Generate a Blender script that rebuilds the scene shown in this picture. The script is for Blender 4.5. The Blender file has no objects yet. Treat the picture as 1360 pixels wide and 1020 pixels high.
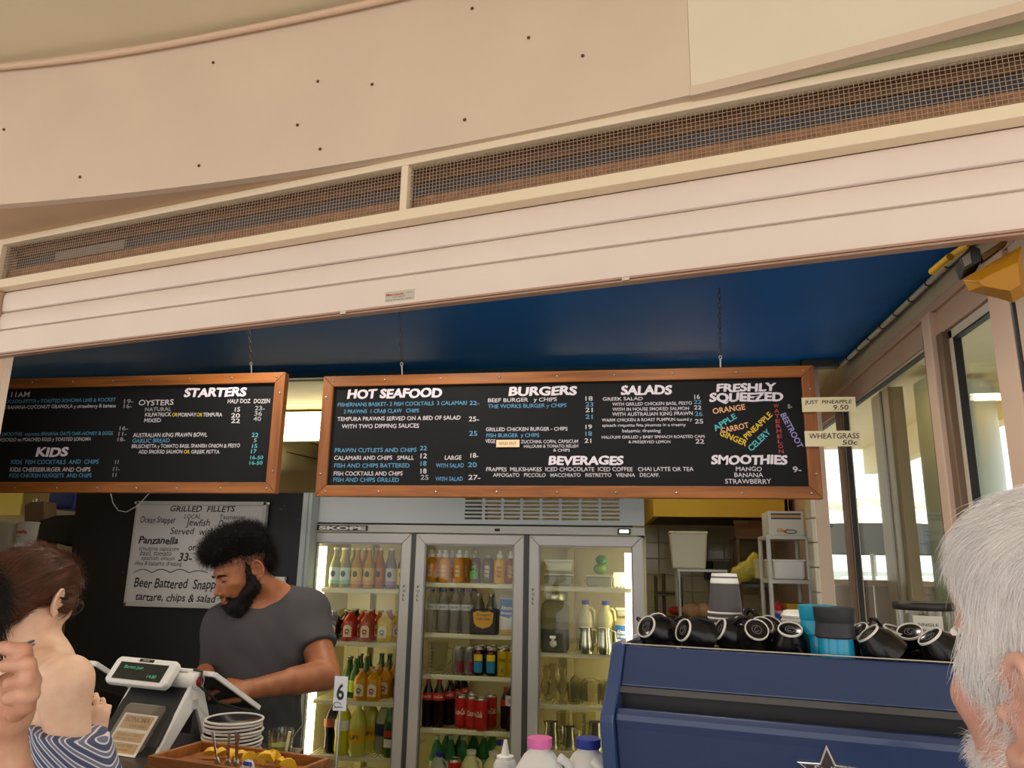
import bpy, bmesh, math, random
import numpy as np
from mathutils import Vector, Matrix, Euler, noise as mnoise
random.seed(7); np.random.seed(7)
SC=bpy.context.scene; COL=SC.collection; PI=math.pi

# ---------------------------------------------------------------- camera
FPX=1000.0; CX,CY=680.0,510.0; EYE=np.array([0,0,1.65])
def nz(v): v=np.array(v,float); return v/np.linalg.norm(v)
_U=nz([(760-680)/FPX,(510+3750)/FPX,-1]); _X=nz([5.98,.097,1]); _X=nz(_X-_U*_X.dot(_U)); _Y=np.cross(_U,_X)
CM=np.array([_X,_Y,_U])
cd=bpy.data.cameras.new('camera'); cam=bpy.data.objects.new('camera',cd); COL.objects.link(cam)
cd.sensor_width=36; cd.lens=36*FPX/1360; cd.clip_start=.02; cd.clip_end=200
cam.matrix_world=Matrix.Translation(EYE.tolist())@Matrix(CM.tolist()).to_4x4()
SC.camera=cam
# ---------------------------------------------------------------- world, sun, exposure
def lin(c):
    if isinstance(c,str): c=[int(c[i:i+2],16)/255 for i in (0,2,4)]
    return tuple(((x/12.92) if x<=.04045 else ((x+.055)/1.055)**2.4) for x in c)
W=bpy.data.worlds.new('sky'); SC.world=W; W.use_nodes=True
bg=W.node_tree.nodes['Background']; bg.inputs[0].default_value=(1.0,.97,.94,1); bg.inputs[1].default_value=2.0
sd=bpy.data.lights.new('sun','SUN'); sd.energy=5.0; sd.angle=.01; sd.color=(1,.94,.84)
so=bpy.data.objects.new('sun',sd); COL.objects.link(so); so.rotation_euler=Vector((-.55,-.35,-1)).to_track_quat('-Z','Y').to_euler()
SC.view_settings.view_transform='Standard'; SC.view_settings.look='None'; SC.view_settings.gamma=1
SC.view_settings.exposure=0.06; SC.view_settings.use_curve_mapping=False
SC.cycles.max_bounces=8; SC.cycles.transparent_max_bounces=24; SC.cycles.caustics_reflective=False; SC.cycles.caustics_refractive=False
SC.cycles.sample_clamp_indirect=4.0

# ---------------------------------------------------------------- placing things in space
AF=math.radians(-12.2); FX=np.array([math.cos(AF),math.sin(AF),0]); FN=np.array([-FX[1],FX[0],0])
def ray(x,y): return CM@np.array([(x-CX)/FPX,(CY-y)/FPX,-1])
def onY(x,y,Y): d=ray(x,y); return EYE+d*(Y/d[1])
def onX(x,y,X): d=ray(x,y); return EYE+d*(X/d[0])
def onZ(x,y,Z): d=ray(x,y); return EYE+d*((Z-EYE[2])/d[2])
def onF(x,y,t): d=ray(x,y); return EYE+d*(t/d.dot(FN))
def FC(p): return np.array([p.dot(FX),p.dot(FN),p[2]])       # world -> shopfront frame (s,t,z)
def onFc(x,y,t): return FC(onF(x,y,t))
def W3(s,t,z): return FX*s+FN*t+np.array([0,0,z])
def PD(x,y,d):                                               # point at depth d along the view
    return EYE+ray(x,y)*d

# ---------------------------------------------------------------- materials
MATS={}
def mat(name,col,rough=.5,metal=0,bump=0,bscale=60,var=0,vscale=6,emit=None,estr=0,trans=0,ior=1.45,sss=0,coat=0,alpha=1,spec=.5,stretch=None,dirt=None):
    if name in MATS: return MATS[name]
    m=bpy.data.materials.new(name); m.use_nodes=True; MATS[name]=m
    nt=m.node_tree; b=nt.nodes['Principled BSDF']; L=nt.links.new
    c=lin(col) if isinstance(col,str) else col
    b.inputs['Base Color'].default_value=(*c,1); b.inputs['Roughness'].default_value=rough; b.inputs['Metallic'].default_value=metal
    b.inputs['Transmission Weight'].default_value=trans; b.inputs['IOR'].default_value=ior
    b.inputs['Coat Weight'].default_value=coat; b.inputs['Alpha'].default_value=alpha; b.inputs['Specular IOR Level'].default_value=spec
    if sss: b.inputs['Subsurface Weight'].default_value=sss; b.inputs['Subsurface Scale'].default_value=.02; b.inputs['Subsurface Radius'].default_value=(1,.35,.2)
    if emit: b.inputs['Emission Color'].default_value=(*lin(emit),1); b.inputs['Emission Strength'].default_value=estr
    if var or bump:
        tc=nt.nodes.new('ShaderNodeTexCoord'); src=tc.outputs['Object']
        if stretch:
            mp=nt.nodes.new('ShaderNodeMapping'); mp.inputs['Scale'].default_value=stretch; L(src,mp.inputs[0]); src=mp.outputs[0]
    if var:
        n=nt.nodes.new('ShaderNodeTexNoise'); n.inputs['Scale'].default_value=vscale; n.inputs['Detail'].default_value=6; L(src,n.inputs['Vector'])
        mx=nt.nodes.new('ShaderNodeMix'); mx.data_type='RGBA'
        rp=nt.nodes.new('ShaderNodeMapRange'); rp.inputs[1].default_value=.3; rp.inputs[2].default_value=.7; L(n.outputs[0],rp.inputs[0]); L(rp.outputs[0],mx.inputs[0])
        d=lin(dirt) if dirt else tuple(x*(1-var) for x in c)
        mx.inputs[6].default_value=(*d,1); mx.inputs[7].default_value=(*(min(1,x*(1+var*.4)) for x in c),1); L(mx.outputs[2],b.inputs['Base Color'])
    if bump:
        n=nt.nodes.new('ShaderNodeTexNoise'); n.inputs['Scale'].default_value=bscale; n.inputs['Detail'].default_value=4; L(src,n.inputs['Vector'])
        bp=nt.nodes.new('ShaderNodeBump'); bp.inputs['Strength'].default_value=bump; bp.inputs['Distance'].default_value=.004; L(n.outputs[0],bp.inputs['Height']); L(bp.outputs[0],b.inputs['Normal'])
    return m
def thin_glass(name,tint=(1,1,1),refl=.06,rough=0.0,mxr=.6):
    if name in MATS: return MATS[name]
    m=bpy.data.materials.new(name); m.use_nodes=True; MATS[name]=m; nt=m.node_tree; nt.nodes.clear(); L=nt.links.new
    o=nt.nodes.new('ShaderNodeOutputMaterial'); t=nt.nodes.new('ShaderNodeBsdfTransparent'); g=nt.nodes.new('ShaderNodeBsdfGlossy')
    t.inputs[0].default_value=(*tint,1); g.inputs['Roughness'].default_value=rough
    lw=nt.nodes.new('ShaderNodeLayerWeight'); lw.inputs[0].default_value=.25
    mr=nt.nodes.new('ShaderNodeMapRange'); mr.inputs[3].default_value=refl; mr.inputs[4].default_value=min(1,refl+(.4 if refl<.03 else mxr))
    mx=nt.nodes.new('ShaderNodeMixShader'); L(lw.outputs['Fresnel'],mr.inputs[0]); L(mr.outputs[0],mx.inputs[0]); L(t.outputs[0],mx.inputs[1]); L(g.outputs[0],mx.inputs[2]); L(mx.outputs[0],o.inputs[0])
    return m
def wood(name,a,b,scale=3,rough=.45,axis=(12,1,12)):
    if name in MATS: return MATS[name]
    m=bpy.data.materials.new(name); m.use_nodes=True; MATS[name]=m; nt=m.node_tree; L=nt.links.new; p=nt.nodes['Principled BSDF']
    tc=nt.nodes.new('ShaderNodeTexCoord'); mp=nt.nodes.new('ShaderNodeMapping'); mp.inputs['Scale'].default_value=axis; L(tc.outputs['Object'],mp.inputs[0])
    n=nt.nodes.new('ShaderNodeTexNoise'); n.inputs['Scale'].default_value=scale; n.inputs['Detail'].default_value=8; n.inputs['Distortion'].default_value=1.2; L(mp.outputs[0],n.inputs['Vector'])
    r=nt.nodes.new('ShaderNodeValToRGB'); r.color_ramp.elements[0].position=.35; r.color_ramp.elements[1].position=.65
    r.color_ramp.elements[0].color=(*lin(a),1); r.color_ramp.elements[1].color=(*lin(b),1); L(n.outputs[0],r.inputs[0]); L(r.outputs[0],p.inputs['Base Color']); p.inputs['Roughness'].default_value=rough
    bp=nt.nodes.new('ShaderNodeBump'); bp.inputs['Strength'].default_value=.15; bp.inputs['Distance'].default_value=.002; L(n.outputs[0],bp.inputs['Height']); L(bp.outputs[0],p.inputs['Normal'])
    return m

# ---------------------------------------------------------------- mesh builder
def R3(rx=0,ry=0,rz=0): return np.array(Euler((rx,ry,rz)).to_matrix())
class MB:
    def __init__(s): s.v=[];s.f=[];s.n=0
    def add(s,v,f):
        v=np.asarray(v,float).reshape(-1,3); s.v.append(v); s.f+= [tuple(i+s.n for i in q) for q in f]; s.n+=len(v); return s
    def box(s,c,d,rot=None,taper=1):
        x,y,z=[q/2 for q in d]; v=np.array([[-x,-y,-z],[x,-y,-z],[x,y,-z],[-x,y,-z],[-x*taper,-y*taper,z],[x*taper,-y*taper,z],[x*taper,y*taper,z],[-x*taper,y*taper,z]])
        if rot is not None: v=v@np.asarray(rot).T
        return s.add(v+np.array(c),[(0,3,2,1),(4,5,6,7),(0,1,5,4),(1,2,6,5),(2,3,7,6),(3,0,4,7)])
    def bb(s,a,b):
        a=np.array(a,float);b=np.array(b,float); return s.box((a+b)/2,np.abs(b-a))
    def quad(s,a,b,c,d): return s.add([a,b,c,d],[(0,1,2,3)])
    def prism(s,poly,axis_vec,o=(0,0,0)):                  # poly: list of 3d points, extruded by axis_vec
        p=np.array(poly,float)+np.array(o); n=len(p); q=p+np.array(axis_vec)
        f=[tuple(range(n))[::-1],tuple(range(n,2*n))]+[(i,(i+1)%n,(i+1)%n+n,i+n) for i in range(n)]
        return s.add(np.r_[p,q],f)
    def lathe(s,prof,seg=20,o=(0,0,0),rot=None,sx=1,sy=1,cap=True):
        a=np.linspace(0,2*PI,seg,endpoint=False); v=[]
        for r,z in prof: v+= [[r*math.cos(t)*sx,r*math.sin(t)*sy,z] for t in a]
        v=np.array(v); f=[]
        for i in range(len(prof)-1):
            for j in range(seg): k=(j+1)%seg; f.append((i*seg+j,i*seg+k,(i+1)*seg+k,(i+1)*seg+j))
        if cap:
            if prof[0][0]>1e-6: f.append(tuple(range(seg))[::-1])
            if prof[-1][0]>1e-6: f.append(tuple(range((len(prof)-1)*seg,len(prof)*seg)))
        if rot is not None: v=v@np.asarray(rot).T
        return s.add(v+np.array(o),f)
    def tube(s,path,r,seg=8,closed=False,cap=True):
        P=np.array(path,float); n=len(P); rr=np.ones(n)*r if np.isscalar(r) else np.array(r,float)
        T=np.gradient(P,axis=0) if not closed else (np.roll(P,-1,0)-np.roll(P,1,0))
        up=np.array([0,0,1.]) if abs(nz(T[0])[2])<.9 else np.array([1.,0,0])
        A=nz(np.cross(T[0],up)); v=[]
        for i in range(n):
            t=nz(T[i]); A=nz(A-t*A.dot(t)); B=np.cross(t,A)
            for j in range(seg): a=2*PI*j/seg; v.append(P[i]+rr[i]*(math.cos(a)*A+math.sin(a)*B))
        f=[]
        for i in range(n if closed else n-1):
            for j in range(seg): k=(j+1)%seg; i2=(i+1)%n; f.append((i*seg+j,i*seg+k,i2*seg+k,i2*seg+j))
        if cap and not closed: f+= [tuple(range(seg))[::-1],tuple(range((n-1)*seg,n*seg))]
        return s.add(v,f)
    def cyl(s,a,b,r,seg=12,r2=None): return s.tube([a,b],[r,r if r2 is None else r2],seg)
    def ball(s,c,r,seg=14,rot=None):
        r=np.ones(3)*r; n=seg//2; v=[];f=[]
        prof=[(math.sin(PI*i/n),-math.cos(PI*i/n)) for i in range(n+1)]; prof[0]=(1e-4,-1); prof[-1]=(1e-4,1)
        a=np.linspace(0,2*PI,seg,endpoint=False)
        v=np.array([[q*math.cos(t),q*math.sin(t),z] for q,z in prof for t in a])*r
        if rot is not None: v=v@np.asarray(rot).T
        for i in range(n):
            for j in range(seg): k=(j+1)%seg; f.append((i*seg+j,i*seg+k,(i+1)*seg+k,(i+1)*seg+j))
        return s.add(v+np.array(c),f)
    def build(s,name,m=None,parent=None,smooth=None,bevel=0,kind=None,loc=None,seg=2):
        me=bpy.data.meshes.new(name); V=np.concatenate(s.v) if s.v else np.zeros((0,3)); me.from_pydata(V.tolist(),[],s.f)
        if m is not None: me.materials.append(m)
        if smooth is not None:
            me.shade_smooth()
            if smooth<180: me.set_sharp_from_angle(angle=math.radians(smooth))
        o=bpy.data.objects.new(name,me); COL.objects.link(o)
        if parent is not None: o.parent=parent
        if loc is not None: o.location=loc
        if bevel:
            b=o.modifiers.new('bevel','BEVEL'); b.width=bevel; b.segments=seg; b.limit_method='ANGLE'; b.angle_limit=math.radians(40)
        if kind: o['kind']=kind
        return o
def tag(o,label=None,cat=None,group=None,kind=None):
    if label: o['label']=label
    if cat: o['category']=cat
    if group: o['group']=group
    if kind: o['kind']=kind
    return o
def thing(name,label,cat,loc=(0,0,0),rz=0,group=None,rot=None):
    o=bpy.data.objects.new(name,None); COL.objects.link(o); o.empty_display_size=.05
    o.location=tuple(loc); o.rotation_euler=rot if rot is not None else (0,0,rz); return tag(o,label,cat,group)
def struct(mb,name,m,parent=None,**k):
    o=mb.build(name,m,parent,**k)
    if parent is None: o['kind']='structure'
    return o
KIDS={}
def dup(root,loc=None,rz=None,label=None,group=None,rot=None):
    r=root.copy(); COL.objects.link(r)
    if loc is not None: r.location=tuple(loc)
    if rz is not None: r.rotation_euler=(0,0,rz)
    if rot is not None: r.rotation_euler=rot
    if label: r['label']=label
    if group: r['group']=group
    for ch in kids(root):
        c=ch.copy(); COL.objects.link(c); c.parent=r
        for g in kids(ch):
            d=g.copy(); COL.objects.link(d); d.parent=c
    return r
def kids(o):
    if o.name not in KIDS: KIDS[o.name]=[c for c in COL.objects if c.parent==o]
    return KIDS[o.name]

# ---------------------------------------------------------------- lettering
def text_mesh(body,bold=0.0,space=1.0,shear=0.0):
    c=bpy.data.curves.new('t','FONT'); c.body=body; c.size=1; c.offset=bold; c.space_character=space; c.shear=shear; c.resolution_u=3; c.fill_mode='FRONT'
    o=bpy.data.objects.new('t',c); COL.objects.link(o)
    dg=bpy.context.evaluated_depsgraph_get(); e=o.evaluated_get(dg); me=e.to_mesh()
    V=np.array([v.co[:] for v in me.vertices]).reshape(-1,3); F=[tuple(p.vertices) for p in me.polygons]
    e.to_mesh_clear(); bpy.data.objects.remove(o); bpy.data.curves.remove(c)
    return V,F
_TC={}
def glyphs(body,bold,space,shear):
    k=(body,bold,space,shear)
    if k not in _TC:
        V,F=text_mesh(body,bold,space,shear)
        caps=.73
        V0,_=text_mesh(body,0,space,shear) if bold else (V,F); x0,x1=V0[:,0].min()-bold,V0[:,0].max()+bold
        V=np.stack([np.clip(V[:,0],x0-.01,x1+.01),np.clip(V[:,1],V0[:,1].min()-bold-.01,V0[:,1].max()+bold+.01),V[:,2]],1)
        U=np.stack([(V[:,0]-x0)/(x1-x0),V[:,1]/caps],1); _TC[k]=(U,F)
    return _TC[k]
def put_text(mb,body,O,ux,uy,w,h,bold=0,shear=0,wob=0,space=1.0,dark=None):
    """letters of cap height h spread over width w; O = left end of the baseline"""
    U,F=glyphs(body,bold,space,shear); O=np.array(O,float)
    w_y=wob*h*np.sin(U[:,0]*w/h*2.3) if wob else 0
    P=O+np.outer(U[:,0]*w,ux)+np.outer(U[:,1]*h+w_y,uy); mb.add(P,F)
def curved_text(mb,body,r,z,ang0,ang1,h,bold=0,shear=0):
    U,F=glyphs(body,bold,1.0,shear); a=ang0+(ang1-ang0)*U[:,0]
    mb.add(np.stack([r*np.cos(a),r*np.sin(a),z+U[:,1]*h],1),F)
def patch(mb,r,z0,z1,a0,a1,n=8):                              # label wrapped on a cylinder
    A=np.linspace(a0,a1,n+1); v=[[r*math.cos(a),r*math.sin(a),z] for z in (z0,z1) for a in A]
    mb.add(v,[(i,i+1,n+2+i,n+1+i) for i in range(n)])

# ---------------------------------------------------------------- organic forms: signed distance + surface nets
class S:
    """smooth union / cut of rounded forms, evaluated block by block on a grid"""
    def __init__(s): s.ops=[]
    def ell(s,c,r,k=.02,R=None,cut=False): s.ops.append(('e',np.array(c,float),np.ones(3)*r,k,R,cut)); return s
    def cone(s,a,b,r1,r2,k=.02,cut=False): s.ops.append(('c',np.array(a,float),np.array(b,float),r1,r2,k,cut)); return s
    def plane(s,p,n,c,R,k=.006): s.ops.append(('p',np.array(p,float),nz(n),np.array(c,float),R,k)); return s   # remove what lies beyond, within R of c
    def grow(s,e):
        o=S()
        for q in s.ops:
            q=list(q)
            if q[0]=='e': q[2]=q[2]+(e if not q[5] else 0)
            if q[0]=='c' and not q[6]: q[3]+=e; q[4]+=e
            o.ops.append(tuple(q))
        return o
    def grid(s,X,Y,Z):
        D=np.full((len(X),len(Y),len(Z)),1.0); AX=(X,Y,Z)
        for o in s.ops:
            if o[0]=='e': R=o[2].max() if o[4] is not None else o[2]; lo,hi=o[1]-R,o[1]+R; k=o[3]; cut=o[5]
            elif o[0]=='c': r=max(o[3],o[4]); lo=np.minimum(o[1],o[2])-r; hi=np.maximum(o[1],o[2])+r; k=o[5]; cut=o[6]
            else: lo,hi=o[3]-o[4],o[3]+o[4]; k=o[5]; cut=True
            mg=(0 if o[0]=='p' else k+.03); sl=tuple(slice(np.searchsorted(A,lo[i]-mg),np.searchsorted(A,hi[i]+mg)) for i,A in enumerate(AX))
            if any(q.stop<=q.start for q in sl): continue
            P=np.stack(np.meshgrid(X[sl[0]],Y[sl[1]],Z[sl[2]],indexing='ij'),-1)
            if o[0]=='e':
                q=P-o[1]
                if o[4] is not None: q=q@o[4]
                r=o[2]; k0=np.sqrt(((q/r)**2).sum(-1)); k1=np.sqrt(((q/(r*r))**2).sum(-1))+1e-9; d=k0*(k0-1)/k1
            elif o[0]=='c':
                a,b,r1,r2=o[1:5]; ab=b-a; q=P-a; h=np.clip((q@ab)/(ab@ab),0,1); d=np.sqrt(((q-h[...,None]*ab)**2).sum(-1))-(r1+(r2-r1)*h)
            else:
                d=-((P-o[1])@o[2]); w=((P-o[3])**2).sum(-1)>o[4]**2; d=np.where(w,1.0,d)
            B=D[sl]
            if cut:
                d=-d; hh=np.clip(.5+.5*(d-B)/k,0,1); D[sl]=B*(1-hh)+d*hh+k*hh*(1-hh)
            else:
                hh=np.clip(.5+.5*(d-B)/k,0,1); hh=1-hh; D[sl]=d*hh+B*(1-hh)-k*hh*(1-hh)
        return D
def nets(D,X,Y,Z):
    """surface nets on a (non-uniform) grid of distances"""
    nx,ny,nzz=D.shape; ins=D<0; c=np.zeros((nx-1,ny-1,nzz-1),np.int8)
    sl=lambda a,i,j,k:a[i:nx-1+i,j:ny-1+j,k:nzz-1+k]
    for i in (0,1):
        for j in (0,1):
            for k in (0,1): c+=sl(ins,i,j,k)
    I0=np.argwhere((c>0)&(c<8)); idx=-np.ones(c.shape,int); idx[I0[:,0],I0[:,1],I0[:,2]]=np.arange(len(I0))
    acc=np.zeros((len(I0),3)); cnt=np.zeros(len(I0)); AX=(X,Y,Z)
    E=[((i,j,k),(i+a,j+b,k+d)) for i in(0,1) for j in(0,1) for k in(0,1) for a,b,d in((1,0,0),(0,1,0),(0,0,1)) if i+a<2 and j+b<2 and k+d<2]
    for p,q in E:
        A=I0+p; B=I0+q; d0=D[A[:,0],A[:,1],A[:,2]]; d1=D[B[:,0],B[:,1],B[:,2]]; m=(d0<0)!=(d1<0); t=(d0/(d0-d1+1e-15))[m]
        for ax in range(3): acc[m,ax]+=AX[ax][A[m,ax]]*(1-t)+AX[ax][B[m,ax]]*t
        cnt[m]+=1
    V=acc/np.maximum(cnt,1)[:,None]; F=[]
    for ax in range(3):
        s0=[slice(1,-1)]*3; s0[ax]=slice(0,-1); s1=list(s0); s1[ax]=slice(1,None)
        A=ins[tuple(s0)]; B=ins[tuple(s1)]; ch=A!=B; I=np.argwhere(ch)+1; I[:,ax]-=1
        fl=A[ch]; u,w=[(1,2),(2,0),(0,1)][ax]
        def at(du,dw):
            J=I.copy(); J[:,u]-=du; J[:,w]-=dw; return idx[J[:,0],J[:,1],J[:,2]]
        Q=np.stack([at(1,1),at(0,1),at(0,0),at(1,0)],1); Q[~fl]=Q[~fl][:,::-1]; F.append(Q)
    return V,np.concatenate(F)
def mesh_obj(name,V,F,mats,parent=None,midx=None,smooth=True,kind=None):
    me=bpy.data.meshes.new(name); me.from_pydata(V.tolist(),[],F.tolist() if hasattr(F,'tolist') else F)
    for m in (mats if isinstance(mats,list) else [mats]): me.materials.append(m)
    if midx is not None: me.polygons.foreach_set('material_index',np.asarray(midx,dtype=np.int32))
    if smooth: me.shade_smooth()
    o=bpy.data.objects.new(name,me); COL.objects.link(o)
    if parent is not None: o.parent=parent
    if kind: o['kind']=kind
    return o
def grid(a,b,h): return np.arange(a,b+h,h)
def mgrid(*segs):                                           # (a,b,h) pieces joined
    out=[]
    for a,b,h in segs: out+=list(np.linspace(a,b,max(2,int(round((b-a)/h))+1)))[(1 if out else 0):]
    return np.array(out)
def sm(V,F,it=2):
    """light laplacian smoothing of quad faces"""
    e=np.concatenate([F[:,[0,1]],F[:,[1,2]],F[:,[2,3]],F[:,[3,0]]])
    for _ in range(it):
        A=np.zeros_like(V); n=np.zeros(len(V)); np.add.at(A,e[:,0],V[e[:,1]]); np.add.at(A,e[:,1],V[e[:,0]]); np.add.at(n,e[:,0],1); np.add.at(n,e[:,1],1)
        V=V*.5+.5*A/np.maximum(n,1)[:,None]
    return V
def strands(roots,dirs,length,r,steps=5,grav=(0,0,0),curl=0,freq=3,jit=.2,rng=None):
    """thin tapering three-sided hairs"""
    rng=rng or np.random.RandomState(3); n=len(roots); L=length if hasattr(length,'__len__') else np.full(n,length)
    L=np.asarray(L)*(1+rng.uniform(-.35,.2,n)); d=dirs+rng.normal(0,jit,(n,3)); d/=np.linalg.norm(d,axis=1)[:,None]
    P=[roots.copy()]; g=np.array(grav); ph=rng.uniform(0,6.28,n); a=np.cross(d,rng.normal(0,1,(n,3))); a/=np.linalg.norm(a,axis=1)[:,None]; b=np.cross(d,a)
    for i in range(1,steps+1):
        d=d+(g if g.ndim==2 else g[None])/steps; d/=np.linalg.norm(d,axis=1)[:,None]
        p=P[-1]+d*(L/steps)[:,None]
        if curl: t=ph+freq*i; p=p+curl*(np.cos(t)[:,None]*a+np.sin(t)[:,None]*b)
        P.append(p)
    V=np.zeros((n,steps+1,3,3)); rr=r*(1-np.linspace(0,.8,steps+1))
    for i in range(steps+1):
        for j in range(3): t=j*2.0944; V[:,i,j]=P[i]+rr[i]*(math.cos(t)*a+math.sin(t)*b)
    F=[]; base=np.arange(n)*(steps+1)*3
    for i in range(steps):
        for j in range(3): k=(j+1)%3; F.append(np.stack([base+i*3+j,base+i*3+k,base+i*3+3+k,base+i*3+3+j],1))
    return V.reshape(-1,3),np.concatenate(F)
# ================================================================ THE SETTING
PINK=mat('fascia_paint','dcc6b1',.6,bump=.25,bscale=9,var=.05,vscale=2.2)
CREAMP=mat('fascia_paint_light','e6d8c2',.6,bump=.3,bscale=12,var=.05,vscale=2)
CANOPY=mat('canopy_paint','e8dabd',.65,bump=.2,bscale=8,var=.05,vscale=1.5)
SOFF=mat('soffit_paint','cfae90',.65,bump=.2,bscale=8,var=.05)
SOFG=mat('soffit_paint_green','b4b290',.6,bump=.2,bscale=8,var=.12,vscale=2)
RAIL=mat('rail_paint','ecd9bd',.45,bump=.15,bscale=30)
SLAT=mat('shutter_paint','e6d5c9',.42,bump=.08,bscale=20,var=.04,vscale=3)
BLUE=mat('ceiling_blue','0b62b6',.5,bump=.05,bscale=6,var=.12,vscale=2,spec=.14)
CREAM=mat('kitchen_cream','d8c89a',.5,var=.05)
YEL=mat('kitchen_yellow','dcb02c',.5,var=.05)
PINKF=mat('window_frame_paint','c9a891',.45,bump=.1,bscale=20,var=.06)
WALLB=mat('side_wall_paint','c9bda4',.6,bump=.1,bscale=15,var=.05)
BROWN=mat('brown_aluminium','7c6552',.4,metal=.3)
BLK=mat('black_paint','1c1b1b',.55,bump=.05,bscale=40,var=.2,vscale=3)
STEEL=mat('brushed_steel','b9b6ad',.28,metal=1,bump=.05,bscale=120,stretch=(1,20,1))
WHITE=mat('white_plastic','e8e6e0',.35)
DARK=mat('dark_hole','15130f',.7)

# ground outside, paving seen only in reflections and in bounce light
g=MB(); g.bb((-14,-14,-.12),(14,14,0)); struct(g,'floor',mat('paving','b0aca6',.8,var=.15,vscale=3,bump=.1))

# curved fascia (concave in plan) and the canopy ceiling before it
RC=np.array([-2.573,-8.469]); RR=10.79
def arc(r,a): return np.array([RC[0]+r*math.cos(a),RC[1]+r*math.sin(a)])
def arc_strip(r0,r1,z0,z1,a0,a1,n=60):
    m=MB(); A=np.linspace(a0,a1,n+1); v=[]
    for a in A:
        p,q=arc(r0,a),arc(r1,a); v+=[[*p,z0],[*q,z0],[*q,z1],[*p,z1]]
    f=[(0,1,2,3),tuple(4*n+i for i in (3,2,1,0))]
    for i in range(n):
        for j in range(4): k=(j+1)%4; f.append((4*i+j,4*i+4+j,4*i+4+k,4*i+k))
    m.add(v,f); return m
def ang_of(p): return math.atan2(p[1]-RC[1],p[0]-RC[0])
ASPLIT=ang_of(onZ(919,130,2.96)); AL=ang_of(np.array([-6.6,1.0])); AR=ang_of(np.array([4.2,0]))
struct(arc_strip(RR,RR+.035,2.96,3.60,ASPLIT,AL),'wall_front',PINK,smooth=30)
struct(arc_strip(RR,RR+.035,2.96,3.60,AR,ASPLIT-.0001),'wall_front',CREAMP,smooth=30)
# lips and painted-over pipe
struct(arc_strip(RR-.004,RR+.03,2.955,2.985,AR,ASPLIT),'trim_1',mat('fascia_edge','d8c2ab',.6,bump=.4,bscale=25),smooth=30)
m=MB(); m.tube([[*arc(RR-.02,a),3.565+.004*math.sin(a*40)] for a in np.linspace(AL,AR,90)],.013,8); struct(m,'trim_2',mat('pipe_paint','dcbda3',.55,bump=.3,bscale=20),smooth=60)
# canopy ceiling
m=MB(); A=np.linspace(AL,AR,50); top=[[*arc(RR+.03,a),3.60] for a in A]; P=[[x,y,z] for x,y,z in top]+[[4.4,-3.2,3.60],[-6.8,-3.2,3.60]]
m.prism(P,(0,0,.25)); struct(m,'ceiling',CANOPY)
# soffit between the fascia and the shopfront
def soffit(a0,a1,name,mt):
    m=MB(); A=np.linspace(a0,a1,30); P=[[*arc(RR+.005,a),2.962] for a in A]
    Q=[]
    for p in P: s=np.array(p).dot(FX); Q.append(list(W3(s,max(2.03,np.array(p).dot(FN)+.02),2.962)))
    for i in range(29): m.prism([P[i],P[i+1],Q[i+1],Q[i]],(0,0,.03))
    struct(m,name,mt)
soffit(AL,ASPLIT,'ceiling',SOFF); soffit(ASPLIT,AR,'ceiling',SOFG)
# screw heads and chips on the fascia
scr=MB()
for x,y in [(283,83),(313,11),(627,11),(422,108),(264,220),(425,198),(617,159),(106,235),(774,74),(702,50),(494,112),(395,166),(5,172)]:
    d=ray(x,y); 
    # ray against the fascia circle
    o=EYE[:2]-RC; a_=d[:2]@d[:2]; b_=2*o@d[:2]; c_=o@o-(RR-.002)**2; t=(-b_+math.sqrt(b_*b_-4*a_*c_))/(2*a_); p=EYE+d*t
    scr.ball(p,(.006,.004,.006),8)
scr.build('screw_head',mat('rust','5a3a28',.7),None,kind='structure',smooth=60)

# ---- shopfront, its own axes: s along, t away, z up
SF=MB(); 
def fbox(m,s0,s1,t0,t1,z0,z1):
    m.box(W3((s0+s1)/2,(t0+t1)/2,(z0+z1)/2),(s1-s0,t1-t0,z1-z0),R3(0,0,AF)); return m
S0,S1=-3.16,.79
vent=thing('ventilation_grille','long cream framed wire mesh vent above the roller shutter','vent',W3(0,2.0,2.73),AF)
def vb(s0,s1,t0,t1,z0,z1,name,mt,**k): return MB().bb((s0,t0,z0),(s1,t1,z1)).build(name,mt,vent,**k)
vb(S0-1.4,S1,-.012,.03,.205,.232,'top_rail',RAIL,bevel=.003)
vb(S0-1.4,S1,-.022,.03,0,.038,'bottom_rail',RAIL,bevel=.003)
sm_=onFc(538,255,2.0)[0]
vb(sm_-.013,sm_+.013,-.010,.03,.038,.205,'upright',RAIL,bevel=.002)
vb(S0-.055,S0-.02,-.010,.03,.038,.205,'upright',RAIL,bevel=.002)
def mesh_panel(s0,s1):
    m=MB(); P=.0128; r=.0007
    for i in range(int((s1-s0)/P)): 
        s=s0+(i+.5)*P; m.box((s,.012,.1215),(2*r,2*r,.168))
    for j in range(13): z=.045+j*P; m.box(((s0+s1)/2,.0105,z),(s1-s0,2*r,2*r))
    return m.build('wire_mesh',mat('galvanised_wire','b89f86',.5,metal=.3),vent,kind='stuff')
mesh_panel(S0-.02,sm_-.013); mesh_panel(sm_+.013,S1)
REC=mat('rough_brown_lining','a67c5e',.9,bump=1,bscale=45,var=.35,vscale=40)
m=MB(); fbox(m,S0-.05,S1,2.04,2.055,2.73,2.838); struct(m,'trim_3',REC)
m=MB(); fbox(m,S0-.05,S1,2.075,2.089,2.912,2.945); struct(m,'trim_3',mat('upper_brown_lining','7d5c44',.9,bump=1,bscale=45,var=.3,vscale=40))
m=MB(); fbox(m,S0-1.4,S1,2.09,2.11,2.56,3.0); struct(m,'wall_vent_back',mat('slate_grey','4b4f57',.8,var=.3,vscale=5))
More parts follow.
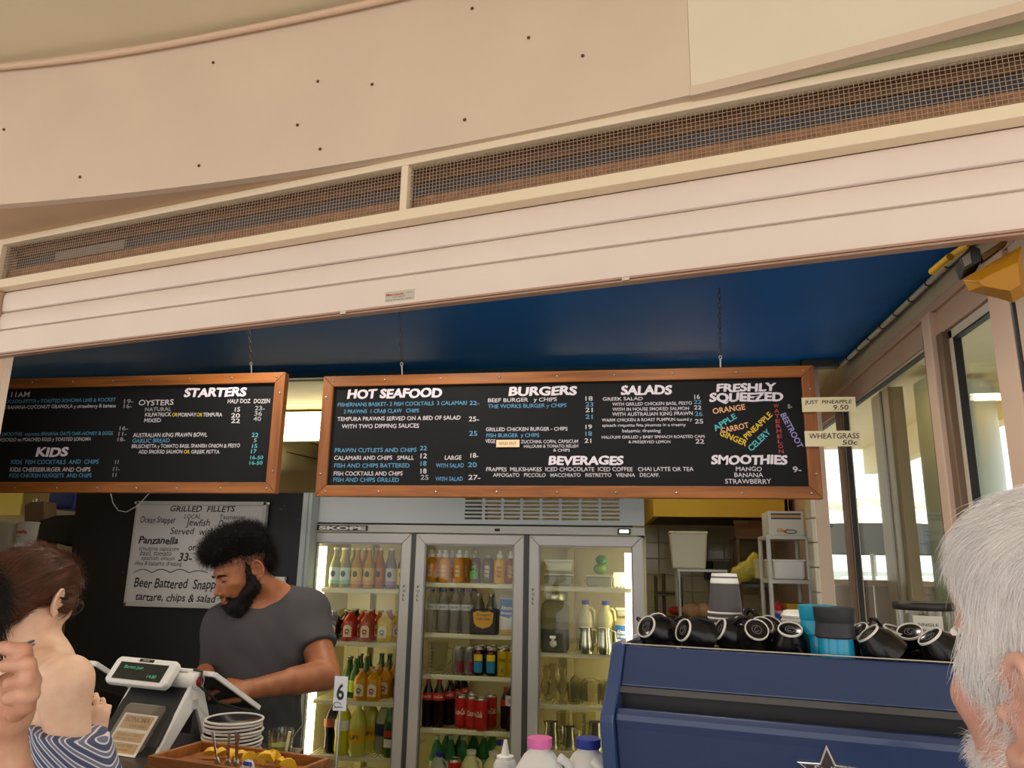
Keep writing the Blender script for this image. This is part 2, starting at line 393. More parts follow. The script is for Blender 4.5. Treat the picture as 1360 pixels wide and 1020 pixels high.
m=MB(); fbox(m,S0-1.4,S1,2.03,2.10,2.945,2.96); struct(m,'ceiling_vent',mat('vent_brown','8a6248',.9,bump=.6,bscale=40))
# duct stub seen through the left end
fbox(MB(),-2.95,-2.55,2.07,2.085,2.86,2.90).build('duct_cover',mat('duct_grey','8f8c80',.6),None,kind='structure')
# roller shutter
shut=thing('roller_shutter','pale pink horizontal roller shutter slats rolled partly down over the counter','shutter',W3(0,2.03,2.44),AF)
for z0,z1 in ((.196,.29),(.116,.1955)):
    m=MB(); n=10; v=[]; 
    prof=[(0,z0+.002),(-.006,z0+.006),(-.009,z0+(z1-z0)*.35),(-.009,z0+(z1-z0)*.75),(-.004,z1-.006),(0,z1-.0015),(.01,z1-.0015),(.01,z0+.002)]
    m.prism([(S0+.005,t,z) for t,z in prof],(S1-S0,0,0)); m.build('slat',SLAT,shut,smooth=40)
prof=[(-.012,.0135),(-.012,.108),(-.006,.114),(.012,.114),(.012,.0135)]
MB().prism([(S0+.005,t,z) for t,z in prof],(S1-S0,0,0)).build('bottom_slat',SLAT,shut)
RBR=mat('shutter_edge','b08d78',.4)
m=MB(); m.bb((S0,-.018,.0068),(S1,.02,.0135)); m.build('edge_strip',RBR,shut,bevel=.001)
m=MB(); m.bb((S0,-.012,0),(S1,.02,.006)); m.build('edge_strip',RBR,shut,bevel=.001)
for x,y in ((456,411),(831,371)):  # small chrome pieces added as stand-ins for two lamp reflections on the edge
    q=onFc(x,y,2.012); m=MB(); m.bb((q[0]-.011,-.021,.001),(q[0]+.011,-.015,.0125)); m.build('edge_glint',mat('polished_chrome','ffffff',.12,metal=1),shut,bevel=.002)
# sticker on the bottom slat
q0=onFc(511,402,2.017); q1=onFc(551,383,2.017)
st=thing('maker_sticker','small silver sticker with red lettering on the shutter bottom','sticker',W3(q0[0],2.0175,q0[2]),AF)
w=q1[0]-q0[0]; h=.036
MB().bb((0,0,0),(w,.001,h)).build('backing',mat('silver_film','c9c2b4',.35,metal=.3),st)
UXs,UYs=np.array([1.,0,0]),np.array([0,0,1.])
m=MB(); put_text(m,'Mercands',(.004,-.0006,h*.58),UXs,UYs,w*.6,h*.24,.02); m.build('lettering',mat('red_ink','c8403a',.5),st)
m=MB(); put_text(m,'Doors',(w*.73,-.0006,h*.68),UXs,UYs,w*.2,h*.12,.01); put_text(m,'SALES SERVICE',(w*.25,-.0006,h*.38),UXs,UYs,w*.44,h*.11,.01); put_text(m,'SYDNEY  PH 9640 4400  REPAIRS',(w*.03,-.0006,h*.12),UXs,UYs,w*.88,h*.1,.01); m.build('lettering',mat('grey_ink','6a625c',.5),st)
# side guide on the left, wall left of it, beam behind the shutter
m=MB(); fbox(m,S0-.055,S0-.004,2.0,2.08,0,2.728); struct(m,'trim_4',PINKF)
m=MB(); fbox(m,-6.5,S0-.06,2.0,2.15,0,2.96); struct(m,'wall_front',PINK)
m=MB(); fbox(m,.80,1.7,1.98,2.12,0,2.96); struct(m,'wall_front',PINKF)

# ---- ceiling inside
m=MB(); m.prism([(*W3(-7,2.12,0)[:2],2.8),(*W3(1.3,2.12,0)[:2],2.8),(1.32,4.45,2.8),(-7,4.45,2.8)],(0,0,.14)); struct(m,'ceiling',BLUE)
m=MB(); m.bb((-7,4.40,2.765),(1.14,4.47,2.80)); struct(m,'trim_5',mat('ceiling_blue_edge','2b5260',.4))
m=MB(); m.bb((-7,4.47,2.80),(1.3,7,2.9)); m.bb((-7,4.47,2.762),(1.14,4.50,2.80)); struct(m,'ceiling',CREAM)
# ---- kitchen shell
YB=6.7
m=MB(); m.bb((-7,YB,0),(1.05,YB+.1,2.8)); wb=struct(m,'wall_back',CREAM)
TILE=mat('cream_tile','cfc7a0',.12,var=.1,vscale=3); tm=None
for i in range(8):
    for j in range(7):
        x0=.02+i*.134; z0=1.02+j*.134
        if tm is None: o=MB().box((0,0,0),(.129,.012,.129)).build('tile',TILE,wb,bevel=.003,seg=1); tm=o
        else: o=tm.copy(); COL.objects.link(o)
        o.location=(x0+.067,YB-.006,z0+.067)
m=MB(); m.bb((-7.1,3.0,0),(-7,7,2.9)); struct(m,'wall_left',CREAM)
m=MB(); m.bb((.09,5.2,1.957),(.955,5.26,2.8)); m.bb((.955-.02,5.2,1.957),(.96,YB,2.8)); m.prism([(.09,5.2,1.957),(.03,6.6,1.957),(.06,6.6,1.957),(.12,5.26,1.957)],(0,0,.84)); struct(m,'wall_bulkhead',YEL)
m=MB(); m.prism([(.095,5.21,1.97),(.95,5.21,1.97),(.95,6.6,1.97),(.035,6.6,1.97)],(0,0,.02)); struct(m,'ceiling_hood',mat('hood_dark','3a3020',.6))
m=MB(); m.bb((-7,3.9,-.0),(1.2,7,.012)); struct(m,'floor_kitchen',mat('kitchen_floor','6d5f50',.5,var=.2))
# partition with a tiled edge
pt=MB(); pt.bb((1.0,4.47,0),(1.035,YB,2.76)); pt.bb((.962,4.46,1.0),(1.035,4.56,2.72)); pw=struct(pt,'wall_partition',mat('partition_pink','d3b6a0',.5,var=.05))
for j in range(9):
    z0=.85+j*.133; MB().bb((.938,4.452,z0),(.962,4.60,z0+.128)).build('tile',mat('white_tile','d6cdb6',.15),pw,bevel=.003,seg=1)
# ---- black partition wall behind the till
m=MB(); m.prism([(-3.135,3.9,0),(-1.803,3.9,0),(-1.803,3.9,1.99),(-3.2,3.9,1.99),(-3.135,3.9,1.0)],(0,.08,0)); struct(m,'wall_black',BLK)
m=MB(); m.bb((-1.803,3.885,0),(-1.775,3.98,1.99)); m.bb((-1.775,3.9,0),(-1.757,3.99,1.99)); struct(m,'trim_6',mat('pale_blue_trim','b9c0bd',.4))
# ---- right hand wall with its windows
XW=1.2
m=MB(); m.bb((XW,1.95,2.70),(XW+.12,5.6,2.80)); struct(m,'wall_right',WALLB)
m=MB(); m.bb((XW,1.95,0),(XW+.12,7,1.06)); struct(m,'wall_right',mat('low_wall_green','8c9c88',.5,var=.1))
m=MB(); m.bb((XW-.02,1.95,1.06),(XW+.14,5.6,1.09)); struct(m,'trim_7',PINKF,bevel=.004)
# head rails
m=MB(); m.bb((XW-.015,2.45,2.665),(XW+.03,7,2.70)); m.bb((XW,2.45,2.565),(XW+.06,7,2.665)); struct(m,'trim_8',PINKF,bevel=.003)
m=MB(); m.bb((XW-.035,3.135,1.09),(XW+.06,3.215,2.66)); struct(m,'trim_9',mat('mullion_pink','d9bba6',.45),bevel=.004)
m=MB(); m.bb((XW-.018,3.215,1.09),(XW+.04,3.27,2.60)); m.bb((XW-.01,4.70,1.09),(XW+.05,4.79,2.6)); m.bb((XW-.015,3.08,1.09),(XW+.03,3.135,2.56)); struct(m,'trim_10',BROWN,bevel=.003)
m=MB(); m.bb((XW-.03,2.50,1.09),(XW+.06,2.635,2.66)); struct(m,'trim_11',mat('mullion_pink','d9bba6'),bevel=.004)
m=MB(); m.bb((XW-.01,1.95,1.09),(XW+.1,2.50,2.70)); struct(m,'wall_right',mat('side_wall_pink','cdb8a4',.6,var=.06))
# windows: bright aluminium sashes with dark gaskets
ALU=mat('pale_sash','cfc3b2',.4); GLS=thin_glass('window_glass',(.94,.98,.96),.05,0,.22); GASK=mat('black_rubber','161412',.5)
def window(n,y0,y1,z0,z1,sash=.035):
    w=bpy.data.objects.new('window_%d'%n,None); COL.objects.link(w); w['kind']='structure'
    m=MB()
    if sash:
        m.bb((XW+.01,y0,z1-sash),(XW+.045,y1,z1)); m.bb((XW+.01,y0,z0),(XW+.045,y1,z0+sash)); m.bb((XW+.01,y0,z0),(XW+.045,y0+sash,z1)); m.bb((XW+.01,y1-sash,z0),(XW+.045,y1,z1)); m.build('sash',ALU,w,bevel=.003)
        k=sash
        m=MB(); t=.006; m.bb((XW+.012,y0+k,z1-k-t),(XW+.04,y1-k,z1-k)); m.bb((XW+.012,y1-k-t,z0+k),(XW+.04,y1-k,z1-k)); m.bb((XW+.012,y0+k,z0+k),(XW+.04,y0+k+t,z1-k)); m.build('gasket',GASK,w)
    MB().bb((XW+.024,y0+sash,z0+sash),(XW+.030,y1-sash,z1-sash)).build('pane',GLS,w)
window(1,2.64,3.08,1.09,2.56); window(2,3.27,4.70,1.09,2.565,.012); window(3,4.79,6.5,1.09,2.565,.012)
# conduit clipped along the ceiling edge, with ties
P0=np.array([1.155,4.40,2.775]); P1=np.array([1.18,2.2,2.775])
cn=thing('conduit','pale conduit strapped with black ties along blue ceiling edge','conduit',(0,0,0))
MB().tube([P0,P1],.012,8).build('pipe',mat('conduit_white','c8c4b4',.45),cn,smooth=60)
for i in range(11):
    p=P0+(P1-P0)*(.06+i*.088); MB().tube([p+(0,-.004,0),p+(0,.004,0)],.015,8).build('cable_tie',GASK,cn)
bx=MB(); bx.bb((.93,4.36,2.752),(1.13,4.42,2.80)); tag(bx.build('cable_box',mat('cable_box','4a5048',.5),None,bevel=.006),'dark cable box on ceiling edge above the right end of long menu board','junction box')
# ================================================================ OUTSIDE BEYOND THE WINDOWS
OUTW=mat('render_cream','d9cda8',.7,var=.05)
m=MB(); m.bb((2.5,1.0,2.67),(2.62,9,3.0)); m.bb((1.45,1.0,2.95),(2.5,9,3.05)); struct(m,'ceiling_terrace',OUTW)
def post(px0,px1,py,X,name,mt,z0=0,z1=3.0,label=None,round_=False):
    a=onX(px0,py,X); b=onX(px1,py,X); y0,y1=sorted((a[1],b[1])); m=MB()
    if round_:
        r=abs(y1-y0)*.32; m.cyl((X,(y0+y1)/2,z0),(X,(y0+y1)/2,z1),r,24); return tag(m.build(name,mt,None,smooth=40),label,'column')
    m.bb((X,y0,z0),(X+.1,y1,z1)); return struct(m,name,mt)
post(1163,1187,600,1.75,'trim_12',mat('outer_frame','8f7d58',.5),1.0,2.9)
m=MB(); a=onX(1176,600,1.745); m.bb((1.742,a[1]-.02,1.0),(1.76,a[1]+.02,2.9)); struct(m,'trim_13',GASK)
post(1222,1252,600,1.9,'wall_terrace_pier',mat('pale_green_wall','b7c3ae',.6,var=.06),0,2.9)
post(1292,1322,600,2.3,'column',mat('pale_blue_column','c3cfd0',.5),0,2.9,'tall round pale blue column outside the nearest window pane',True)
post(1270,1283,600,2.6,'column',mat('pale_blue_column','c3cfd0'),0,2.9,'slim round column behind the window mullion at right',True)
# timber fence of separate planks
fe=thing('timber_fence','weathered brown plank fence outside the window behind the cups','fence',(0,0,0))
fw=[mat('plank_%d'%i,c,.8,bump=.5,bscale=18,var=.3,vscale=9,stretch=(1,1,.15)) for i,c in enumerate(('6f5c50','7d6a5e','5e4a41','86736a'))]
for i in range(12):
    x=1.40+i*.135; z1=1.52+random.uniform(-.004,.004)
    MB().bb((x,6.0+.012*(i%2),.2),(x+.125,6.03+.012*(i%2),z1)).build('plank',fw[i%4],fe,bevel=.003,seg=1)
MB().bb((1.38,5.98,1.52),(3.04,6.08,1.56)).build('cap_rail',mat('cap_rail','8c6a50',.6),fe,bevel=.004)
# cafe parasols
def parasol(c,r,h,label,dark=False,val=.25,rise=.3):
    t=thing('parasol',label,'parasol',c); m=MB(); n=8; A=[i*2*PI/n+.3 for i in range(n)]
    v=[(0,0,h+rise)]+[(r*math.cos(a),r*math.sin(a),h) for a in A]; v+=[(x,y,z-.02) for x,y,z in v]
    f=[(0,1+i,1+(i+1)%n) for i in range(n)]+[(n+1,n+2+(i+1)%n,n+2+i) for i in range(n)]
    m.add(v,f); m.build('canopy',mat('white_canvas','efeadb',.8),t)
    m=MB()
    for i in range(n):
        a,b=A[i],A[(i+1)%n]; m.prism([(r*math.cos(a),r*math.sin(a),h),(r*math.cos(b),r*math.sin(b),h),(r*math.cos(b),r*math.sin(b),h-val),(r*math.cos(a),r*math.sin(a),h-val)],(0.01,0.01,0))
    m.build('valance',mat('charcoal_canvas','3c4246',.8) if dark else mat('white_canvas','efeadb'),t)
    MB().cyl((0,0,0),(0,0,h+rise-.03),.025,12).build('pole',mat('pole_grey','9a9a95',.4,metal=.5),t)
    m=MB()
    for a in A: m.cyl((0,0,h+rise-.03),(r*math.cos(a),r*math.sin(a),h-.01),.012,6)
    m.build('rib',mat('pole_grey','9a9a95'),t,kind='stuff')
parasol((3.0,10.8,0),.95,2.18,'white cafe parasol with charcoal valance beyond the fence',True,.36)
parasol((5.9,21,0),1.3,3.3,'taller white parasol seen above the charcoal valance',False,.15)
# parked car
car=thing('car','white parked car with blue tinted glass beyond the plank fence','car',(4.3,14.2,0),math.radians(-35))
m=MB(); side=[(-2.1,.35),(-2.1,.85),(-1.3,1.0),(-.6,1.5),(.7,1.52),(1.5,1.02),(2.15,.95),(2.2,.4)]
m.prism([(x,-.85,z) for x,z in side],(0,1.7,0)); m.build('body',mat('car_white','e9ecee',.2,coat=1),car,bevel=.05)
m=MB()
for y in (-.862,.862): m.prism([(-1.15,y,1.03),(-.58,y,1.42),(.62,y,1.44),(1.3,y,1.04)],(0,.01 if y>0 else -.01,0))
m.add([(-1.27,-.7,1.03),(-.62,-.65,1.49),(-.62,.65,1.49),(-1.27,.7,1.03)],[(0,1,2,3)]); m.build('glass',mat('car_glass','5d7f90',.08),car)
for x in(-1.35,1.35):
    for y in(-.86,.7): m=MB(); m.lathe([(.19,0),(.31,.02),(.32,.14),(.19,.16)],20,(x,y+.16,.32),R3(PI/2)); m.build('wheel',mat('tyre','222222',.8),car)
# far street wall with orange sign, outside furniture
m=MB(); m.bb((2.3,29.9,0),(40,30,1.5)); struct(m,'wall_street',mat('street_wall','c9cfc8',.7,var=.1))
tb=thing('cafe_table','orange brown wooden cafe table end outside the window','table',(2.75,7.9,0))
MB().bb((-.35,-.3,1.30),(.35,.3,1.34)).build('table_top',mat('orange_wood','b98b52',.5),tb,bevel=.004)
for x in(-.3,.3):
    for y in(-.25,.25): MB().bb((x-.02,y-.02,0),(x+.02,y+.02,1.30)).build('leg',mat('orange_wood','b98b52'),tb)
# mustard alarm housing and bracket lamp at the shutter's right end
def F2(p,t): return onF(p[0],p[1],t)
yb=thing('alarm_housing','mustard yellow faceted plastic housing at the shutter right end','housing',(0,0,0))
C_=onF(1330,360,1.98)
m=MB(); U0=[(1279,372),(1304,356),(1357,326),(1362,392),(1345,402),(1325,396),(1287,387)]
fr=[F2(p,2.08) for p in U0]; bk=[F2(p,2.26) for p in U0]; nrm=FN
mid=[F2(p,2.02) for p in [(1300,373),(1316,364),(1352,348),(1355,378),(1342,386),(1326,384),(1306,380)]]
n=7; V=[*mid,*fr,*bk]; F=[tuple(range(n))]+[(i,i+n,(i+1)%n+n,(i+1)%n) for i in range(n)]+[(i+n,i+2*n,(i+1)%n+2*n,(i+1)%n+n) for i in range(n)]+[tuple(range(2*n,3*n))[::-1]]
m.add(V,F); m.build('shell',mat('mustard_plastic','a8730a',.35),yb,bevel=.002)
m=MB(); m.cyl(F2((1345,402),2.15),F2((1362,520),2.15),.006,8); m.build('cable',GASK,yb)
bl=thing('bracket_lamp','small black bracket lamp left of the mustard housing','lamp',(0,0,0))
m=MB(); q=[F2(p,2.10) for p in [(1275,343),(1290,325),(1302,330),(1304,346),(1281,359)]]; m.prism(q,FN*.08); m.build('body',GASK,bl,bevel=.003)
m=MB(); q=[F2(p,2.098) for p in [(1277,343),(1288,335),(1290,350),(1281,355)]]; m.prism(q,FN*-.004); m.build('lens',mat('grey_lens','6f6558',.2),bl)
m=MB(); m.prism([F2(p,2.12) for p in [(1303,338),(1335,317),(1338,322),(1306,346)]],FN*.03); m.build('bracket',mat('bracket_brown','6b4b1d',.5),bl)
for k,(a,b,l) in enumerate([((1238,361),(1262,341),'yellow strip clip on conduit, the farther of two'),((1264,340),(1288,324),'yellow strip clip on conduit beside black bracket lamp')]):
    m=MB(); pa,pb=F2(a,2.35),F2(b,2.25); m.tube([pa,pb],.011,8); tag(m.build('strip_clip',mat('yellow_plastic','c79a1c',.4),None,smooth=60),l,'clip','yellow clips on the conduit')
# ================================================================ MENU BOARDS
CEDAR=wood('cedar','74400f','95581c',2.2,.55,(1,6,14)); CEDV=wood('cedar_vertical','703c10','90541c',2.2,.55,(14,6,1))
CHALKB=mat('blackboard','141517',.7,var=.25,vscale=2.5,spec=.2)
INK={'w':mat('chalk_white','b9b4ba',.8),'b':mat('chalk_blue','4f86a8',.8),'y':mat('chalk_yellow','c9a92e',.8),'t':mat('chalk_teal','4fa6ad',.8),'o':mat('chalk_orange','d09a72',.8),
     'r':mat('chalk_red','a83a44',.8),'p':mat('chalk_violet','8f86b8',.8),'g':mat('chalk_grey','8e8e92',.8),'h':mat('chalk_heading','d0c8d2',.8),'s':mat('shadow_black','0b0b0d',.8)}
YB1=3.2
def menu_board(name,label,x0,x1,z0,z1,fw=.05):
    t=thing(name,label,'menu board',((x0+x1)/2,YB1,z0)); w=(x1-x0)/2; h=z1-z0
    MB().bb((-w+fw*.8,-.004,fw*.8),(w-fw*.8,.018,h-fw*.8)).build('blackboard',CHALKB,t)
    def mem(poly,m): 
        o=MB().prism(poly,(0,.04,0)).build('frame_member',m,t,bevel=.003); return o
    y=-.018
    mem([(-w,y,h),(-w+fw,y,h-fw),(w-fw,y,h-fw),(w,y,h)],CEDAR); mem([(-w,y,0),(w,y,0),(w-fw,y,fw),(-w+fw,y,fw)],CEDAR)
    mem([(-w,y,0),(-w+fw,y,fw),(-w+fw,y,h-fw),(-w,y,h)],CEDV); mem([(w,y,0),(w,y,h),(w-fw,y,h-fw),(w-fw,y,fw)],CEDV)
    m=MB()
    for i in range(9):
        for z in(fw*.45,h-fw*.45): m.ball((-w+.05+(2*w-.1)*i/8+.01*math.sin(i*5),y-.001,z),(.005,.003,.005),8)
    for x in(-w+fw*.4,w-fw*.4):
        for z in(.10,h-.10): m.ball((x,y-.001,z),(.005,.003,.005),8)
    m.build('screw',STEEL,t,kind='stuff',smooth=80)
    return t
bigb=menu_board('menu_board','long cedar-framed blackboard menu headed HOT SEAFOOD, BURGERS and SALADS',-1.425,.722,1.912,2.462)
lftb=menu_board('menu_board','cedar-framed blackboard menu at left headed STARTERS and KIDS',-3.42,-1.615,1.925,2.487)
def blines(board,lines):
    per={}
    ox,oz=board.location.x,board.location.z; yy=-.0048
    for L in lines:
        body,xa,xb,yb,h,c=L[:6]; k=L[6] if len(L)>6 else ''
        a=onY(xa,yb,YB1); b=onY(xb,yb,YB1); w=b[0]-a[0]; hh=h*abs(onY(xa,yb,YB1)[2]-onY(xa,yb+1,YB1)[2])
        m=MB(); O=(a[0]-ox,yy,a[2]-oz)
        if k=='H':
            put_text(m,body,O,UXs,UYs,w*.985,hh,.026,.08,.04); put_text(m,body,(O[0]+.07*hh,O[1]-.0004,O[2]+.03*hh),UXs,UYs,w*.985,hh,.026,.08,.04); m.build('heading',INK['h'],board); continue
        put_text(m,body,O,UXs,UYs,w,hh,.012,.0,.05); m.build('lettering',INK[c],board)
def rline(board,body,p,q,h,c,bold=.02):                      # line from pixel p to q (rotated lettering)
    a=onY(*p,YB1); b=onY(*q,YB1); d=b-a; w=np.linalg.norm(d); u=d/w; v=np.array([-u[2],0,u[0]]); hh=h*.00345
    m=MB(); ox,oz=board.location.x,board.location.z; put_text(m,body,(a[0]-ox,-.0048,a[2]-oz),u,v,w,hh,bold); m.build('lettering',INK[c],board)
A=lambda u:400+u/3.778
def c2(t,u0,u1,v,h,c,k=''): return (t,400+u0/3.778,400+u1/3.778,480+v/3.778,h,c,k)
def c3(t,u0,u1,v,h,c,k=''): return (t,740+u0/3.238,740+u1/3.238,480+v/3.238,h,c,k)
def c1(t,u0,u1,v,h,c,k=''): return (t,u0/3.4,u1/3.4,480+v/3.4,h,c,k)
blines(bigb,[c2('HOT SEAFOOD',232,712,188,12,'w','H'),
 c2('FISHERMANS BASKET- 2 FISH COCKTAILS  3 CALAMARI',185,832,228,5.2,'b'),c2('22-',845,895,220,5.5,'b'),c2('2 PRAWNS  1 CRAB CLAW   CHIPS',215,592,262,5.2,'b'),
 c2('TEMPURA PRAWNS SERVED ON A BED OF SALAD',183,800,300,5.4,'w'),c2('25-',842,893,302,6.5,'w'),c2('WITH TWO DIPPING SAUCES',205,592,337,5.6,'w'),c2('25',843,885,374,6.5,'b'),
 c2('PRAWN CUTLETS AND CHIPS',170,580,457,5.6,'b'),c2('22',597,632,447,6,'b'),c2('CALAMARI AND CHIPS   SMALL',167,567,495,5.6,'w'),c2('12',600,632,487,6.5,'w'),c2('LARGE',722,805,494,5.8,'w'),c2('18-',850,890,485,6.5,'w'),
 c2('FISH AND CHIPS BATTERED',167,545,533,5.6,'b'),c2('18',600,630,525,6.5,'b'),c2('WITH SALAD',677,817,533,5.6,'b'),c2('20',838,882,531,6.5,'b'),
 c2('FISH COCKTAILS AND CHIPS',165,510,573,5.6,'w'),c2('18',600,630,563,6.5,'w'),c2('FISH AND CHIPS GRILLED',163,492,604,5.6,'b'),c2('25',600,640,594,6.5,'g'),c2('WITH SALAD',675,812,600,5.6,'b'),c2('27-',840,900,594,6.5,'w'),
 ('BURGERS',675.5,767,526,11.5,'w','H'),c2('BEEF BURGER   y CHIPS',938,1283,206,5.2,'w'),c2('THE WORKS BURGER y CHIPS',938,1332,236,5.2,'b'),c2('GRILLED CHICKEN BURGER - CHIPS',928,1337,351,5,'w'),
 c2('FISH BURGER  y CHIPS',930,1195,382,5.2,'b'),c2('VEGE',925,975,410,5.2,'w'),('ZUCCHINI, CORN, CAPSICUM',692,768,589,4.6,'w'),('HALOUMI & TOMATO RELISH',696,768,595,4.2,'w'),('& CHIPS',735,757,600,4,'w'),
 ('BEVERAGES',728.5,829,617.5,11.5,'w','H'),('FRAPPES  MILKSHAKES  ICED CHOCOLATE  ICED COFFEE   CHAI LATTE OR TEA',646,921,626,5.4,'w'),('AFFOGATO   PICCOLO   MACCHIATO   RISTRETTO   VIENNA   DECAFF.',655,876,633.5,5,'w'),
 c3('18',122,153,170,6,'w'),c3('23',122,156,195,6,'b'),c3('21',122,153,219,6,'w'),c3('21',122,153,248,6,'b'),c3('19',122,150,292,6,'w'),c3('18',122,150,321,6,'b'),c3('21',118,147,351,6,'w'),
 c3('SALADS',274,495,145,12,'w','H'),c3('GREEK SALAD',196,368,170,4.6,'w'),c3('WITH GRILLED CHICKEN BASIL PESTO',237,580,192,4.4,'w'),c3('WITH IN HOUSE SMOKED SALMON',238,567,214,4.4,'w'),c3('WITH AUSTRALIAN KING PRAWN',237,583,236,5,'w'),
 c3('WARM CHICKEN & ROAST PUMPKIN tossed y',192,580,260,4.2,'w'),c3('spinach roquette feta pinenuts in a creamy',194,553,282,4,'w'),c3('balsamic dressing',280,445,306,4.4,'w'),c3('HALOUMI GRILLED y BABY SPINACH ROASTED CAPS',192,635,333,4,'w'),c3('& PRESERVED LEMON',307,487,353,3.8,'w'),
 c3('16',590,613,163,6,'w'),c3('22',588,620,184,5.5,'b'),c3('22',588,620,208,5.5,'w'),c3('26',592,625,236,6,'b'),c3('25',592,628,268,6,'w'),c3('22',595,632,354,6,'w'),
 c3('FRESHLY',684,945,132,10.5,'w','H'),c3('SQUEEZED',654,975,175,11.5,'w','H'),c3('SMOOTHIES',662,993,443,12,'w','H'),c3('MANGO',768,880,472,6,'w'),c3('BANANA',762,885,498,6,'w'),c3('STRAWBERRY',722,920,526,6.5,'w'),c3('9-',1013,1050,478,8,'w')])
for a in (('ORANGE',(947,550),(990,544),7,'o'),('APPLE',(950,573),(979,555),7,'t'),('CARROT',(958,576),(995,568),7,'o'),('GINGER',(955,578),(990,593),7.5,'y'),('PINEAPPLE',(992,584),(1026,552),7,'y'),('CELERY',(998,600),(1024,575),7.5,'t'),('BEETROOT',(1036,551),(1060,596),7,'p')): rline(bigb,*a)
for i,ch in enumerate('WATERMELON'): blines(bigb,[(ch,1027.5+i*.75,1034+i*.75,542+i*6.7,5.2,'r')])
blines(bigb,[('8-',1046,1052,543,6,'g')])
# leather-brown sold-out tag over the board
a=onY(659,594,3.19); b=onY(690,584,3.19)
so_=thing('sold_out_tag','small cream SOLD OUT tag stuck over the veggie burger line','tag',(a[0],3.189,a[2])); ww,hh=b[0]-a[0],b[2]-a[2]
MB().bb((0,0,0),(ww,.003,hh)).build('card',mat('tag_cream','d8bf98',.7),so_); m=MB(); put_text(m,'SOLD OUT',(ww*.12,-.0008,hh*.35),UXs,UYs,ww*.75,hh*.38,.01); m.build('lettering',mat('tag_ink','7d5f45',.7),so_)
blines(lftb,[c1('UNTIL 11AM',-70,135,165,7,'w'),c1('SMASHED AVOCADO-FETTA y TOASTED SONOMA LIME & ROCKET',-90,523,192,4.8,'b'),c1('HOUSE MADE BANANA-COCONUT GRANOLA y strawberry & banana',-90,524,218,4.8,'w'),
 c1('19-',562,605,190,5.5,'g'),c1('16-',560,597,212,5.5,'g'),c1('16-',542,580,312,5.5,'g'),c1('11-',537,573,337,5.5,'g'),c1('18-',533,568,362,5.5,'g'),
 c1('BREAKFAST SMOOTHIE  espresso BANANA OATS OAK-HONEY & EGGS',-90,511,338,4.8,'b'),c1('SMASHED AVOCADO on POACHED EGGS y TOASTED SONOMA',-90,413,363,4.8,'w'),
 c1('KIDS',163,308,430,12,'w','H'),c1('KIDS  FISH COCKTAILS  AND  CHIPS',53,447,464,5.8,'b'),c1('KIDS CHEESEBURGER AND CHIPS',47,410,498,5.8,'w'),c1('KIDS CHICKEN NUGGETS  AND CHIPS',44,415,524,5.4,'b'),c1('11',522,537,464,5.5,'g'),c1('11-',513,543,495,5.5,'g'),c1('11',510,527,522,5.5,'g'),
 c1('STARTERS',832,1115,162,11.5,'w','H'),c1('OYSTERS',628,785,200,7.5,'w'),c1('HALF DOZ',1030,1132,190,5.6,'w'),c1('DOZEN',1148,1220,190,5.8,'w'),c1('NATURAL',657,775,226,5.2,'g'),c1('15',1062,1085,228,6,'w'),c1('23-',1153,1197,222,6,'g'),
 c1('KILPATRICK',657,775,250,5.2,'w'),c1('OR',779,803,250,5,'y'),c1('MORNAY',806,888,250,5.2,'w'),c1('OR',890,915,250,5,'y'),c1('TEMPURA',918,1005,250,5.2,'w'),c1('20',1045,1085,255,6,'w'),c1('36',1150,1185,246,6,'g'),
 c1('MIXED',653,728,276,5.4,'w'),c1('22',1045,1085,279,6,'w'),c1('40',1145,1180,270,6,'g'),c1('AUSTRALIAN KING PRAWN BOWL',603,938,343,5.6,'w'),c1('22',1138,1168,342,5.5,'t'),c1('GARLIC BREAD',600,768,368,5.6,'b'),c1('5',1148,1160,366,5.5,'g'),
 c1('BRUSCHETTA y TOMATO BASIL SPANISH ONION & PESTO',597,1085,392,5,'w'),c1('15',1140,1163,392,5.5,'t'),c1('ADD SMOKED SALMON',628,825,417,5,'w'),c1('OR',832,858,417,5,'y'),c1('GREEK FETTA',865,993,417,5,'w'),c1('17',1135,1160,416,5.5,'t'),c1('16-50',1132,1190,443,5,'t'),c1('16-50',1128,1187,467,5,'t')])
# chains from the ceiling with hooks
CHM=mat('chain_steel','3a3c40',.4,metal=.8)
def chain(px,label,board,yb):
    b=onY(px,yb,YB1-.0); top=2.80; t=thing('hanging_chain',label,'chain',(b[0],YB1+.002,b[2]),group='chains holding the menu boards',rot=(.3,0,0))
    n=int(((top-b[2])/math.cos(.3)-.05)/.021); base=None
    for i in range(n):
        if base is None:
            m=MB(); m.tube([(.006*math.cos(a),0,.0125*math.sin(a)) for a in np.linspace(0,2*PI,10,endpoint=False)],.0018,5,closed=True); base=o=m.build('link',CHM,t,smooth=80)
        else: o=base.copy(); COL.objects.link(o)
        o.location=(0,0,.058+i*.021); o.rotation_euler=(0,0,PI/2*(i%2))
    m=MB(); m.cyl((0,0,-.012),(0,0,.045),.0035,8); m.tube([(.006*math.cos(a),0,.05+.007*math.sin(a)) for a in np.linspace(0,2*PI,10,endpoint=False)],.002,5,closed=True); m.build('screw_eye',STEEL,t,smooth=60)
chain(334,'steel chain holding the STARTERS board near its right end',lftb,497); chain(534,'steel chain above HOT SEAFOOD heading at the left end of long board',bigb,498); chain(957,'steel chain above FRESHLY SQUEEZED heading of the long board',bigb,490)
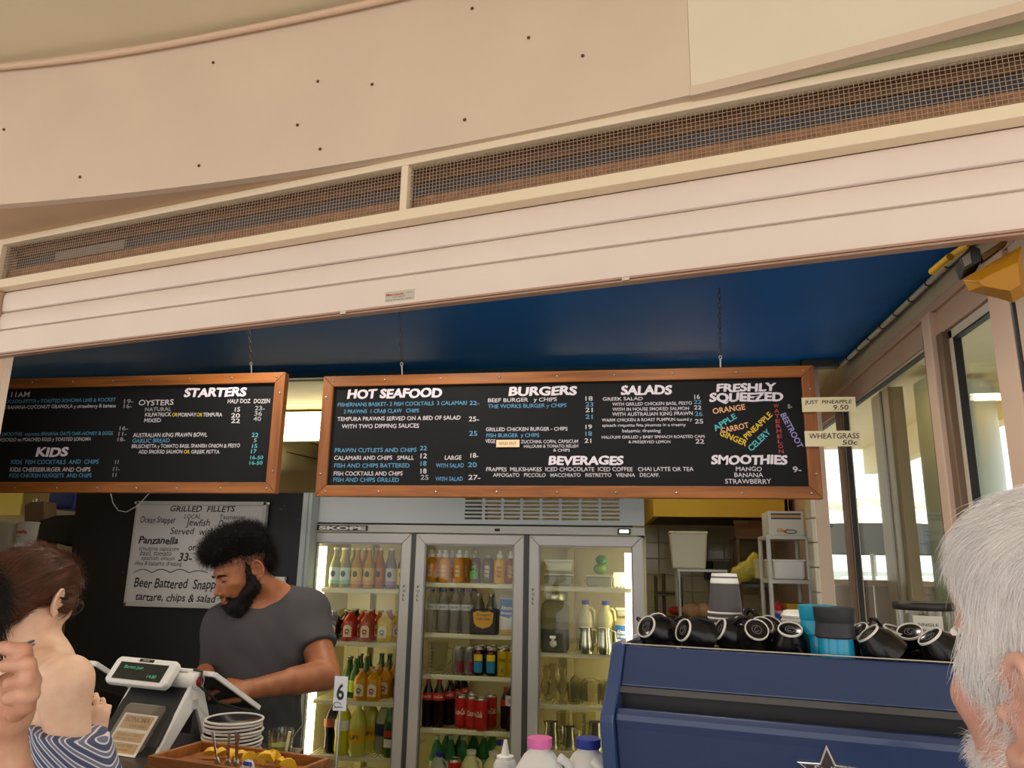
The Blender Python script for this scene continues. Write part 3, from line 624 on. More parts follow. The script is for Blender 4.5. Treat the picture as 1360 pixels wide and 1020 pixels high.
# price tags clipped at the board's right end
TAGC=mat('price_card','d3c7a2',.6); INKB=mat('marker_black','1d1b1a',.6)
for lab,(x0,y0,x1,y1),L in (('cream card reading JUST PINEAPPLE 9.50 at board right edge',(1066,547,1136,528),[('JUST  PINEAPPLE',.05,.93,.55,.26),('9.50',.58,.86,.12,.34)]),('cream card reading WHEATGRASS 50c at board right edge',(1070,593,1143,573),[('WHEATGRASS',.08,.97,.5,.36),('50c',.66,.93,.1,.32)])):
    a=onY(x0,y0,3.17); b=onY(x1,y1,3.17); w,h=b[0]-a[0],b[2]-a[2]+.004
    t=thing('price_tag',lab,'price tag',(a[0],3.172,a[2]),group='price cards at the board end'); MB().bb((0,0,0),(w,.003,h)).build('card',TAGC,t)
    m=MB()
    for s,u0,u1,v,hh in L: put_text(m,s,(w*u0,-.0009,h*v),UXs,UYs,w*(u1-u0),h*hh,.008,.1)
    m.build('lettering',INKB,t)
# ---------------------------------------------------------------- whiteboard on the black wall
YW=3.86
def wp(u,v): return onY(160+u/6,650+v/6,YW)
c=[wp(140,108),wp(1118,120),wp(1050,915),wp(45,890)]
x0=(c[0][0]+c[3][0])/2; x1=x0+.765; z0=1.38; z1=1.93
wbd=thing('whiteboard','white board handwritten GRILLED FILLETS hung on the black wall','whiteboard',(x0,YW,z0))
w,h=x1-x0,z1-z0
MB().bb((0,0,0),(w,.02,h)).build('board',mat('whiteboard_face','d6d3d0',.3),wbd)
FRW=mat('whiteboard_frame','c7c5c0',.35)
for a,b in (((-.008,-.008,h-.014),(w+.008,.026,h+.008)),((-.008,-.008,-.008),(w+.008,.026,.016)),((-.008,-.008,-.008),(.012,.026,h+.008)),((w-.012,-.008,-.008),(w+.008,.026,h+.008))): MB().bb(a,b).build('frame_member',FRW,wbd,bevel=.004)
for x in(-.014,w+.014): MB().ball((x,0,h-.002),(.01,.01,.008),8).build('corner_clip',WHITE,wbd,smooth=80)
for t,u0,u1,v,hh,b in [('GRILLED  FILLETS',395,912,175,34,.018),('Ocean Snapper',157,440,265,38,.006),('LOCAL',507,638,232,26,.006),('Jewfish',520,710,290,42,.006),('Tasmanian',790,995,236,26,.006),('Ocean Trout',780,1035,300,42,.006),('Served  with',395,745,357,40,.006),
  ('Panzanella',143,458,430,42,.025),('croutons capsicum',147,465,485,26,.004),('basil, tomato',155,405,525,30,.004),('spanish onion',165,430,560,24,.004),('olive & balsamic dressing',110,490,602,26,.004),('or',540,600,488,40,.012),('33-',460,568,572,48,.02),
  ('Beer Battered  Snapper',105,830,778,56,.014),('tartare, chips & salad',118,760,882,46,.014)]:
    a=wp(u0,v); b_=wp(u1,v); k=(b_[0]-a[0])/(u1-u0); m=MB(); put_text(m,t,(a[0]-x0,-.0008,a[2]-z0),UXs,UYs,b_[0]-a[0],hh*k*1.25,b,.15,.06); m.build('handwriting',INKB,wbd)
m=MB(); pts=[]
for u in range(105,700,12):
    q=wp(u,665-28*abs(math.sin((u-105)/118*PI/1.25))*(1 if u<560 else .6)); pts.append((q[0]-x0,-.0012,q[2]-z0))
m.tube(pts,.0022,5); m.build('wavy_line',INKB,wbd)
m=MB(); pts=[onY(*p,3.85) for p in [(147,655),(150,668),(157,678),(168,680),(182,672),(190,664),(199,654)]]; m.tube([p for p in pts],.0028,6); tag(m.build('white_cable',WHITE,None,smooth=80),'white cable looping down beside whiteboard corner','cable')
sp=MB(); 
for p in [(374,677),(378,672),(372,676),(397,690),(361,745),(163,760),(400,702)]:
    q=onY(*p,3.898); sp.ball(q,.0025,6)
sp.build('paint_speck',mat('speck','8a8a88',.7),None,kind='structure')
MB().bb(onY(360,775,3.87),onY(381,766,3.895)).build('wall_switch',WHITE,None,bevel=.003); tag(COL.objects['wall_switch'],'white switch box on the black wall behind the man\'s shoulder','switch')
# ================================================================ DRINKS FRIDGE
YF=4.0; FXL,FXR=-1.822,.022
FRM=mat('fridge_frame','b5b4ae',.35,metal=.15); FRL=mat('fridge_grey','c6cbcc',.4); FRD=mat('fridge_dark','4b4a48',.5); INNER=mat('fridge_inside','cdc394',.4)
SHELFW=mat('shelf_wire','e6dfb8',.35)
fr=thing('display_fridge','tall three door glass drinks fridge stocked with bottles','fridge',(0,YF,0))
def fb(a,b,name,mt,**k): return MB().bb(a,b).build(name,mt,fr,**k)
D=.62
m=MB(); m.bb((FXL,.05,.08),(FXL+.035,D,1.80)); m.bb((FXR-.035,.05,.08),(FXR,D,1.80)); m.bb((FXL,D-.03,.08),(FXR,D,1.80)); m.bb((FXL,.05,1.775),(FXR,D,1.80)); m.bb((FXL,.05,.05),(FXR,D,.14)); m.build('cabinet',INNER,fr)
fb((FXL-.004,.046,0),(FXL,D,1.80),'side_panel',FRL); fb((FXR,.046,0),(FXR+.004,D,1.80),'side_panel',FRL)
# header strip and vented top panel
fb((FXL,-.012,1.787),(FXR,.05,1.828),'header_strip',mat('header_strip','c3c2b8',.35),bevel=.003)
vp=bpy.data.objects.new('vent_panel',None)
gx0=onY(617,0,YF)[0]; px=lambda x,y:onY(x,y,YF)
x0=onY(617,680,YF)[0]; x1=onY(823,680,YF)[0]; zt=2.0
m=MB(); y0,y1=.0,.012; m.bb((FXL,y0,1.838),(x0,y1,zt)); m.bb((x1,y0,1.838),(FXR,y1,zt)); m.bb((x0,y0,1.838),(x1,y1,1.862))
nr=7; pitch=.0205
for i in range(nr+1):
    z=1.862+i*pitch; 
    if i: m.bb((x0,y0,z-.0095),(x1,y1,z))
m.bb((x0,y0,1.862+nr*pitch-.008),(x1,y1,zt))
for j in range(1,8): x=x0+(x1-x0)*j/8; m.bb((x-.007,y0-.0008,1.86),(x+.007,y1,1.995))
m.build('vent_panel',FRL,fr)
fb((FXL+.2,.03,1.828),(FXR-.06,.05,1.838),'shadow_gap',GASK)
fb((FXL+.02,.3,1.80),(FXL+.9,.6,1.98),'compressor_cover',FRD)
# name plate
a=px(422,704); b=px(490,697); w=b[0]-a[0]
MB().bb((a[0],-.0135,1.793),(b[0],-.012,1.823)).build('name_plate',mat('plate_black','231d1c',.4),fr); m=MB(); put_text(m,'SKOPE',(a[0]+.012,-.0145,1.7985),UXs,UYs,w-.024,.019,.05); m.build('lettering',mat('plate_white','e8e2d8',.4),fr)
q=px(829,707); MB().bb((q[0]-.033,-.018,1.792),(q[0]+.033,-.012,1.822)).build('switch_plate',GASK,fr,bevel=.002); MB().bb((q[0]-.024,-.022,1.799),(q[0]+.024,-.018,1.816)).build('light_switch',mat('switch_glow','ffffff',.3,emit='ffffff',estr=1.0),fr,bevel=.002)
q=px(661,704); MB().bb((q[0]-.014,-.014,1.800),(q[0]+.014,-.012,1.814)).build('latch',GASK,fr)
# doors
DX=[(onY(409,715,YF)[0],onY(547,712,YF)[0]),(onY(553,713,YF)[0],onY(696,713,YF)[0]),(onY(703,714,YF)[0],onY(853,716,YF)[0])]
fb((FXL,.0,.1),(FXR,.045,.11),'plinth_line',FRD)
for x in (DX[0][1]+.0,DX[1][1]+.0): fb((x,.0,.1),(x+.026,.05,1.786),'door_gap',FRD)
for x in (DX[0][1]+.0,DX[1][1]+.0): fb((x-.01,.052,.1),(x+.036,.10,1.78),'centre_post',mat('post_cream','d8d0b0',.4))
PANE=thin_glass('fridge_pane',(.97,.98,.95),.012)
SIL=mat('door_silver','c8c3bc',.38,metal=.1); SIL2=mat('door_edge','8f8c8a',.4,metal=.3)
for i,(xa,xb) in enumerate(DX):
    zb,zt=.12,1.782; s=.052
    d=bpy.data.objects.new('door',None); COL.objects.link(d); d.parent=fr
    def mem(poly): MB().prism(poly,(0,.042,0)).build('door_frame',SIL,d,bevel=.004)
    y=-.004
    mem([(xa,y,zt),(xa+s,y,zt-s),(xb-s,y,zt-s),(xb,y,zt)]); mem([(xa,y,zb),(xb,y,zb),(xb-s,y,zb+s),(xa+s,y,zb+s)])
    mem([(xa,y,zb),(xa+s,y,zb+s),(xa+s,y,zt-s),(xa,y,zt)]); mem([(xb,y,zb),(xb,y,zt),(xb-s,y,zt-s),(xb-s,y,zb+s)])
    m=MB(); k=.006; m.bb((xa+s,.002,zt-s-k),(xb-s,.03,zt-s)); m.bb((xa+s,.002,zb+s),(xa+s+k,.03,zt-s)); m.bb((xb-s-k,.002,zb+s),(xb-s,.03,zt-s)); m.build('seal',SIL2,d)
    MB().bb((xa+s-.001,.012,zb+s-.001),(xb-s+.001,.018,zt-s+.001)).build('pane',PANE,d)
    m=MB()
    hx=(xb-.026) if i==0 else xa+.026
    for j,ch in enumerate('PULL'): put_text(m,ch,(hx-.008,y-.0012,1.50-j*.022),UXs,UYs,.012,.013,.03)
    m.build('pull_lettering',GASK,d)
# shelves: white wire grids. heights read from the front lips
SH={0:[781,852,930,1004],1:[774,841.5,897,969],2:[779,867,936.5,998]}
SXC=[475,625,775]; SHZ={}
for i,(xa,xb) in enumerate(DX):
    for j,y in enumerate(SH[i]):
        z=onY(SXC[i],y,YF+.075)[2]; SHZ[(i,j)]=z
        xl=xa+.03 if i else xa+.07; xr=xb-.02 if i<2 else xb-.06
        if i==1 and j==3:
            MB().bb((xl,.08,z-.012),(xr,.56,z)).build('shelf',mat('shelf_brown','a08a52',.4),fr)
        m=MB(); m.tube([(xl,.075,z-.008),(xr,.075,z-.008)],.006,6); m.tube([(xl,.075,z-.024),(xr,.075,z-.024)],.003,6); m.tube([(xl,.56,z-.005),(xr,.56,z-.005)],.004,6); m.bb((xl,.07,z-.022),(xr,.074,z-.008))
        n=26
        for k in range(n): x=xl+(xr-xl)*(k+.5)/n; m.box((x,.32,z-.003),(.0045,.49,.0045))
        m.build('shelf',SHELFW,fr)
# lamps: bright vertical tubes inside both ends and behind the middle posts
LED=mat('fridge_lamp','ffffff',.4,emit='fff3cf',estr=7.0); LED2=mat('fridge_lamp_soft','ffffff',.4,emit='ffedb8',estr=2.0)
fb((FXL+.045,.075,.35),(FXL+.085,.10,1.71),'lamp_tube',LED); fb((FXR-.105,.075,.35),(FXR-.05,.10,1.70),'lamp_tube',LED)
for x in (DX[0][1]+.013,DX[1][1]+.013):
    fb((x-.008,.101,.35),(x+.008,.115,1.72),'lamp_tube',LED2)
for i,(xa,xb) in enumerate(DX): fb((xa+.15,.53,.2),(xa+.19,.575,1.72),'shelf_rail',INNER)

# ---------------------------------------------------------------- bottle makers (each in its own little frame, base at z=0, front towards -y)
def BM(n,c,**k): return mat(n,c,**k)
CLR=mat('clear_bottle','e6e4cf',.05,trans=.85,ior=1.2); CAPW=mat('cap_white','e6e3d6',.4); CAPB=mat('cap_blue','2338a0',.4); CAPK=mat('cap_black','1b1814',.4); METC=mat('crown_cap','8d8878',.3,metal=.8)
PAPER=mat('paper_label','eee9d6',.6)
FRONT=-PI/2
def bottle(name,label,cat,prof,body,cap=None,capprof=None,lab=None,cut=None,seg=16,group=None,texts=(),extra=()):
    """prof lathe; lab=(z0,z1,mat,halfangle) ; texts=(string,z,h,halfangle,mat,bold)"""
    t=thing(name,label,cat,group=group); r=max(p[0] for p in prof)
    MB().lathe(prof,seg).build('bottle_body',body,t,smooth=45)
    if cap: MB().lathe(capprof,12).build('cap',cap,t,smooth=35)
    for l in (lab or []):
        z0,z1,mt,ha=l[:4]; rr=l[4] if len(l)>4 else r
        m=MB(); patch(m,rr+.0008,z0,z1,FRONT-ha,FRONT+ha,12); m.build('paper_label',mt,t,smooth=180)
    for s,z,h,ha,mt,bd in texts:
        m=MB(); curved_text(m,s,r+.0016,z,FRONT-ha,FRONT+ha,h,bd); m.build('lettering',mt,t)
    return t
def P_soda(h=.215,r=.030): return [(.001,0),(r*.92,.0),(r,.008),(r,h*.52),(r*.86,h*.62),(r*.5,h*.76),(r*.42,h*.86),(r*.42,h*.96)],[(r*.5,h*.95),(r*.52,h*.955),(r*.52,h),(.001,h)]
def P_stubby(h=.155,r=.041): return [(.001,0),(r*.9,0),(r,.008),(r,h*.62),(r*.9,h*.74),(r*.5,h*.84),(r*.36,h*.9),(r*.36,h*.97)],[(r*.42,h*.955),(r*.44,h*.96),(r*.42,h),(.001,h)]
def P_sport(h=.17,r=.033): return [(.001,0),(r*.9,0),(r,.01),(r*.94,h*.3),(r,h*.55),(r*.85,h*.7),(r*.5,h*.78)],[(r*.58,h*.77),(r*.6,h*.88),(r*.35,h*.9),(r*.32,h),(.001,h)]
def P_pet(h=.24,r=.036): return [(.001,0),(r*.85,0),(r,.015),(r*.95,h*.3),(r,h*.42),(r,h*.6),(r*.8,h*.75),(r*.4,h*.88),(r*.36,h*.93)],[(r*.42,h*.92),(r*.42,h),(.001,h)]
def P_big(h=.255,r=.045): return [(.001,0),(r*.8,0),(r,.02),(r*.93,h*.35),(r,h*.45),(r,h*.62),(r*.7,h*.8),(r*.34,h*.9),(r*.32,h*.94)],[(r*.4,h*.93),(r*.4,h),(.001,h)]
def P_can(h=.135,r=.031): return [(.001,0.004),(r*.75,0),(r,.008),(r,h*.93),(r*.86,h*.985),(r*.86,h),(r*.8,h),(r*.8,h*.985),(.001,h*.985)]
def P_milk(h=.24,r=.05): return [(.001,0),(r*.9,0),(r,.015),(r,h*.55),(r*.9,h*.72),(r*.55,h*.86),(r*.36,h*.9),(r*.36,h*.93)],[(r*.42,h*.92),(r*.44,h*.93),(r*.44,h),(.001,h)]
def put(o,i,j,u,dy=.0,zoom=2.685,rz=0,label=None,group=None,first=False,px=None,zz=0):
    """stand thing o on shelf (i,j); u is the column in the fridge crop, dy the distance behind the front"""
    x=(400+u/zoom) if px is None else px; Y=YF+.11+dy; p=onY(x,SH[i][j] if j<4 else 1040,YF+.11)  # column on the shelf front
    z=SHZ[(i,j)] if j<4 else SHZ4
    X=p[0]
    if first: o.location=(X,Y,z+zz); o.rotation_euler=(0,0,rz); return o
    return dup(o,(X,Y,z+zz),rz,label,group)
SHZ4=SHZ[(1,3)]-.335
# -- left door, top shelf
mint=mat('label_mint','dff0dc',.6); org=mat('label_orange','e9c55a',.6); pur=mat('label_lilac','b58ac4',.6); orgd=mat('label_dark_orange','d07a1c',.6)
dot=mat('label_ink','3a3f3c',.6)
def soda(label,liq,lm,lc2,g='soda bottles on the top shelf behind the left door'):
    p,c=P_soda(); t=bottle('soda_bottle',label,'bottle',p,liq,CAPW,c,[(.02,.108,lm,1.5)],group=g)
    m=MB(); patch(m,.0316,.02,.04,FRONT-1.5,FRONT+1.5,10); m.build('label_band',lc2,t,smooth=180)
    m=MB(); ring=[]; 
    for k in range(14): a=2*PI*k/14; an=FRONT+.42*math.cos(a); ring.append((.0322*math.cos(an),.0322*math.sin(an),.074+.017*math.sin(a)))
    m.add(ring,[tuple(range(14))]); m.build('label_badge',dot,t); return t
pale=mat('pale_lemonade','bdb56a',.08,trans=.3,ior=1.33); amb=mat('amber_soda','b46a04',.12,trans=.05,ior=1.33); lil=mat('lilac_soda','a99a98',.06,trans=.4,ior=1.33); golden=mat('golden_soda','c8920a',.12,trans=.05,ior=1.33)
g1='soda bottles on the top shelf behind the left door'
s1=soda('pale soda bottle with mint label, leftmost on left top shelf',pale,mint,mat('mint_band','a6dcae',.6)); put(s1,0,0,117,first=True)
put(s1,0,0,153,label='pale soda bottle with mint label, second from left on left top shelf')
s2=soda('golden soda bottle with yellow label, left one of the pair',golden,org,mat('peach_band','eba878',.6)); put(s2,0,0,195,first=True); put(s2,0,0,238,label='golden soda bottle with yellow label, right one of the pair')
s3=soda('amber soda bottle with dark orange label right of the golden pair',amb,orgd,mat('amber_band','b4690f',.6)); put(s3,0,0,270,.035,first=True)
s4=soda('clear soda bottle with black and lilac label on left top shelf',lil,mat('label_grey','cfc6cf',.6),pur); put(s4,0,0,318,first=True)
s5=soda('dark soda bottle with bright yellow label, rightmost on left top shelf',mat('dark_cola','3a1d10',.1),mat('label_yellow','e8cf20',.6),mat('label_yellow','e8cf20')); put(s5,0,0,358,.01,first=True)
for k,(b,u,l) in enumerate([(s1,124,'pale soda bottle in second row behind the mint labels, left'),(s1,160,'pale soda bottle in second row behind the mint labels, right'),(s2,203,'golden soda bottle in second row behind the left golden bottle'),(s2,246,'golden soda bottle in second row behind the right golden bottle'),(s4,296,'lilac soda bottle in second row, half hidden')]): put(b,0,0,u,.085,label=l)
# -- left door, second shelf: squat glass bottles with arched labels
def stubby(label,liq,lm,g,tc='label_ink'):
    p,c=P_stubby(); t=bottle('squat_bottle',label,'bottle',p,liq,METC,c,None,group=g)
    m=MB(); a=[FRONT+.62*x for x in (-1,-.5,0,.5,1)]; n=9; v=[];r=.0418
    for k in range(n): 
        x=-1+2*k/(n-1); an=FRONT+.62*x; v+=[(r*math.cos(an),r*math.sin(an),.022),(r*math.cos(an),r*math.sin(an),.068+.016*math.sqrt(max(0,1-x*x)))]
    m.add(v,[(2*k,2*k+2,2*k+3,2*k+1) for k in range(n-1)]); m.build('arched_label',lm,t)
    m=MB(); r=.0424
    for k,(zc,aa,hh) in enumerate(((.052,.34,.012),(.040,.26,.008))):
        ring=[(r*math.cos(FRONT+aa*math.cos(q)),r*math.sin(FRONT+aa*math.cos(q)),zc+hh*math.sin(q)) for q in np.linspace(0,2*PI,12,endpoint=False)]; m.add(ring,[tuple(range(12))])
    m.build('label_print',MATS[tc],t); return t
mat('print_red','b4382c',.6); mat('print_blue','4a7896',.6); mat('print_green','3f7a3a',.6)
g2='squat glass bottles on the second shelf behind the left door'
LB=mat('label_cream','f0dcb8',.6)
sarsp=mat('brown_glass','2a120a',.08); redp=mat('blood_orange','c8321c',.12,trans=.1); pink=mat('guava_pink','bf5038',.12,trans=.1); yelw=mat('lemon_yellow','e0bc06',.12,trans=.1); orange=mat('orange_fizz','d99408',.12,trans=.1); greenb=mat('green_glass','3f6a1c',.06,trans=.3)
k1=stubby('dark brown squat bottle, leftmost on the second shelf',sarsp,LB,g2,'print_red'); put(k1,0,1,112,first=True)
k2=stubby('red squat bottle with cream arched label on the second shelf',redp,LB,g2,'print_red'); put(k2,0,1,170,first=True)
k3=stubby('pink-red squat bottle with cream arched label beside the yellow one',pink,LB,g2,'print_red'); put(k3,0,1,232,first=True)
k4=stubby('bright yellow squat bottle with blue printed label, second shelf',yelw,LB,g2,'print_blue'); put(k4,0,1,294,.0,first=True)
for b,us,w_ in ((k1,(124,),'dark brown'),(k2,(184,),'red'),(k3,(248,),'pink-red'),(k4,(318,345),'yellow')):
    for r_ in (1,2):
        for q,u in enumerate(us): put(b,0,1,u+12*r_,.088*r_,label='%s squat bottle, %s row%s on the second shelf'%(w_,['','second','third'][r_],['',' right end'][q]))
# -- left door, third shelf
g3='squat glass bottles on the third shelf behind the left door'
k5=stubby('orange-yellow squat bottle, left front one on the third shelf',orange,LB,g3,'print_green'); put(k5,0,2,214,-.01,first=True)
k6=stubby('orange-yellow squat bottle with pink print, right front one on the third shelf',orange,LB,g3,'print_red'); put(k6,0,2,259,-.01,first=True)
for r_ in (1,2,3):
    put(k5,0,2,226+9*r_-8,.085*r_,label='orange-yellow squat bottle behind the left front one, row %s'%['','two','three','four'][r_]); put(k6,0,2,268+12*r_,.085*r_,label='orange-yellow squat bottle behind the pink printed one, row %s'%['','two','three','four'][r_])
k7=stubby('brown squat bottle with orange label at right end of third shelf',sarsp,mat('label_orange2','d8782c',.6),g3,'print_red'); put(k7,0,2,338,.06,first=True)
p,c=P_soda(.2,.03); gb=bottle('green_bottle','green glass bottle with lime label beside the orange ones','bottle',p,greenb,METC,c,[(.03,.09,mat('label_lime','b4cc2c',.6),1.2)],group='green bottles at the back of the third shelf'); put(gb,0,2,178,.04,first=True)
for q,(u,dy) in enumerate([(150,.05),(136,.13),(162,.14),(190,.15),(148,.24),(178,.25),(215,.30),(245,.30),(285,.32),(310,.34)]): put(gb,0,2,u,dy,label='green glass bottle on the third shelf, %s'%['front left','second row left','second row middle','second row right','third row left','third row middle','back row far left','back row middle','back row right','back row far right'][q])
# -- left door, fourth shelf
p,c=P_big(); colab=mat('cola_dark','20100c',.08); yl=mat('yellow_fizz','dcd40c',.15,trans=.1); pl=mat('pale_yellow_fizz','dcd65a',.12,trans=.15)
g4='large plastic drink bottles on the fourth shelf behind the left door'
b1=bottle('cola_bottle','dark cola bottle with orange cap on the fourth shelf','bottle',p,colab,mat('cap_orange','d8702c',.4),c,[(.13,.17,mat('label_copper','b4603c',.5),1.2)],group=g4); put(b1,0,3,102,.01,first=True)
b2=bottle('lime_drink_bottle','bright yellow drink bottle directly behind the table number','bottle',p,yl,mat('cap_yellow','d8d428',.4),c,[(.12,.17,PAPER,1.2)],group=g4); put(b2,0,3,146,-.01,first=True)
b3=bottle('lemon_drink_bottle','pale yellow drink bottle with yellow label, front row','bottle',p,pl,mat('cap_cream','dcd6a0',.4),c,[(.06,.13,mat('label_yellow2','e4b41a',.6),1.3)],group=g4,texts=[('LIFT',.085,.02,.6,mat('print_brown','5a3a12',.6),.03)]); put(b3,0,3,200,-.02,first=True); put(b3,0,3,226,.08,label='pale yellow drink bottle with yellow label, second row')
b4=bottle('clear_bottle','clear drink bottle with navy label on the fourth shelf','bottle',p,mat('clear_liquid','b5b49a',.05,trans=.5,ior=1.2),CAPW,c,[(.09,.15,mat('label_navy','22344c',.6),1.4)],group=g4); put(b4,0,3,275,.06,first=True)
b5=bottle('green_soda_bottle','green soda bottle with red and white label, fourth shelf','bottle',P_big(.26,.034)[0],mat('dark_green_glass','2f5a1a',.08),METC,P_big(.26,.034)[1],[(.05,.09,PAPER,.8),(.1,.13,mat('label_red','c23022',.6),.9)],group=g4); put(b5,0,3,315,-.01,first=True); put(b5,0,3,348,-.02,label='green soda bottle at the door edge, fourth shelf')
# -- middle door, top shelf juices
g5='juice bottles on the top shelf behind the middle door'
def juice(label,liq,txt,ink,capm=CAPW):
    p,c=P_sport(); return bottle('juice_bottle',label,'bottle',p,liq,capm,c,None,group=g5,texts=[(txt,.03+.022*k,.016,.35,ink,.03) for k in (0,1,2)] )
oj=mat('orange_juice','dc8e04',.3); oj2=mat('mango_juice','d98c14',.3); tj=mat('tropical_juice','b8660f',.25); inkw=mat('print_white','f0ead0',.6)
j1=juice('orange juice bottle with red print, leftmost on middle top shelf',oj,'JUICE',inkw); put(j1,1,0,463,first=True); m=MB(); patch(m,.0338,.02,.075,FRONT-1.1,FRONT-.4,6); m.build('red_print',mat('print_orange_red','e0562c',.5),j1)
j2=juice('orange juice bottle, second from left on middle top shelf',oj2,'ORAN',inkw); put(j2,1,0,511,first=True); j3=juice('orange juice bottle, third from left on middle top shelf',oj2,'MNGO',inkw); put(j3,1,0,561,first=True)
j4=juice('brown apple juice bottle with green label on middle top shelf',mat('apple_juice','6e4a1e',.2),'APPL',mat('print_lime','6ccf5c',.5),mat('cap_tan','a8966c',.4)); put(j4,1,0,617,.01,first=True); m=MB(); patch(m,.0336,.02,.06,FRONT-.7,FRONT+.7,8); m.build('label_patch',mat('print_green2','4fae44',.5),j4)
j5=juice('grey-brown juice bottle with white print on middle top shelf',mat('grey_juice','6f5c40',.2),'PURE',inkw,mat('cap_tan','a8966c')); put(j5,1,0,664,.01,first=True)
j6=juice('bright yellow juice bottle near the right of middle top shelf',mat('yellow_juice','e8b40c',.25),'FRSH',mat('print_red','b4382c')); put(j6,1,0,708,first=True)
j7=juice('amber juice bottle with yellow print, rightmost on middle top shelf',mat('amber_juice','a04e08',.2),'TEA',mat('print_yellow','ecd03a',.5)); put(j7,1,0,748,first=True)
for b,u,l in ((j2,478,'far left'),(j2,524,'left'),(j3,575,'middle')): put(b,1,0,u,.08,label='orange juice bottle in the second row of middle top shelf, %s'%l)
# -- middle door, second shelf
g6='clear water bottles on the second shelf behind the middle door'
p,c=P_pet(.225,.034); wbm=mat('water_plastic','cfcabc',.04,trans=.7,ior=1.18); wlab=mat('water_label','cfd2cf',.5)
w1=bottle('water_bottle','clear water bottle, leftmost on middle second shelf','bottle',p,wbm,mat('cap_steelblue','5f6f96',.4),c,[(.115,.145,wlab,1.5)],group=g6,texts=[('WATER',.125,.01,.5,dot,.02)]); put(w1,1,1,462,first=True)
for u,l in ((505,'second'),(548,'third'),(591,'fourth')): put(w1,1,1,u,label='clear water bottle, %s from left on middle second shelf'%l)
for u,l in ((472,'first'),(515,'second'),(558,'third'),(601,'fourth')): put(w1,1,1,u,.08,label='clear water bottle in the back row, %s from left'%l)
# tonic four-pack: two visible bottle necks over a printed sleeve
tp=thing('tonic_pack','black four-bottle tonic pack with yellow shield label','drink pack')
MB().bb((-.068,-.055,0),(.068,.055,.125)).build('sleeve',mat('sleeve_black','1c1a1c',.4),tp,bevel=.004)
m=MB(); sh=[(-.055,.108),(-.03,.118),(0,.112),(.03,.118),(.055,.108),(.05,.06),(.035,.04),(0,.03),(-.035,.04),(-.05,.06)]; m.prism([(x,-.0572,z) for x,z in sh],(0,-.0008,0)); m.build('shield_label',mat('shield_yellow','e2a41c',.5),tp)
m=MB(); put_text(m,'TONIC WATER',(-.036,-.0590,.072),UXs,UYs,.072,.011,.02); put_text(m,'Schweppes',(-.04,-.059,.094),UXs,UYs,.08,.012,.01,.3); put_text(m,'4 x 300',(-.015,-.059,.012),UXs,UYs,.04,.007,.02); m.build('lettering',dot,tp)
for x in(-.034,.034):
    for y in(-.028,.028): MB().lathe([(.024,.12),(.024,.14),(.011,.175),(.011,.195)],12,(x,y,0)).build('bottle_neck',mat('tonic_glass','4a4636',.06,trans=.2),tp,smooth=50); MB().lathe([(.013,.193),(.013,.205),(.001,.206)],10,(x,y,0)).build('cap',METC,tp,smooth=50)
put(tp,1,1,656,-.005,first=True)
mc=thing('milk_carton','blue and white almond milk carton on the middle second shelf','carton')
def carton(t,w,d,h,blue=True):
    MB().bb((-w/2,-d/2,0),(w/2,d/2,h)).build('carton_body',mat('carton_white','e0ddd0',.5),t,bevel=.002); MB().prism([(-w/2,-d/2,h),(w/2,-d/2,h),(w/2,0,h+.03),(-w/2,0,h+.03)],(0,.001,0)).add([(-w/2,-d/2,h),(w/2,-d/2,h),(w/2,0,h+.03),(-w/2,0,h+.03),(-w/2,d/2,h),(w/2,d/2,h)],[(0,1,2,3),(3,2,5,4),(1,5,2),(0,3,4)]).build('gable_top',mat('carton_cream','d9cfa8',.5),t)
    m=MB(); m.prism([(-w/2,-d/2-.001,h*.52),(w*.1,-d/2-.001,h*.45),(w/2,-d/2-.001,h*.6),(w/2,-d/2-.001,h*.98),(-w/2,-d/2-.001,h*.98)],(0,-.0005,0)); m.build('blue_print',mat('print_blue2','2f66a8',.5),t)
    m=MB(); put_text(m,'Almond',(-w*.42,-d/2-.003,h*.68),UXs,UYs,w*.8,.022,.02,.2); m.build('lettering',inkw,t)
    m=MB(); put_text(m,'Breeze',(-w*.42,-d/2-.003,h*.55),UXs,UYs,w*.7,.016,.02,.2); m.build('lettering',inkw,t)
    MB().bb((-w/2,-d/2-.0012,0),(w/2,-d/2-.0006,h*.14)).build('tan_print',mat('print_tan','d8b46a',.5),t)
carton(mc,.085,.07,.185); put(mc,1,1,738,0,first=True)
# -- middle door, third shelf: jug and cans
def glassjug(name,label,cat='jug'):
    t=thing(name,label,cat); MB().lathe([(.001,.004),(.042,.004),(.045,.0),(.05,.02),(.055,.15),(.052,.15),(.047,.02),(.001,.012)],20).build('glass_body',mat('jug_glass','e8e6d2',.03,trans=.93,ior=1.15),t,smooth=50)
    m=MB(); m.tube([(.05,0,.125),(.085,0,.12),(.09,0,.07),(.052,0,.035)],.005,8); m.build('handle',MATS['jug_glass'],t,smooth=60); return t
jg=glassjug('measuring_jug','clear plastic measuring jug at left of middle third shelf'); put(jg,1,2,477,.04,first=True)
m=MB()
for k in range(6): patch(m,.0555,.03+k*.018,.034+k*.018,FRONT-.5,FRONT-.2,3)
m.build('scale_marks',dot,jg)
def can(label,body,g,extra=None,h=.135,r=.031):
    t=thing('drink_can',label,'can',group=g); p=P_can(h,r); MB().lathe(p[:4],18,cap=False).build('can_body',body,t,smooth=50); MB().lathe(p[3:],18,cap=False).build('can_lid',mat('can_top','b3aea2',.25,metal=.9),t,smooth=50)
    if extra: extra(t,r,h)
    return t
g7='cans on the third shelf behind the middle door'
def ex1(t,r,h):
    m=MB(); patch(m,r+.0006,.012,h*.5,FRONT,FRONT+1.2,8); m.build('red_print',mat('print_wine','8a2a34',.4),t)
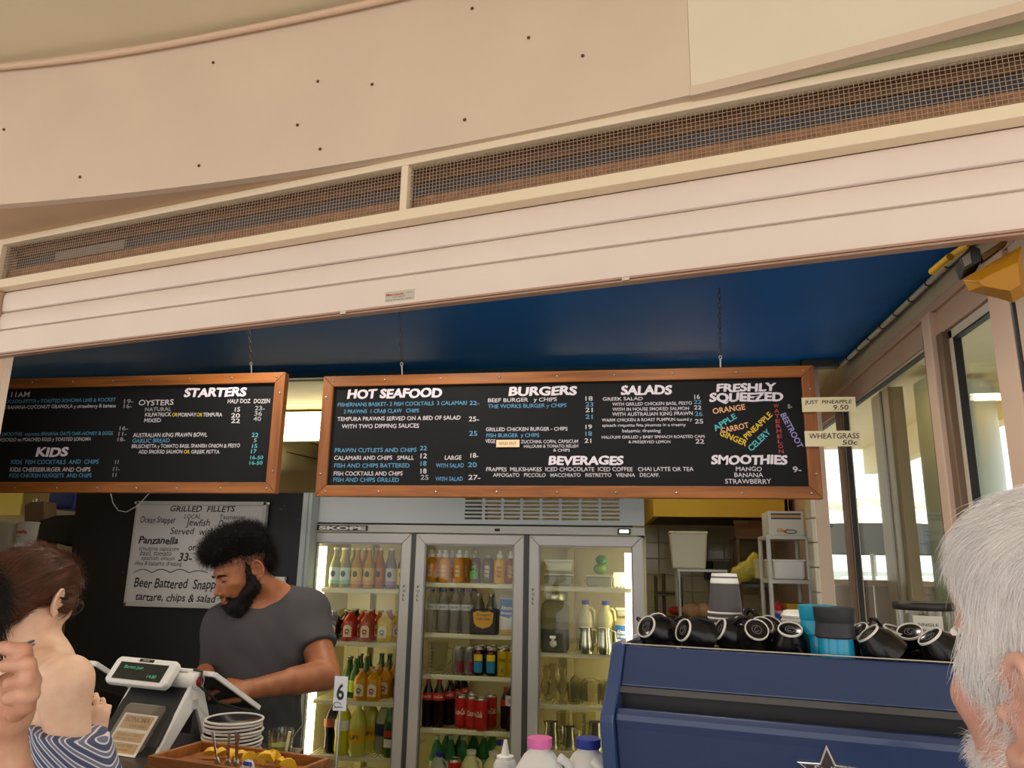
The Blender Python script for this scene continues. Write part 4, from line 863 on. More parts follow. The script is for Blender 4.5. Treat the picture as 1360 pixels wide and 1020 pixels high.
def ex2(t,r,h):
    m=MB(); patch(m,r+.0006,h*.12,h*.52,FRONT-.8,FRONT+.8,10); m.build('blue_print',mat('print_cyan','2a86ae',.35),t); m=MB(); patch(m,r+.0007,h*.54,h*.78,FRONT-.8,FRONT+.8,10); m.build('yellow_print',mat('print_yel3','e8c81c',.35),t); m=MB(); patch(m,r+.0008,h*.8,h*.88,FRONT-.4,FRONT+.4,6); m.build('red_print',mat('print_red','b4382c'),t)
def ex3(t,r,h):
    m=MB(); patch(m,r+.0006,h*.15,h*.3,FRONT-.25,FRONT+.25,5); m.build('grey_print',mat('print_grey','7c7c6c',.4),t); m=MB(); curved_text(m,'TONIC',r+.0012,h*.55,FRONT-.6,FRONT+.6,.016,.02); m.build('lettering',mat('print_brown','5a3a12'),t)
silv=mat('can_silver','b9b4a8',.25,metal=.8); blk=mat('can_black','16202a',.3,metal=.3); yel=mat('can_yellow','dcbb1a',.3,metal=.3)
a1=can('silver can with wine red print, left of its pair',silv,g7,ex1); put(a1,1,2,558,first=True); put(a1,1,2,598,label='silver can with wine red print, right of its pair')
a2=can('black can with blue and yellow badge, left of its pair',blk,g7,ex2); put(a2,1,2,634,-.01,first=True); put(a2,1,2,679,-.01,label='black can with blue and yellow badge, right of its pair')
a3=can('yellow can on middle third shelf beside the black cans',yel,g7,ex3); put(a3,1,2,721,-.015,first=True); put(a3,1,2,757,-.02,label='yellow can at the right edge of middle third shelf')
for r_ in (1,2):
    for b,u,l in ((a1,608,'silver'),(a2,648,'black, left'),(a2,692,'black, right'),(a3,735,'yellow')): put(b,1,2,u+8*r_,.075*r_,label='%s can in row %s of middle third shelf'%(l,['','two','three'][r_]))
# -- middle door, fourth shelf: cola
RED=mat('cola_red','cc2a22',.35); g8='cola bottles on the fourth shelf behind the middle door'
def ctxt(t,r,z,h,ha,mt=None):
    m=MB(); curved_text(m,'Coca-Cola',r+.0014,z,FRONT-ha,FRONT+ha,h,.015,.35); m.build('lettering',mt or inkw,t)
p,c=P_pet(.235,.033)
c1_=bottle('cola_bottle','cola bottle with red label, leftmost on middle fourth shelf','bottle',p,colab,RED,c,[(.13,.165,RED,1.6,.0335)],group=g8); ctxt(c1_,.033,.143,.014,.8); put(c1_,1,3,447,first=True); put(c1_,1,3,487,label='cola bottle with red label, second from left on fourth shelf')
for r_ in (1,2,3): put(c1_,1,3,500+14*r_,.07*r_,label='cola bottle in row %s behind the second one'%['','two','three','four'][r_])
b=bottle('cola_bottle','small cola bottle with red label near right of fourth shelf','bottle',P_pet(.20,.028)[0],colab,RED,P_pet(.20,.028)[1],[(.11,.14,RED,1.5)],group=g8); put(b,1,3,722,.05,first=True)
b=bottle('cola_bottle','diet cola bottle with white label at the right door edge','bottle',p,colab,mat('cap_grey','b8b4a8',.4),c,[(.12,.17,PAPER,1.5)],group=g8,texts=[('DIET',.135,.02,.4,RED,.03)]); put(b,1,3,750,.0,first=True)
g9='tall red cola cans on the fourth shelf'
cc=can('tall red cola can, left one of three','' or RED,g9,lambda t,r,h:ctxt(t,r,h*.42,.028,1.0),.155,.0335); put(cc,1,3,566,.02,first=True); put(cc,1,3,606,.0,rz=.5,label='tall red cola can, middle one of three'); put(cc,1,3,645,-.03,rz=-.7,label='tall red cola can, right and frontmost one of three')
put(cc,1,3,590,.1,label='tall red cola can in the back row, left'); put(cc,1,3,664,.08,label='tall red cola can in the back row, right')
# -- middle door, bottom level
BOT=MB().bb((DX[1][0]+.03,.08,SHZ4-.012),(DX[1][1]-.02,.56,SHZ4)).build('shelf',SHELFW,fr)
BOT=MB().bb((DX[0][0]+.07,.08,SHZ4-.012),(DX[0][1]-.02,.56,SHZ4)).build('shelf',SHELFW,fr); BOT=MB().bb((DX[2][0]+.03,.08,SHZ4-.012),(DX[2][1]-.06,.56,SHZ4)).build('shelf',SHELFW,fr)
p,c=P_big(.27,.036); mg=mat('mineral_green','3f8a58',.08,trans=.35,ior=1.2)
mb_=bottle('mineral_water_bottle','green mineral water bottle, front left on the bottom shelf','bottle',p,mg,mat('cap_pale_green','a9c4a0',.4),c,[(.1,.15,mat('label_pale','c5cfae',.6),1.3)],group='green mineral water bottles on the bottom shelf'); put(mb_,1,4,462,.1,first=True)
for q,(u,dy) in enumerate([(510,.12),(480,.2),(530,.22),(575,.25),(622,.2),(555,.12),(640,.3)]): put(mb_,1,4,u,dy,label='green mineral water bottle on the bottom shelf, %s'%['second from left','back left','back middle','back centre right','back right with tall cap','centre front','far back right'][q])
def jugmilk(label,body,capm,h=.26,r=.056,seg=22,cat='milk bottle'):
    t=thing('milk_bottle',label,cat); p,c=P_milk(h,r); m=MB(); m.lathe(p,seg,sx=1,sy=.95); o=m.build('bottle_body',body,t,smooth=60)
    MB().lathe(c,20).build('cap',capm,t,smooth=35)
    m=MB(); m.tube([(r*.62,-r*.5,h*.86),(r*.95,-r*.42,h*.8),(r*1.05,-r*.4,h*.6),(r*.98,-r*.38,h*.44)],r*.16,8); m.build('handle',body,t,smooth=80)
    return t
mlk=mat('milk_yellowish','e0dc9a',.35,trans=.05)
k=jugmilk('white-capped milk bottle, left one on the bottom shelf',mlk,CAPW,.235,.055); put(k,1,4,607,-.02,first=True); put(k,1,4,686,-.02,label='white-capped milk bottle, right one on the bottom shelf')
k=jugmilk('blue-capped milk bottle behind the white-capped pair',mlk,CAPB,.255,.055); put(k,1,4,692,.13,first=True)
k=jugmilk('small bottle with blue cap at left of bottom shelf',mat('grey_milk','b8bca0',.3,trans=.2),CAPB,.215,.05); put(k,1,4,492,-.02,first=True)
k=can('red and white tub on the bottom shelf left of milk',RED,None,None,.19,.04); k['category']='tub'; put(k,1,4,545,-.01,first=True)
# -- right door
lunch=thing('plastic_tub','white lidded plastic tub, upper one of the stack','tub'); LID=mat('tub_white','dedab0',.35); TUBC=mat('tub_clear','b7b594',.15,trans=.3)
def tub(t,w,d,h,bm,lm,food=None):
    MB().box((0,0,h/2),(w*.9,d*.9,h),taper=1.08).build('tub_body',bm,t,bevel=.008); MB().bb((-w/2-.003,-d/2-.003,h),(w/2+.003,d/2+.003,h+.012)).build('lid',lm,t,bevel=.004)
    if food: MB().bb((-w*.43,-d*.43-.002,.004),(w*.43,d*.43,h*.5)).build('contents',food,t,bevel=.01)
gt='plastic tubs on the top shelf behind the right door'
tub(lunch,.15,.11,.048,LID,mat('lid_white','e6e2c4',.35)); z=SHZ[(2,0)]; x=onY(742,779,YF+.12)[0]; lunch['group']=gt; lunch.location=(x,YF+.15,z+.075)
l2=thing('plastic_tub','clear plastic tub with green contents under the white one','tub',(x,YF+.15,z),group=gt); tub(l2,.155,.115,.052,TUBC,mat('lid_clear','cdc9a2',.3),mat('herbs','5a7048',.7))
l3=thing('plastic_tub','clear lidded tub with the limes on top','tub',(onY(796,779,YF+.12)[0],YF+.15,z),group=gt); tub(l3,.145,.11,.05,TUBC,mat('lid_clear','cdc9a2'),mat('mushroom','b8a684',.7))
LIME=mat('lime_skin','6f9a1c',.4,bump=.3,bscale=150,var=.3,vscale=12)
for k,(xx,dx,dz,l) in enumerate(((797,0,.062+.028,'lower lime resting on the clear tub'),(799,.0,.062+.075,'upper darker lime balanced on the lower lime'))):
    p=onY(xx,770,YF+.15); o=MB().ball((0,0,0),(.036-.004*k,.031,.028-.002*k),16).build('lime',LIME if k==0 else mat('lime_dark','3f7a1e',.4,bump=.3,bscale=150),None,smooth=180); o.location=(p[0],YF+.15,z+dz); tag(o,l,'lime','limes in the fridge')
rc=thing('milk_carton','white carton at right end of the top shelf','carton',(onY(822,779,YF+.12)[0],YF+.18,z)); MB().bb((-.03,-.03,0),(.03,.03,.075)).build('carton_body',mat('carton_white','e0ddd0'),rc,bevel=.003)
# beverage dispenser
dsp=thing('drink_dispenser','embossed glass drink dispenser jar with tap','dispenser'); JG=mat('dispenser_glass','c8c6a8',.05,trans=.8,ior=1.15)
def sq(prof,seg=28,e=3.2):
    m=MB(); a=np.linspace(0,2*PI,seg,endpoint=False); v=[]
    for r,z in prof:
        for t in a: c,s=math.cos(t),math.sin(t); k=(abs(c)**e+abs(s)**e)**(-1/e); v.append([r*k*c,r*k*s,z])
    f=[(i*seg+j,i*seg+(j+1)%seg,(i+1)*seg+(j+1)%seg,(i+1)*seg+j) for i in range(len(prof)-1) for j in range(seg)]+[tuple(range(seg))[::-1]]
    return m.add(v,f)
sq([(.068,0),(.074,.01),(.076,.20),(.07,.235),(.05,.255)]).build('glass_jar',JG,dsp,smooth=60)
MB().lathe([(.05,.25),(.052,.255),(.052,.285),(.048,.29),(.001,.292)],24).build('lid',mat('dispenser_lid','cfc9ac',.25,metal=.6),dsp,smooth=40)
sq([(.066,.004),(.069,.01),(.070,.11),(.001,.112)]).build('water_inside',mat('dark_water','4d5a5c',.05,trans=.3),dsp,smooth=60)
m=MB(); m.cyl((0,-.07,.045),(0,-.11,.045),.009,10); m.cyl((0,-.105,.03),(0,-.105,.07),.008,10); m.box((0,-.107,.078),(.03,.01,.014)); m.cyl((0,-.076,.045),(0,-.082,.045),.018,14); m.build('tap',mat('tap_metal','d8d2b8',.2,metal=.9),dsp,smooth=40)
m=MB()
for k in range(6):
    cx=-.055+k*.022
    for s in(1,.55): m.tube([(cx+.009*s*math.cos(a),-.0775,.155+.016*s*math.sin(a)) for a in np.linspace(0,2*PI,8,endpoint=False)],.001,4,closed=True)
m.build('embossing',JG,dsp)
put(dsp,2,1,905,.0,first=True)
g10='cream milk bottles behind the right door'
k=jugmilk('cream milk bottle with blue cap, left one on right second shelf',mat('cream_milk','d9d196',.35),CAPB,.255,.047); k['group']=g10; put(k,2,1,1012,.05,first=True)
q_=put(k,2,1,1086,.05,label='cream milk bottle with blue cap, right one on right second shelf',group=g10)
def pitcher(label,h=.12,r=.04,g=None):
    t=thing('milk_pitcher',label,'pitcher',group=g); m=MB(); m.lathe([(.001,0),(r*.95,0),(r,.01),(r,h*.35),(r*.8,h*.8),(r*.84,h),(r*.8,h),(r*.76,h*.8),(r*.95,h*.35),(.001,.01)],24); m.build('steel_body',mat('pitcher_steel','d8d2bc',.18,metal=1),t,smooth=60)
    m=MB(); m.tube([(r*.78,-.004,h*.92),(r*1.5,-.01,h*.86),(r*1.55,-.012,h*.4),(r*.98,-.004,h*.25)],.0045,8); m.build('handle',MATS['pitcher_steel'],t,smooth=70)
    m=MB(); m.prism([(-r*.84,-.014,h),(-r*1.2,0,h*1.02),(-r*.84,.014,h),(-r*.7,0,h*.7)],(0,0,.001)); m.build('spout',MATS['pitcher_steel'],t); return t
gp='steel milk pitchers on the right door shelves'
pt_=pitcher('steel milk pitcher in front of left cream milk bottle',.125,.037,gp); put(pt_,2,1,1018,-.04,rz=.6,first=True); put(pt_,2,1,1082,-.04,rz=.2,label='steel milk pitcher in front of right cream milk bottle')
mc2=thing('milk_carton','blue and white milk carton beside the cream bottles','carton'); carton(mc2,.075,.07,.14); put(mc2,2,1,1148,.04,first=True)
tb2=thing('plastic_tub','low clear tub resting on the carton by the lamp','tub'); tub(tb2,.07,.06,.03,TUBC,LID); put(tb2,2,1,1148,.06,first=True,zz=.18)
# third shelf glassware
GW=mat('drinking_glass','ece8cf',.02,trans=.95,ior=1.18)
def tumbler(name,label,prof,cat='glass',g='glassware on the third shelf behind the right door'):
    t=MB().lathe(prof,20).build(name,GW,None,smooth=50); tag(t,label,cat,g); return t
dec=[(.001,.004),(.03,0),(.036,.02),(.03,.07),(.016,.10),(.014,.12),(.024,.14),(.018,.16),(.022,.172),(.018,.172),(.014,.16),(.012,.12),(.026,.07),(.001,.012)]
tumb=[(.001,.003),(.03,0),(.04,.10),(.037,.10),(.028,.008),(.001,.008)]; jar=[(.001,.12),(.03,.12),(.046,.10),(.048,.0),(.045,0),(.043,.098),(.001,.112)]
a=tumbler('decanter','faceted glass decanter, left one on right third shelf',dec); put(a,2,2,868,.05,first=True); put(a,2,2,930,.02,label='faceted glass decanter, right one on right third shelf')
put(a,2,2,885,.15,label='glass decanter in the back row of right third shelf')
a=tumbler('glass_jar','upturned wide glass jar in the middle of third shelf',jar); put(a,2,2,1030,.03,first=True); put(a,2,2,985,.10,label='upturned glass jar behind to the left of front jar')
a=tumbler('tumbler','clear tumbler at the right of right third shelf',tumb); put(a,2,2,1088,.03,first=True); put(a,2,2,975,.0,label='clear tumbler left of the upturned jar'); put(a,2,2,1075,.13,label='clear tumbler in the back row right'); put(a,2,2,1115,.1,label='clear tumbler in the back row far right')
# fourth shelf pitchers
pt2=pitcher('tall steel pitcher at left of right fourth shelf',.125,.04,gp); put(pt2,2,3,893,0,rz=-.2,first=True); pt3=pitcher('short steel pitcher in the middle of right fourth shelf',.105,.037,gp); put(pt3,2,3,957,0,rz=-.3,first=True); pt4=pitcher('large steel pitcher with handle turned left, right fourth shelf',.135,.046,gp); put(pt4,2,3,1052,0,rz=3.0,first=True)
a=tumbler('tumbler','tall clear glass behind the steel pitchers, left',[(.001,.003),(.03,0),(.036,.15),(.033,.15),(.028,.008),(.001,.008)],g='tall glasses behind the pitchers'); put(a,2,3,925,.12,first=True); put(a,2,3,985,.12,label='tall clear glass behind the steel pitchers, middle'); put(a,2,3,1020,.14,label='tall clear glass behind the steel pitchers, right')
# ================================================================ PEOPLE
def frame(yaw,pitch=0,roll=0):
    """columns: right, forward, up.  yaw = world angle of the facing direction, pitch>0 looks up"""
    R=Euler((pitch,roll,yaw-PI/2),'XYZ'); return np.array((Matrix.Rotation(yaw-PI/2,3,'Z')@Matrix.Rotation(pitch,3,'X')@Matrix.Rotation(roll,3,'Y')))
def head_sdf(B,O,R,sc=1,ear=1.0,fem=0):
    T=lambda x,y,z:np.array(O)+R@(np.array([x,y,z])*sc)
    E=lambda c,r,k=.02,cut=False:B.ell(T(*c),np.array(r)*sc,k*sc,R,cut)
    Cn=lambda a,b,r1,r2,k=.02,cut=False:B.cone(T(*a),T(*b),r1*sc,r2*sc,k*sc,cut)
    E((0,-.018,.038),(.075,.096,.082)); E((0,.035,.0),(.064,.060,.075),.03); E((0,.036,-.045),(.056,.056,.055),.03)
    Cn((-.052,-.002,-.052),(-.014,.062,-.095),.017,.017,.03); Cn((.052,-.002,-.052),(.014,.062,-.095),.017,.017,.03); E((0,.068,-.098),(.022,.018,.017),.02)
    E((0,.082,.022),(.050,.014,.010),.014)
    for s in(-1,1): E((s*.045,.062,-.022),(.020,.018,.014),.02); E((s*.031,.104,.000),(.020,.016,.013),.012,True); E((s*.031,.0795,.000),(.0165,.0125,.0105),.004)
    Cn((0,.088,.006),(0,.113,-.036),.0085,.0105,.010); 
    for s in(-1,1): E((s*.0125,.101,-.043),(.0085,.010,.0075),.007); E((s*.006,.109,-.052),(.0035,.006,.004),.003,True)
    E((0,.090,-.062),(.022,.012,.014),.012); E((0,.0985,-.0675),(.023,.0085,.0055),.004); E((0,.0965,-.0775),(.020,.009,.0065),.004); E((0,.104,-.0722),(.022,.006,.0012),.003,True)
    for s in(-1,1):
        q=R@np.array(Euler((math.radians(-12),0,math.radians(s*18))).to_matrix())
        B.ell(T(s*.078,-.012,-.008),np.array((.007,.021,.032))*sc*ear,.006*sc,q)
        ring=[]; 
        for i in range(13):
            a=-1.9+4.6*i/12; ring.append((s*(.0865+.004*math.cos(a)),-.014-.017*math.cos(a)*ear,-.006+.029*math.sin(a)*ear))
        for i in range(12): Cn(ring[i],ring[i+1],.0042,.0042,.002)
        E((s*.088,-.010,-.012),(.010,.011,.017),.004,True); E((s*.081,.004,-.014),(.005,.005,.007),.004); E((s*.0815,-.008,-.038),(.006,.009,.009),.005)
    return T
def hand_sdf(B,wrist,d,nrm,side=1,sc=1,curl=(.5,.5,.5,.5),spread=.09,thumb=.5):
    """d: direction to the knuckles, nrm: back of the hand, side: +1 thumb along cross(d,nrm)"""
    d=nz(d); nrm=nz(np.array(nrm)-d*np.dot(nrm,d)); s_=np.cross(d,nrm)*side; w=np.array(wrist)
    P=lambda a,b,c:w+(d*a+s_*b+nrm*c)*sc
    R=np.stack([s_,d,nrm],1)
    B.ell(P(.05,.0,0),np.array((.040,.052,.015))*sc,.015*sc,R); B.ell(P(.012,0,0),np.array((.028,.03,.02))*sc,.02*sc,R)
    for i,(b,L,r) in enumerate(((.030,.078,.0092),(.010,.086,.0095),(-.010,.080,.009),(-.029,.064,.0082))):
        p=P(.088-(.004 if i in(0,2) else 0)-(.012 if i==3 else 0),b,.002); a0=curl[i]*.6; sp=(b/.03)*spread
        for k,f in enumerate((.45,.31,.24)):
            dr=d*math.cos(a0)-nrm*math.sin(a0)+s_*sp*(1 if k==0 else .3); q=p+nz(dr)*L*f*sc; B.cone(p,q,r*(1-.08*k)*sc,r*(1-.08*(k+1))*sc,.0035*sc); p=q; a0+=curl[i]*1.15
    p=P(.022,.024,-.004); t1=p+nz(s_*.75+d*.6-nrm*.35)*.042*sc; t2=t1+nz(s_*(.55-thumb)+d*.9-nrm*.35)*.034*sc; t3=t2+nz(s_*(.3-thumb)+d*.9-nrm*.45)*.027*sc
    B.cone(p,t1,.016*sc,.011*sc,.014*sc); B.cone(t1,t2,.0105*sc,.0095*sc,.004*sc); B.cone(t2,t3,.0095*sc,.008*sc,.004*sc)
def skin(name,a,b,sss=.12):
    return mat(name,a,.48,var=.12,vscale=22,bump=.12,bscale=260,sss=sss,dirt=b)
def bake(name,B,X,Y,Z,mt,parent,smo=1,post=None,**k):
    D=B.grid(X,Y,Z)
    if post: D=post(D,X,Y,Z)
    V,F=nets(D,X,Y,Z); V=sm(V,F,smo) if smo else V
    return mesh_obj(name,V,F,mt,parent,**k),V,F
def nrmls(V,F):
    n=np.cross(V[F[:,2]]-V[F[:,0]],V[F[:,3]]-V[F[:,1]]); N=np.zeros_like(V)
    for i in range(4): np.add.at(N,F[:,i],n)
    return N/(np.linalg.norm(N,axis=1)[:,None]+1e-12)
def wrinkle(amp,sx=9,sy=9,sz=16,ph=0):
    def f(D,X,Y,Z):
        x,y,z=np.meshgrid(X,Y,Z,indexing='ij'); a=np.sin(x*sx*3+z*sz*2+ph+2*np.sin(y*sy*2))*np.sin(z*sz+x*sx+1.3*np.sin(y*sy*3+ph)); return D-amp*a
    return f
def fuzz(name,V,F,mask,n,length,r,mt,parent,grav=(0,0,0),curl=0,freq=3,jit=.3,steps=4,seed=1,flow=None):
    rng=np.random.RandomState(seed); N=nrmls(V,F); ids=np.where(mask)[0]; ids=ids[rng.randint(0,len(ids),n)]
    root=V[ids]+rng.normal(0,.0025,(n,3)); d=N[ids] if flow is None else flow(root,N[ids])
    SV,SF=strands(root,d,length,r,steps,grav,curl,freq,jit,rng); return mesh_obj(name,SV,SF,mt,parent,kind='stuff')
def legs(name,parent,hipL,hipR,footL,footR,mt,shoe):
    B=S(); hc=(hipL+hipR)/2
    B.ell(hc+np.array([0,0,.03]),(.17,.17,.13),.05)
    for h,f in((hipL,footL),(hipR,footR)):
        kn=(h+f)/2+np.array([0,0,.03]); B.cone(h,kn,.095,.07,.05); B.cone(kn,f+np.array([0,0,.08]),.07,.052,.03)
    lo=np.minimum(footL,footR)-.25; hi=hc+.25
    bake(name,B,grid(lo[0],max(hi[0],lo[0]+.6),.025),grid(lo[1],max(hi[1],lo[1]+.6),.025),grid(.04,hi[2],.025),mt,parent)
    for f in(footL,footR): MB().ball(f+np.array([0,0,.045]),(.06,.13,.045),16).build('shoe',shoe,parent,smooth=180)

# ---------------------------------------------------------------- the man at the till
man=thing('person','person with afro hair and full beard in charcoal tee working at the till','person',(0,0,0))
SK=skin('brown_skin','a0643f','8a5232')
HO=onY(324,757,2.80); HR=frame(math.radians(-129),math.radians(-24),math.radians(4))
B=S(); TH=head_sdf(B,HO,HR,1.10)
neck=TH(0,-.05,-.15); C7=onY(362,797,2.94)
B.cone(TH(0,-.025,-.06),C7+np.array([0,0,-.01]),.062,.074,.03)
shL=onY(408,812,2.98); shR=onY(300,832,2.82); chest=(shL+shR)/2+np.array([.0,.0,-.12]); fwd=nz([-.35,-.93,0]); rt=np.array([fwd[1],-fwd[0],0])
Rb=np.stack([nz(shL-shR),-np.cross(nz(shL-shR),[0,0,1.]),[0,0,1.]],1)
TB=S()                                                     # torso, shared with the tee
TB.ell(chest+fwd*.02,(.185,.13,.19),.05,Rb); TB.ell(chest+fwd*.05+np.array([0,0,-.2]),(.175,.15,.19),.06,Rb); TB.cone(shR,shL,.062,.066,.05); TB.cone(shL,C7+[0,0,.01],.055,.05,.05); TB.cone(shR,C7+[0,0,.01],.055,.05,.05)
TB.ell(chest+np.array([0,0,-.42]),(.165,.135,.14),.05,Rb)
elL=onY(432,896,2.86); wrL=onY(335,915,2.62); elR=onY(284,912,2.84); wrR=onY(272,893,2.70)
for o in TB.ops: B.ops.append(o)
B.cone(shL,elL,.064,.055,.012); B.cone(elL,wrL,.056,.033,.008); B.cone(elL+(wrL-elL)*.1,elL+(wrL-elL)*.45,.053,.049,.008)
B.cone(shR,elR,.058,.048,.012); B.cone(elR,wrR,.046,.03,.01)
hand_sdf(B,wrL,onY(300,908,2.56)-wrL,(.2,-.25,.9),side=-1,curl=(.5,.6,.7,.8)); hand_sdf(B,wrR,(.15,-.8,-.2),(-.2,0,.9),side=1,curl=(.5,.6,.7,.8))
X=mgrid((-1.90,-1.75,.008),(-1.75,-1.38,.0036),(-1.38,-.94,.006)); Y=mgrid((2.40,2.60,.0042),(2.60,2.95,.0038),(2.95,3.25,.008)); Z=mgrid((.90,1.14,.012),(1.14,1.31,.0042),(1.31,1.45,.006),(1.45,1.80,.0035))
_,BV,BF=bake('body',B,X,Y,Z,SK,man)
T2=S(); e=elL-shL; T2.cone(shL,shL+e*.85,.074,.079,.03); T2.plane(shL+e*.60,e,shL+e*.95,.16); T2.cone(shR,shR+(elR-shR)*.6,.070,.07,.03); T2.ops+=TB.grow(.010).ops
T2.ell(chest+fwd*.06+np.array([0,0,-.30]),(.185,.16,.12),.06,Rb)
T2.cone(TH(0,-.02,-.09)+fwd*.0,C7+np.array([0,0,.035])+fwd*.02,.075,.082,.008,True)
T2.plane(chest+np.array([0,0,-.46]),(0,0,-1),chest+np.array([0,0,-.6]),.45)
TEE=mat('charcoal_tee','413f41',.9,bump=.35,bscale=420,var=.12,vscale=5)
bake('tee_shirt',T2,grid(-1.92,-.94,.007),grid(2.55,3.28,.007),grid(.88,1.62,.007),TEE,man,2,wrinkle(.0028))
# hair
Hh=S(); R_=HR
for c,r in (((0,-.02,.075),(.082,.09,.072)),((0,.035,.100),(.072,.070,.050)),((-.03,-.04,.09),(.055,.055,.055)),((.03,-.04,.09),(.055,.055,.055)),((0,-.072,.02),(.070,.038,.06)),((0,.072,.098),(.058,.042,.034)),((.03,.03,.118),(.05,.05,.032)),((-.03,.01,.12),(.05,.05,.032))): Hh.ell(TH(*[q/1.0 for q in c]),np.array(r)*1.08,.02,R_)
def lumpy(D,X,Y,Z):
    x,y,z=np.meshgrid(X,Y,Z,indexing='ij'); return D+.0045*np.sin(x*190)*np.sin(y*170+1)*np.sin(z*180)+.005*np.sin(x*75+2)*np.sin(y*88)*np.sin(z*80)
HAIRK=mat('black_hair','15100e',.75,spec=.25)
lo,hi=HO-.24,HO+.24
_,HV,HF=bake('hair',Hh,grid(lo[0],hi[0],.0045),grid(lo[1],hi[1],.0045),grid(lo[2],hi[2]+.03,.0045),HAIRK,man,0,lumpy)
fuzz('hair_curls',HV,HF,np.ones(len(HV),bool),11000,.034,.0007,HAIRK,man,curl=.0045,freq=1.9,jit=.75,steps=6)
# beard: a shell over jaw and cheeks, and fringe at the temple
Bd=S()
for a,b,r1,r2 in (((-.064,.006,-.005),(-.060,.014,-.055),.012,.024),((.064,.006,-.005),(.060,.014,-.055),.012,.024),((-.060,.014,-.055),(-.018,.070,-.108),.024,.029),((.060,.014,-.055),(.018,.070,-.108),.024,.029),((-.018,.070,-.108),(.018,.070,-.108),.029,.029),((-.012,.066,-.125),(.012,.066,-.127),.025,.025)): Bd.cone(TH(*a),TH(*b),r1*1.22,r2*1.22,.014)
Bd.ell(TH(0,.088,-.090),np.array((.022,.014,.010)),.008,HR)
for s in(-1,1): Bd.cone(TH(s*.003,.1005,-.0575),TH(s*.027,.088,-.066),.0058,.0066,.004); Bd.cone(TH(s*.027,.088,-.066),TH(s*.027,.08,-.085),.006,.01,.006)
for s in(-1,1): Bd.cone(TH(s*.071,.012,.035),TH(s*.067,.010,-.01),.008,.009,.01)
_,V2,F2=bake('beard',Bd,grid(lo[0],hi[0],.004),grid(lo[1],hi[1],.004),grid(lo[2],hi[2],.004),HAIRK,man,1,lambda D,X,Y,Z:lumpy(D,X,Y,Z)*1.0)
fuzz('beard_hair',V2,F2,np.ones(len(V2),bool),3500,.011,.0005,HAIRK,man,jit=.6,curl=.0012,freq=2,seed=4)
m=MB()
for s in(-1,1): m.tube([TH(s*.014,.0985,.014),TH(s*.03,.0975,.019),TH(s*.045,.089,.016),TH(s*.052,.08,.010)],[.0028,.0042,.0036,.0016],6)
m.build('eyebrows',HAIRK,man,smooth=80)
m=MB()
for s in(-1,1): m.tube([TH(s*.018,.0895,-.004),TH(s*.031,.0935,-.0068),TH(s*.044,.087,-.004)],[.001,.0016,.001],6)
m.build('eyelashes',HAIRK,man,smooth=80)
m=MB(); m.tube([TH(-.021,.101,-.0725),TH(0,.1075,-.0715),TH(.021,.101,-.0725)],[.001,.0045,.001],8); m.build('lips',skin('lip_brown','8c4a40','7a3c34'),man,smooth=180)
legs('trousers',man,chest+np.array([.09,.03,-.52]),chest+np.array([-.09,-.0,-.52]),np.array([-1.22,3.0,0]),np.array([-1.48,2.92,0]),mat('black_trousers','1b1a1b',.9),mat('black_shoe','161616',.5))

# ---------------------------------------------------------------- the woman ordering
wom=thing('person','person from behind with brown hair twisted up in striped off-shoulder top','person',(0,0,0))
SKW=skin('fair_skin','e6c0a6','d8ab8e',.08)
HO=onY(46,795,1.70); HR=frame(math.radians(89),math.radians(-14)); B=S(); TH=head_sdf(B,HO,HR,.93)
nb=onY(48,872,1.72); B.cone(TH(0,-.03,-.06),nb,.050,.056,.03)
shR=onY(88,905,1.60); shL=nb+np.array([-.13,.10,-.02]); 
Rb=np.stack([nz(shR-shL)*[1,1,0],np.cross([0,0,1.],nz((shR-shL)*[1,1,0])),[0,0,1.]],1); Rb[:,0]=nz(Rb[:,0]); Rb[:,1]=np.cross([0,0,1.],Rb[:,0]); Rb[:,1]=-Rb[:,1]*-1
ch=(shR+shL)/2+np.array([0,0,-.12]); TB=S()
TB.ell(ch,(.155,.095,.17),.05,Rb); TB.cone(shR,nb+[0,0,-.03],.046,.058,.055); TB.cone(shL,nb+[0,0,-.03],.046,.058,.055); TB.ell(ch+[0,0,-.22],(.14,.10,.16),.06,Rb)
B.ops+=TB.ops
elR=onY(92,1030,1.62); wrR=onY(100,1080,1.84); B.cone(shR,elR,.049,.043,.04); B.cone(elR,wrR,.04,.026,.02)
hand_sdf(B,wrR,(.1,.5,.5),(.8,-.4,.1),side=1,sc=.88,curl=(.7,.7,.8,.9))
elL=shL+np.array([.06,.10,-.27]); wl=onY(121,985,2.02); B.cone(shL,elL,.046,.038,.03); B.cone(elL,wl,.038,.026,.02); hand_sdf(B,wl,(.05,.1,.9),(.6,-.5,.2),side=-1,sc=.88,curl=(.6,.7,.8,.9))
X=mgrid((-1.85,-1.20,.0045),(-1.2,-1.05,.006)); Y=mgrid((1.45,1.62,.005),(1.62,1.85,.0045),(1.85,2.25,.007)); Z=mgrid((.98,1.25,.009),(1.25,1.44,.005),(1.44,1.70,.0040))
_,WV,WF=bake('body',B,X,Y,Z,SKW,wom)
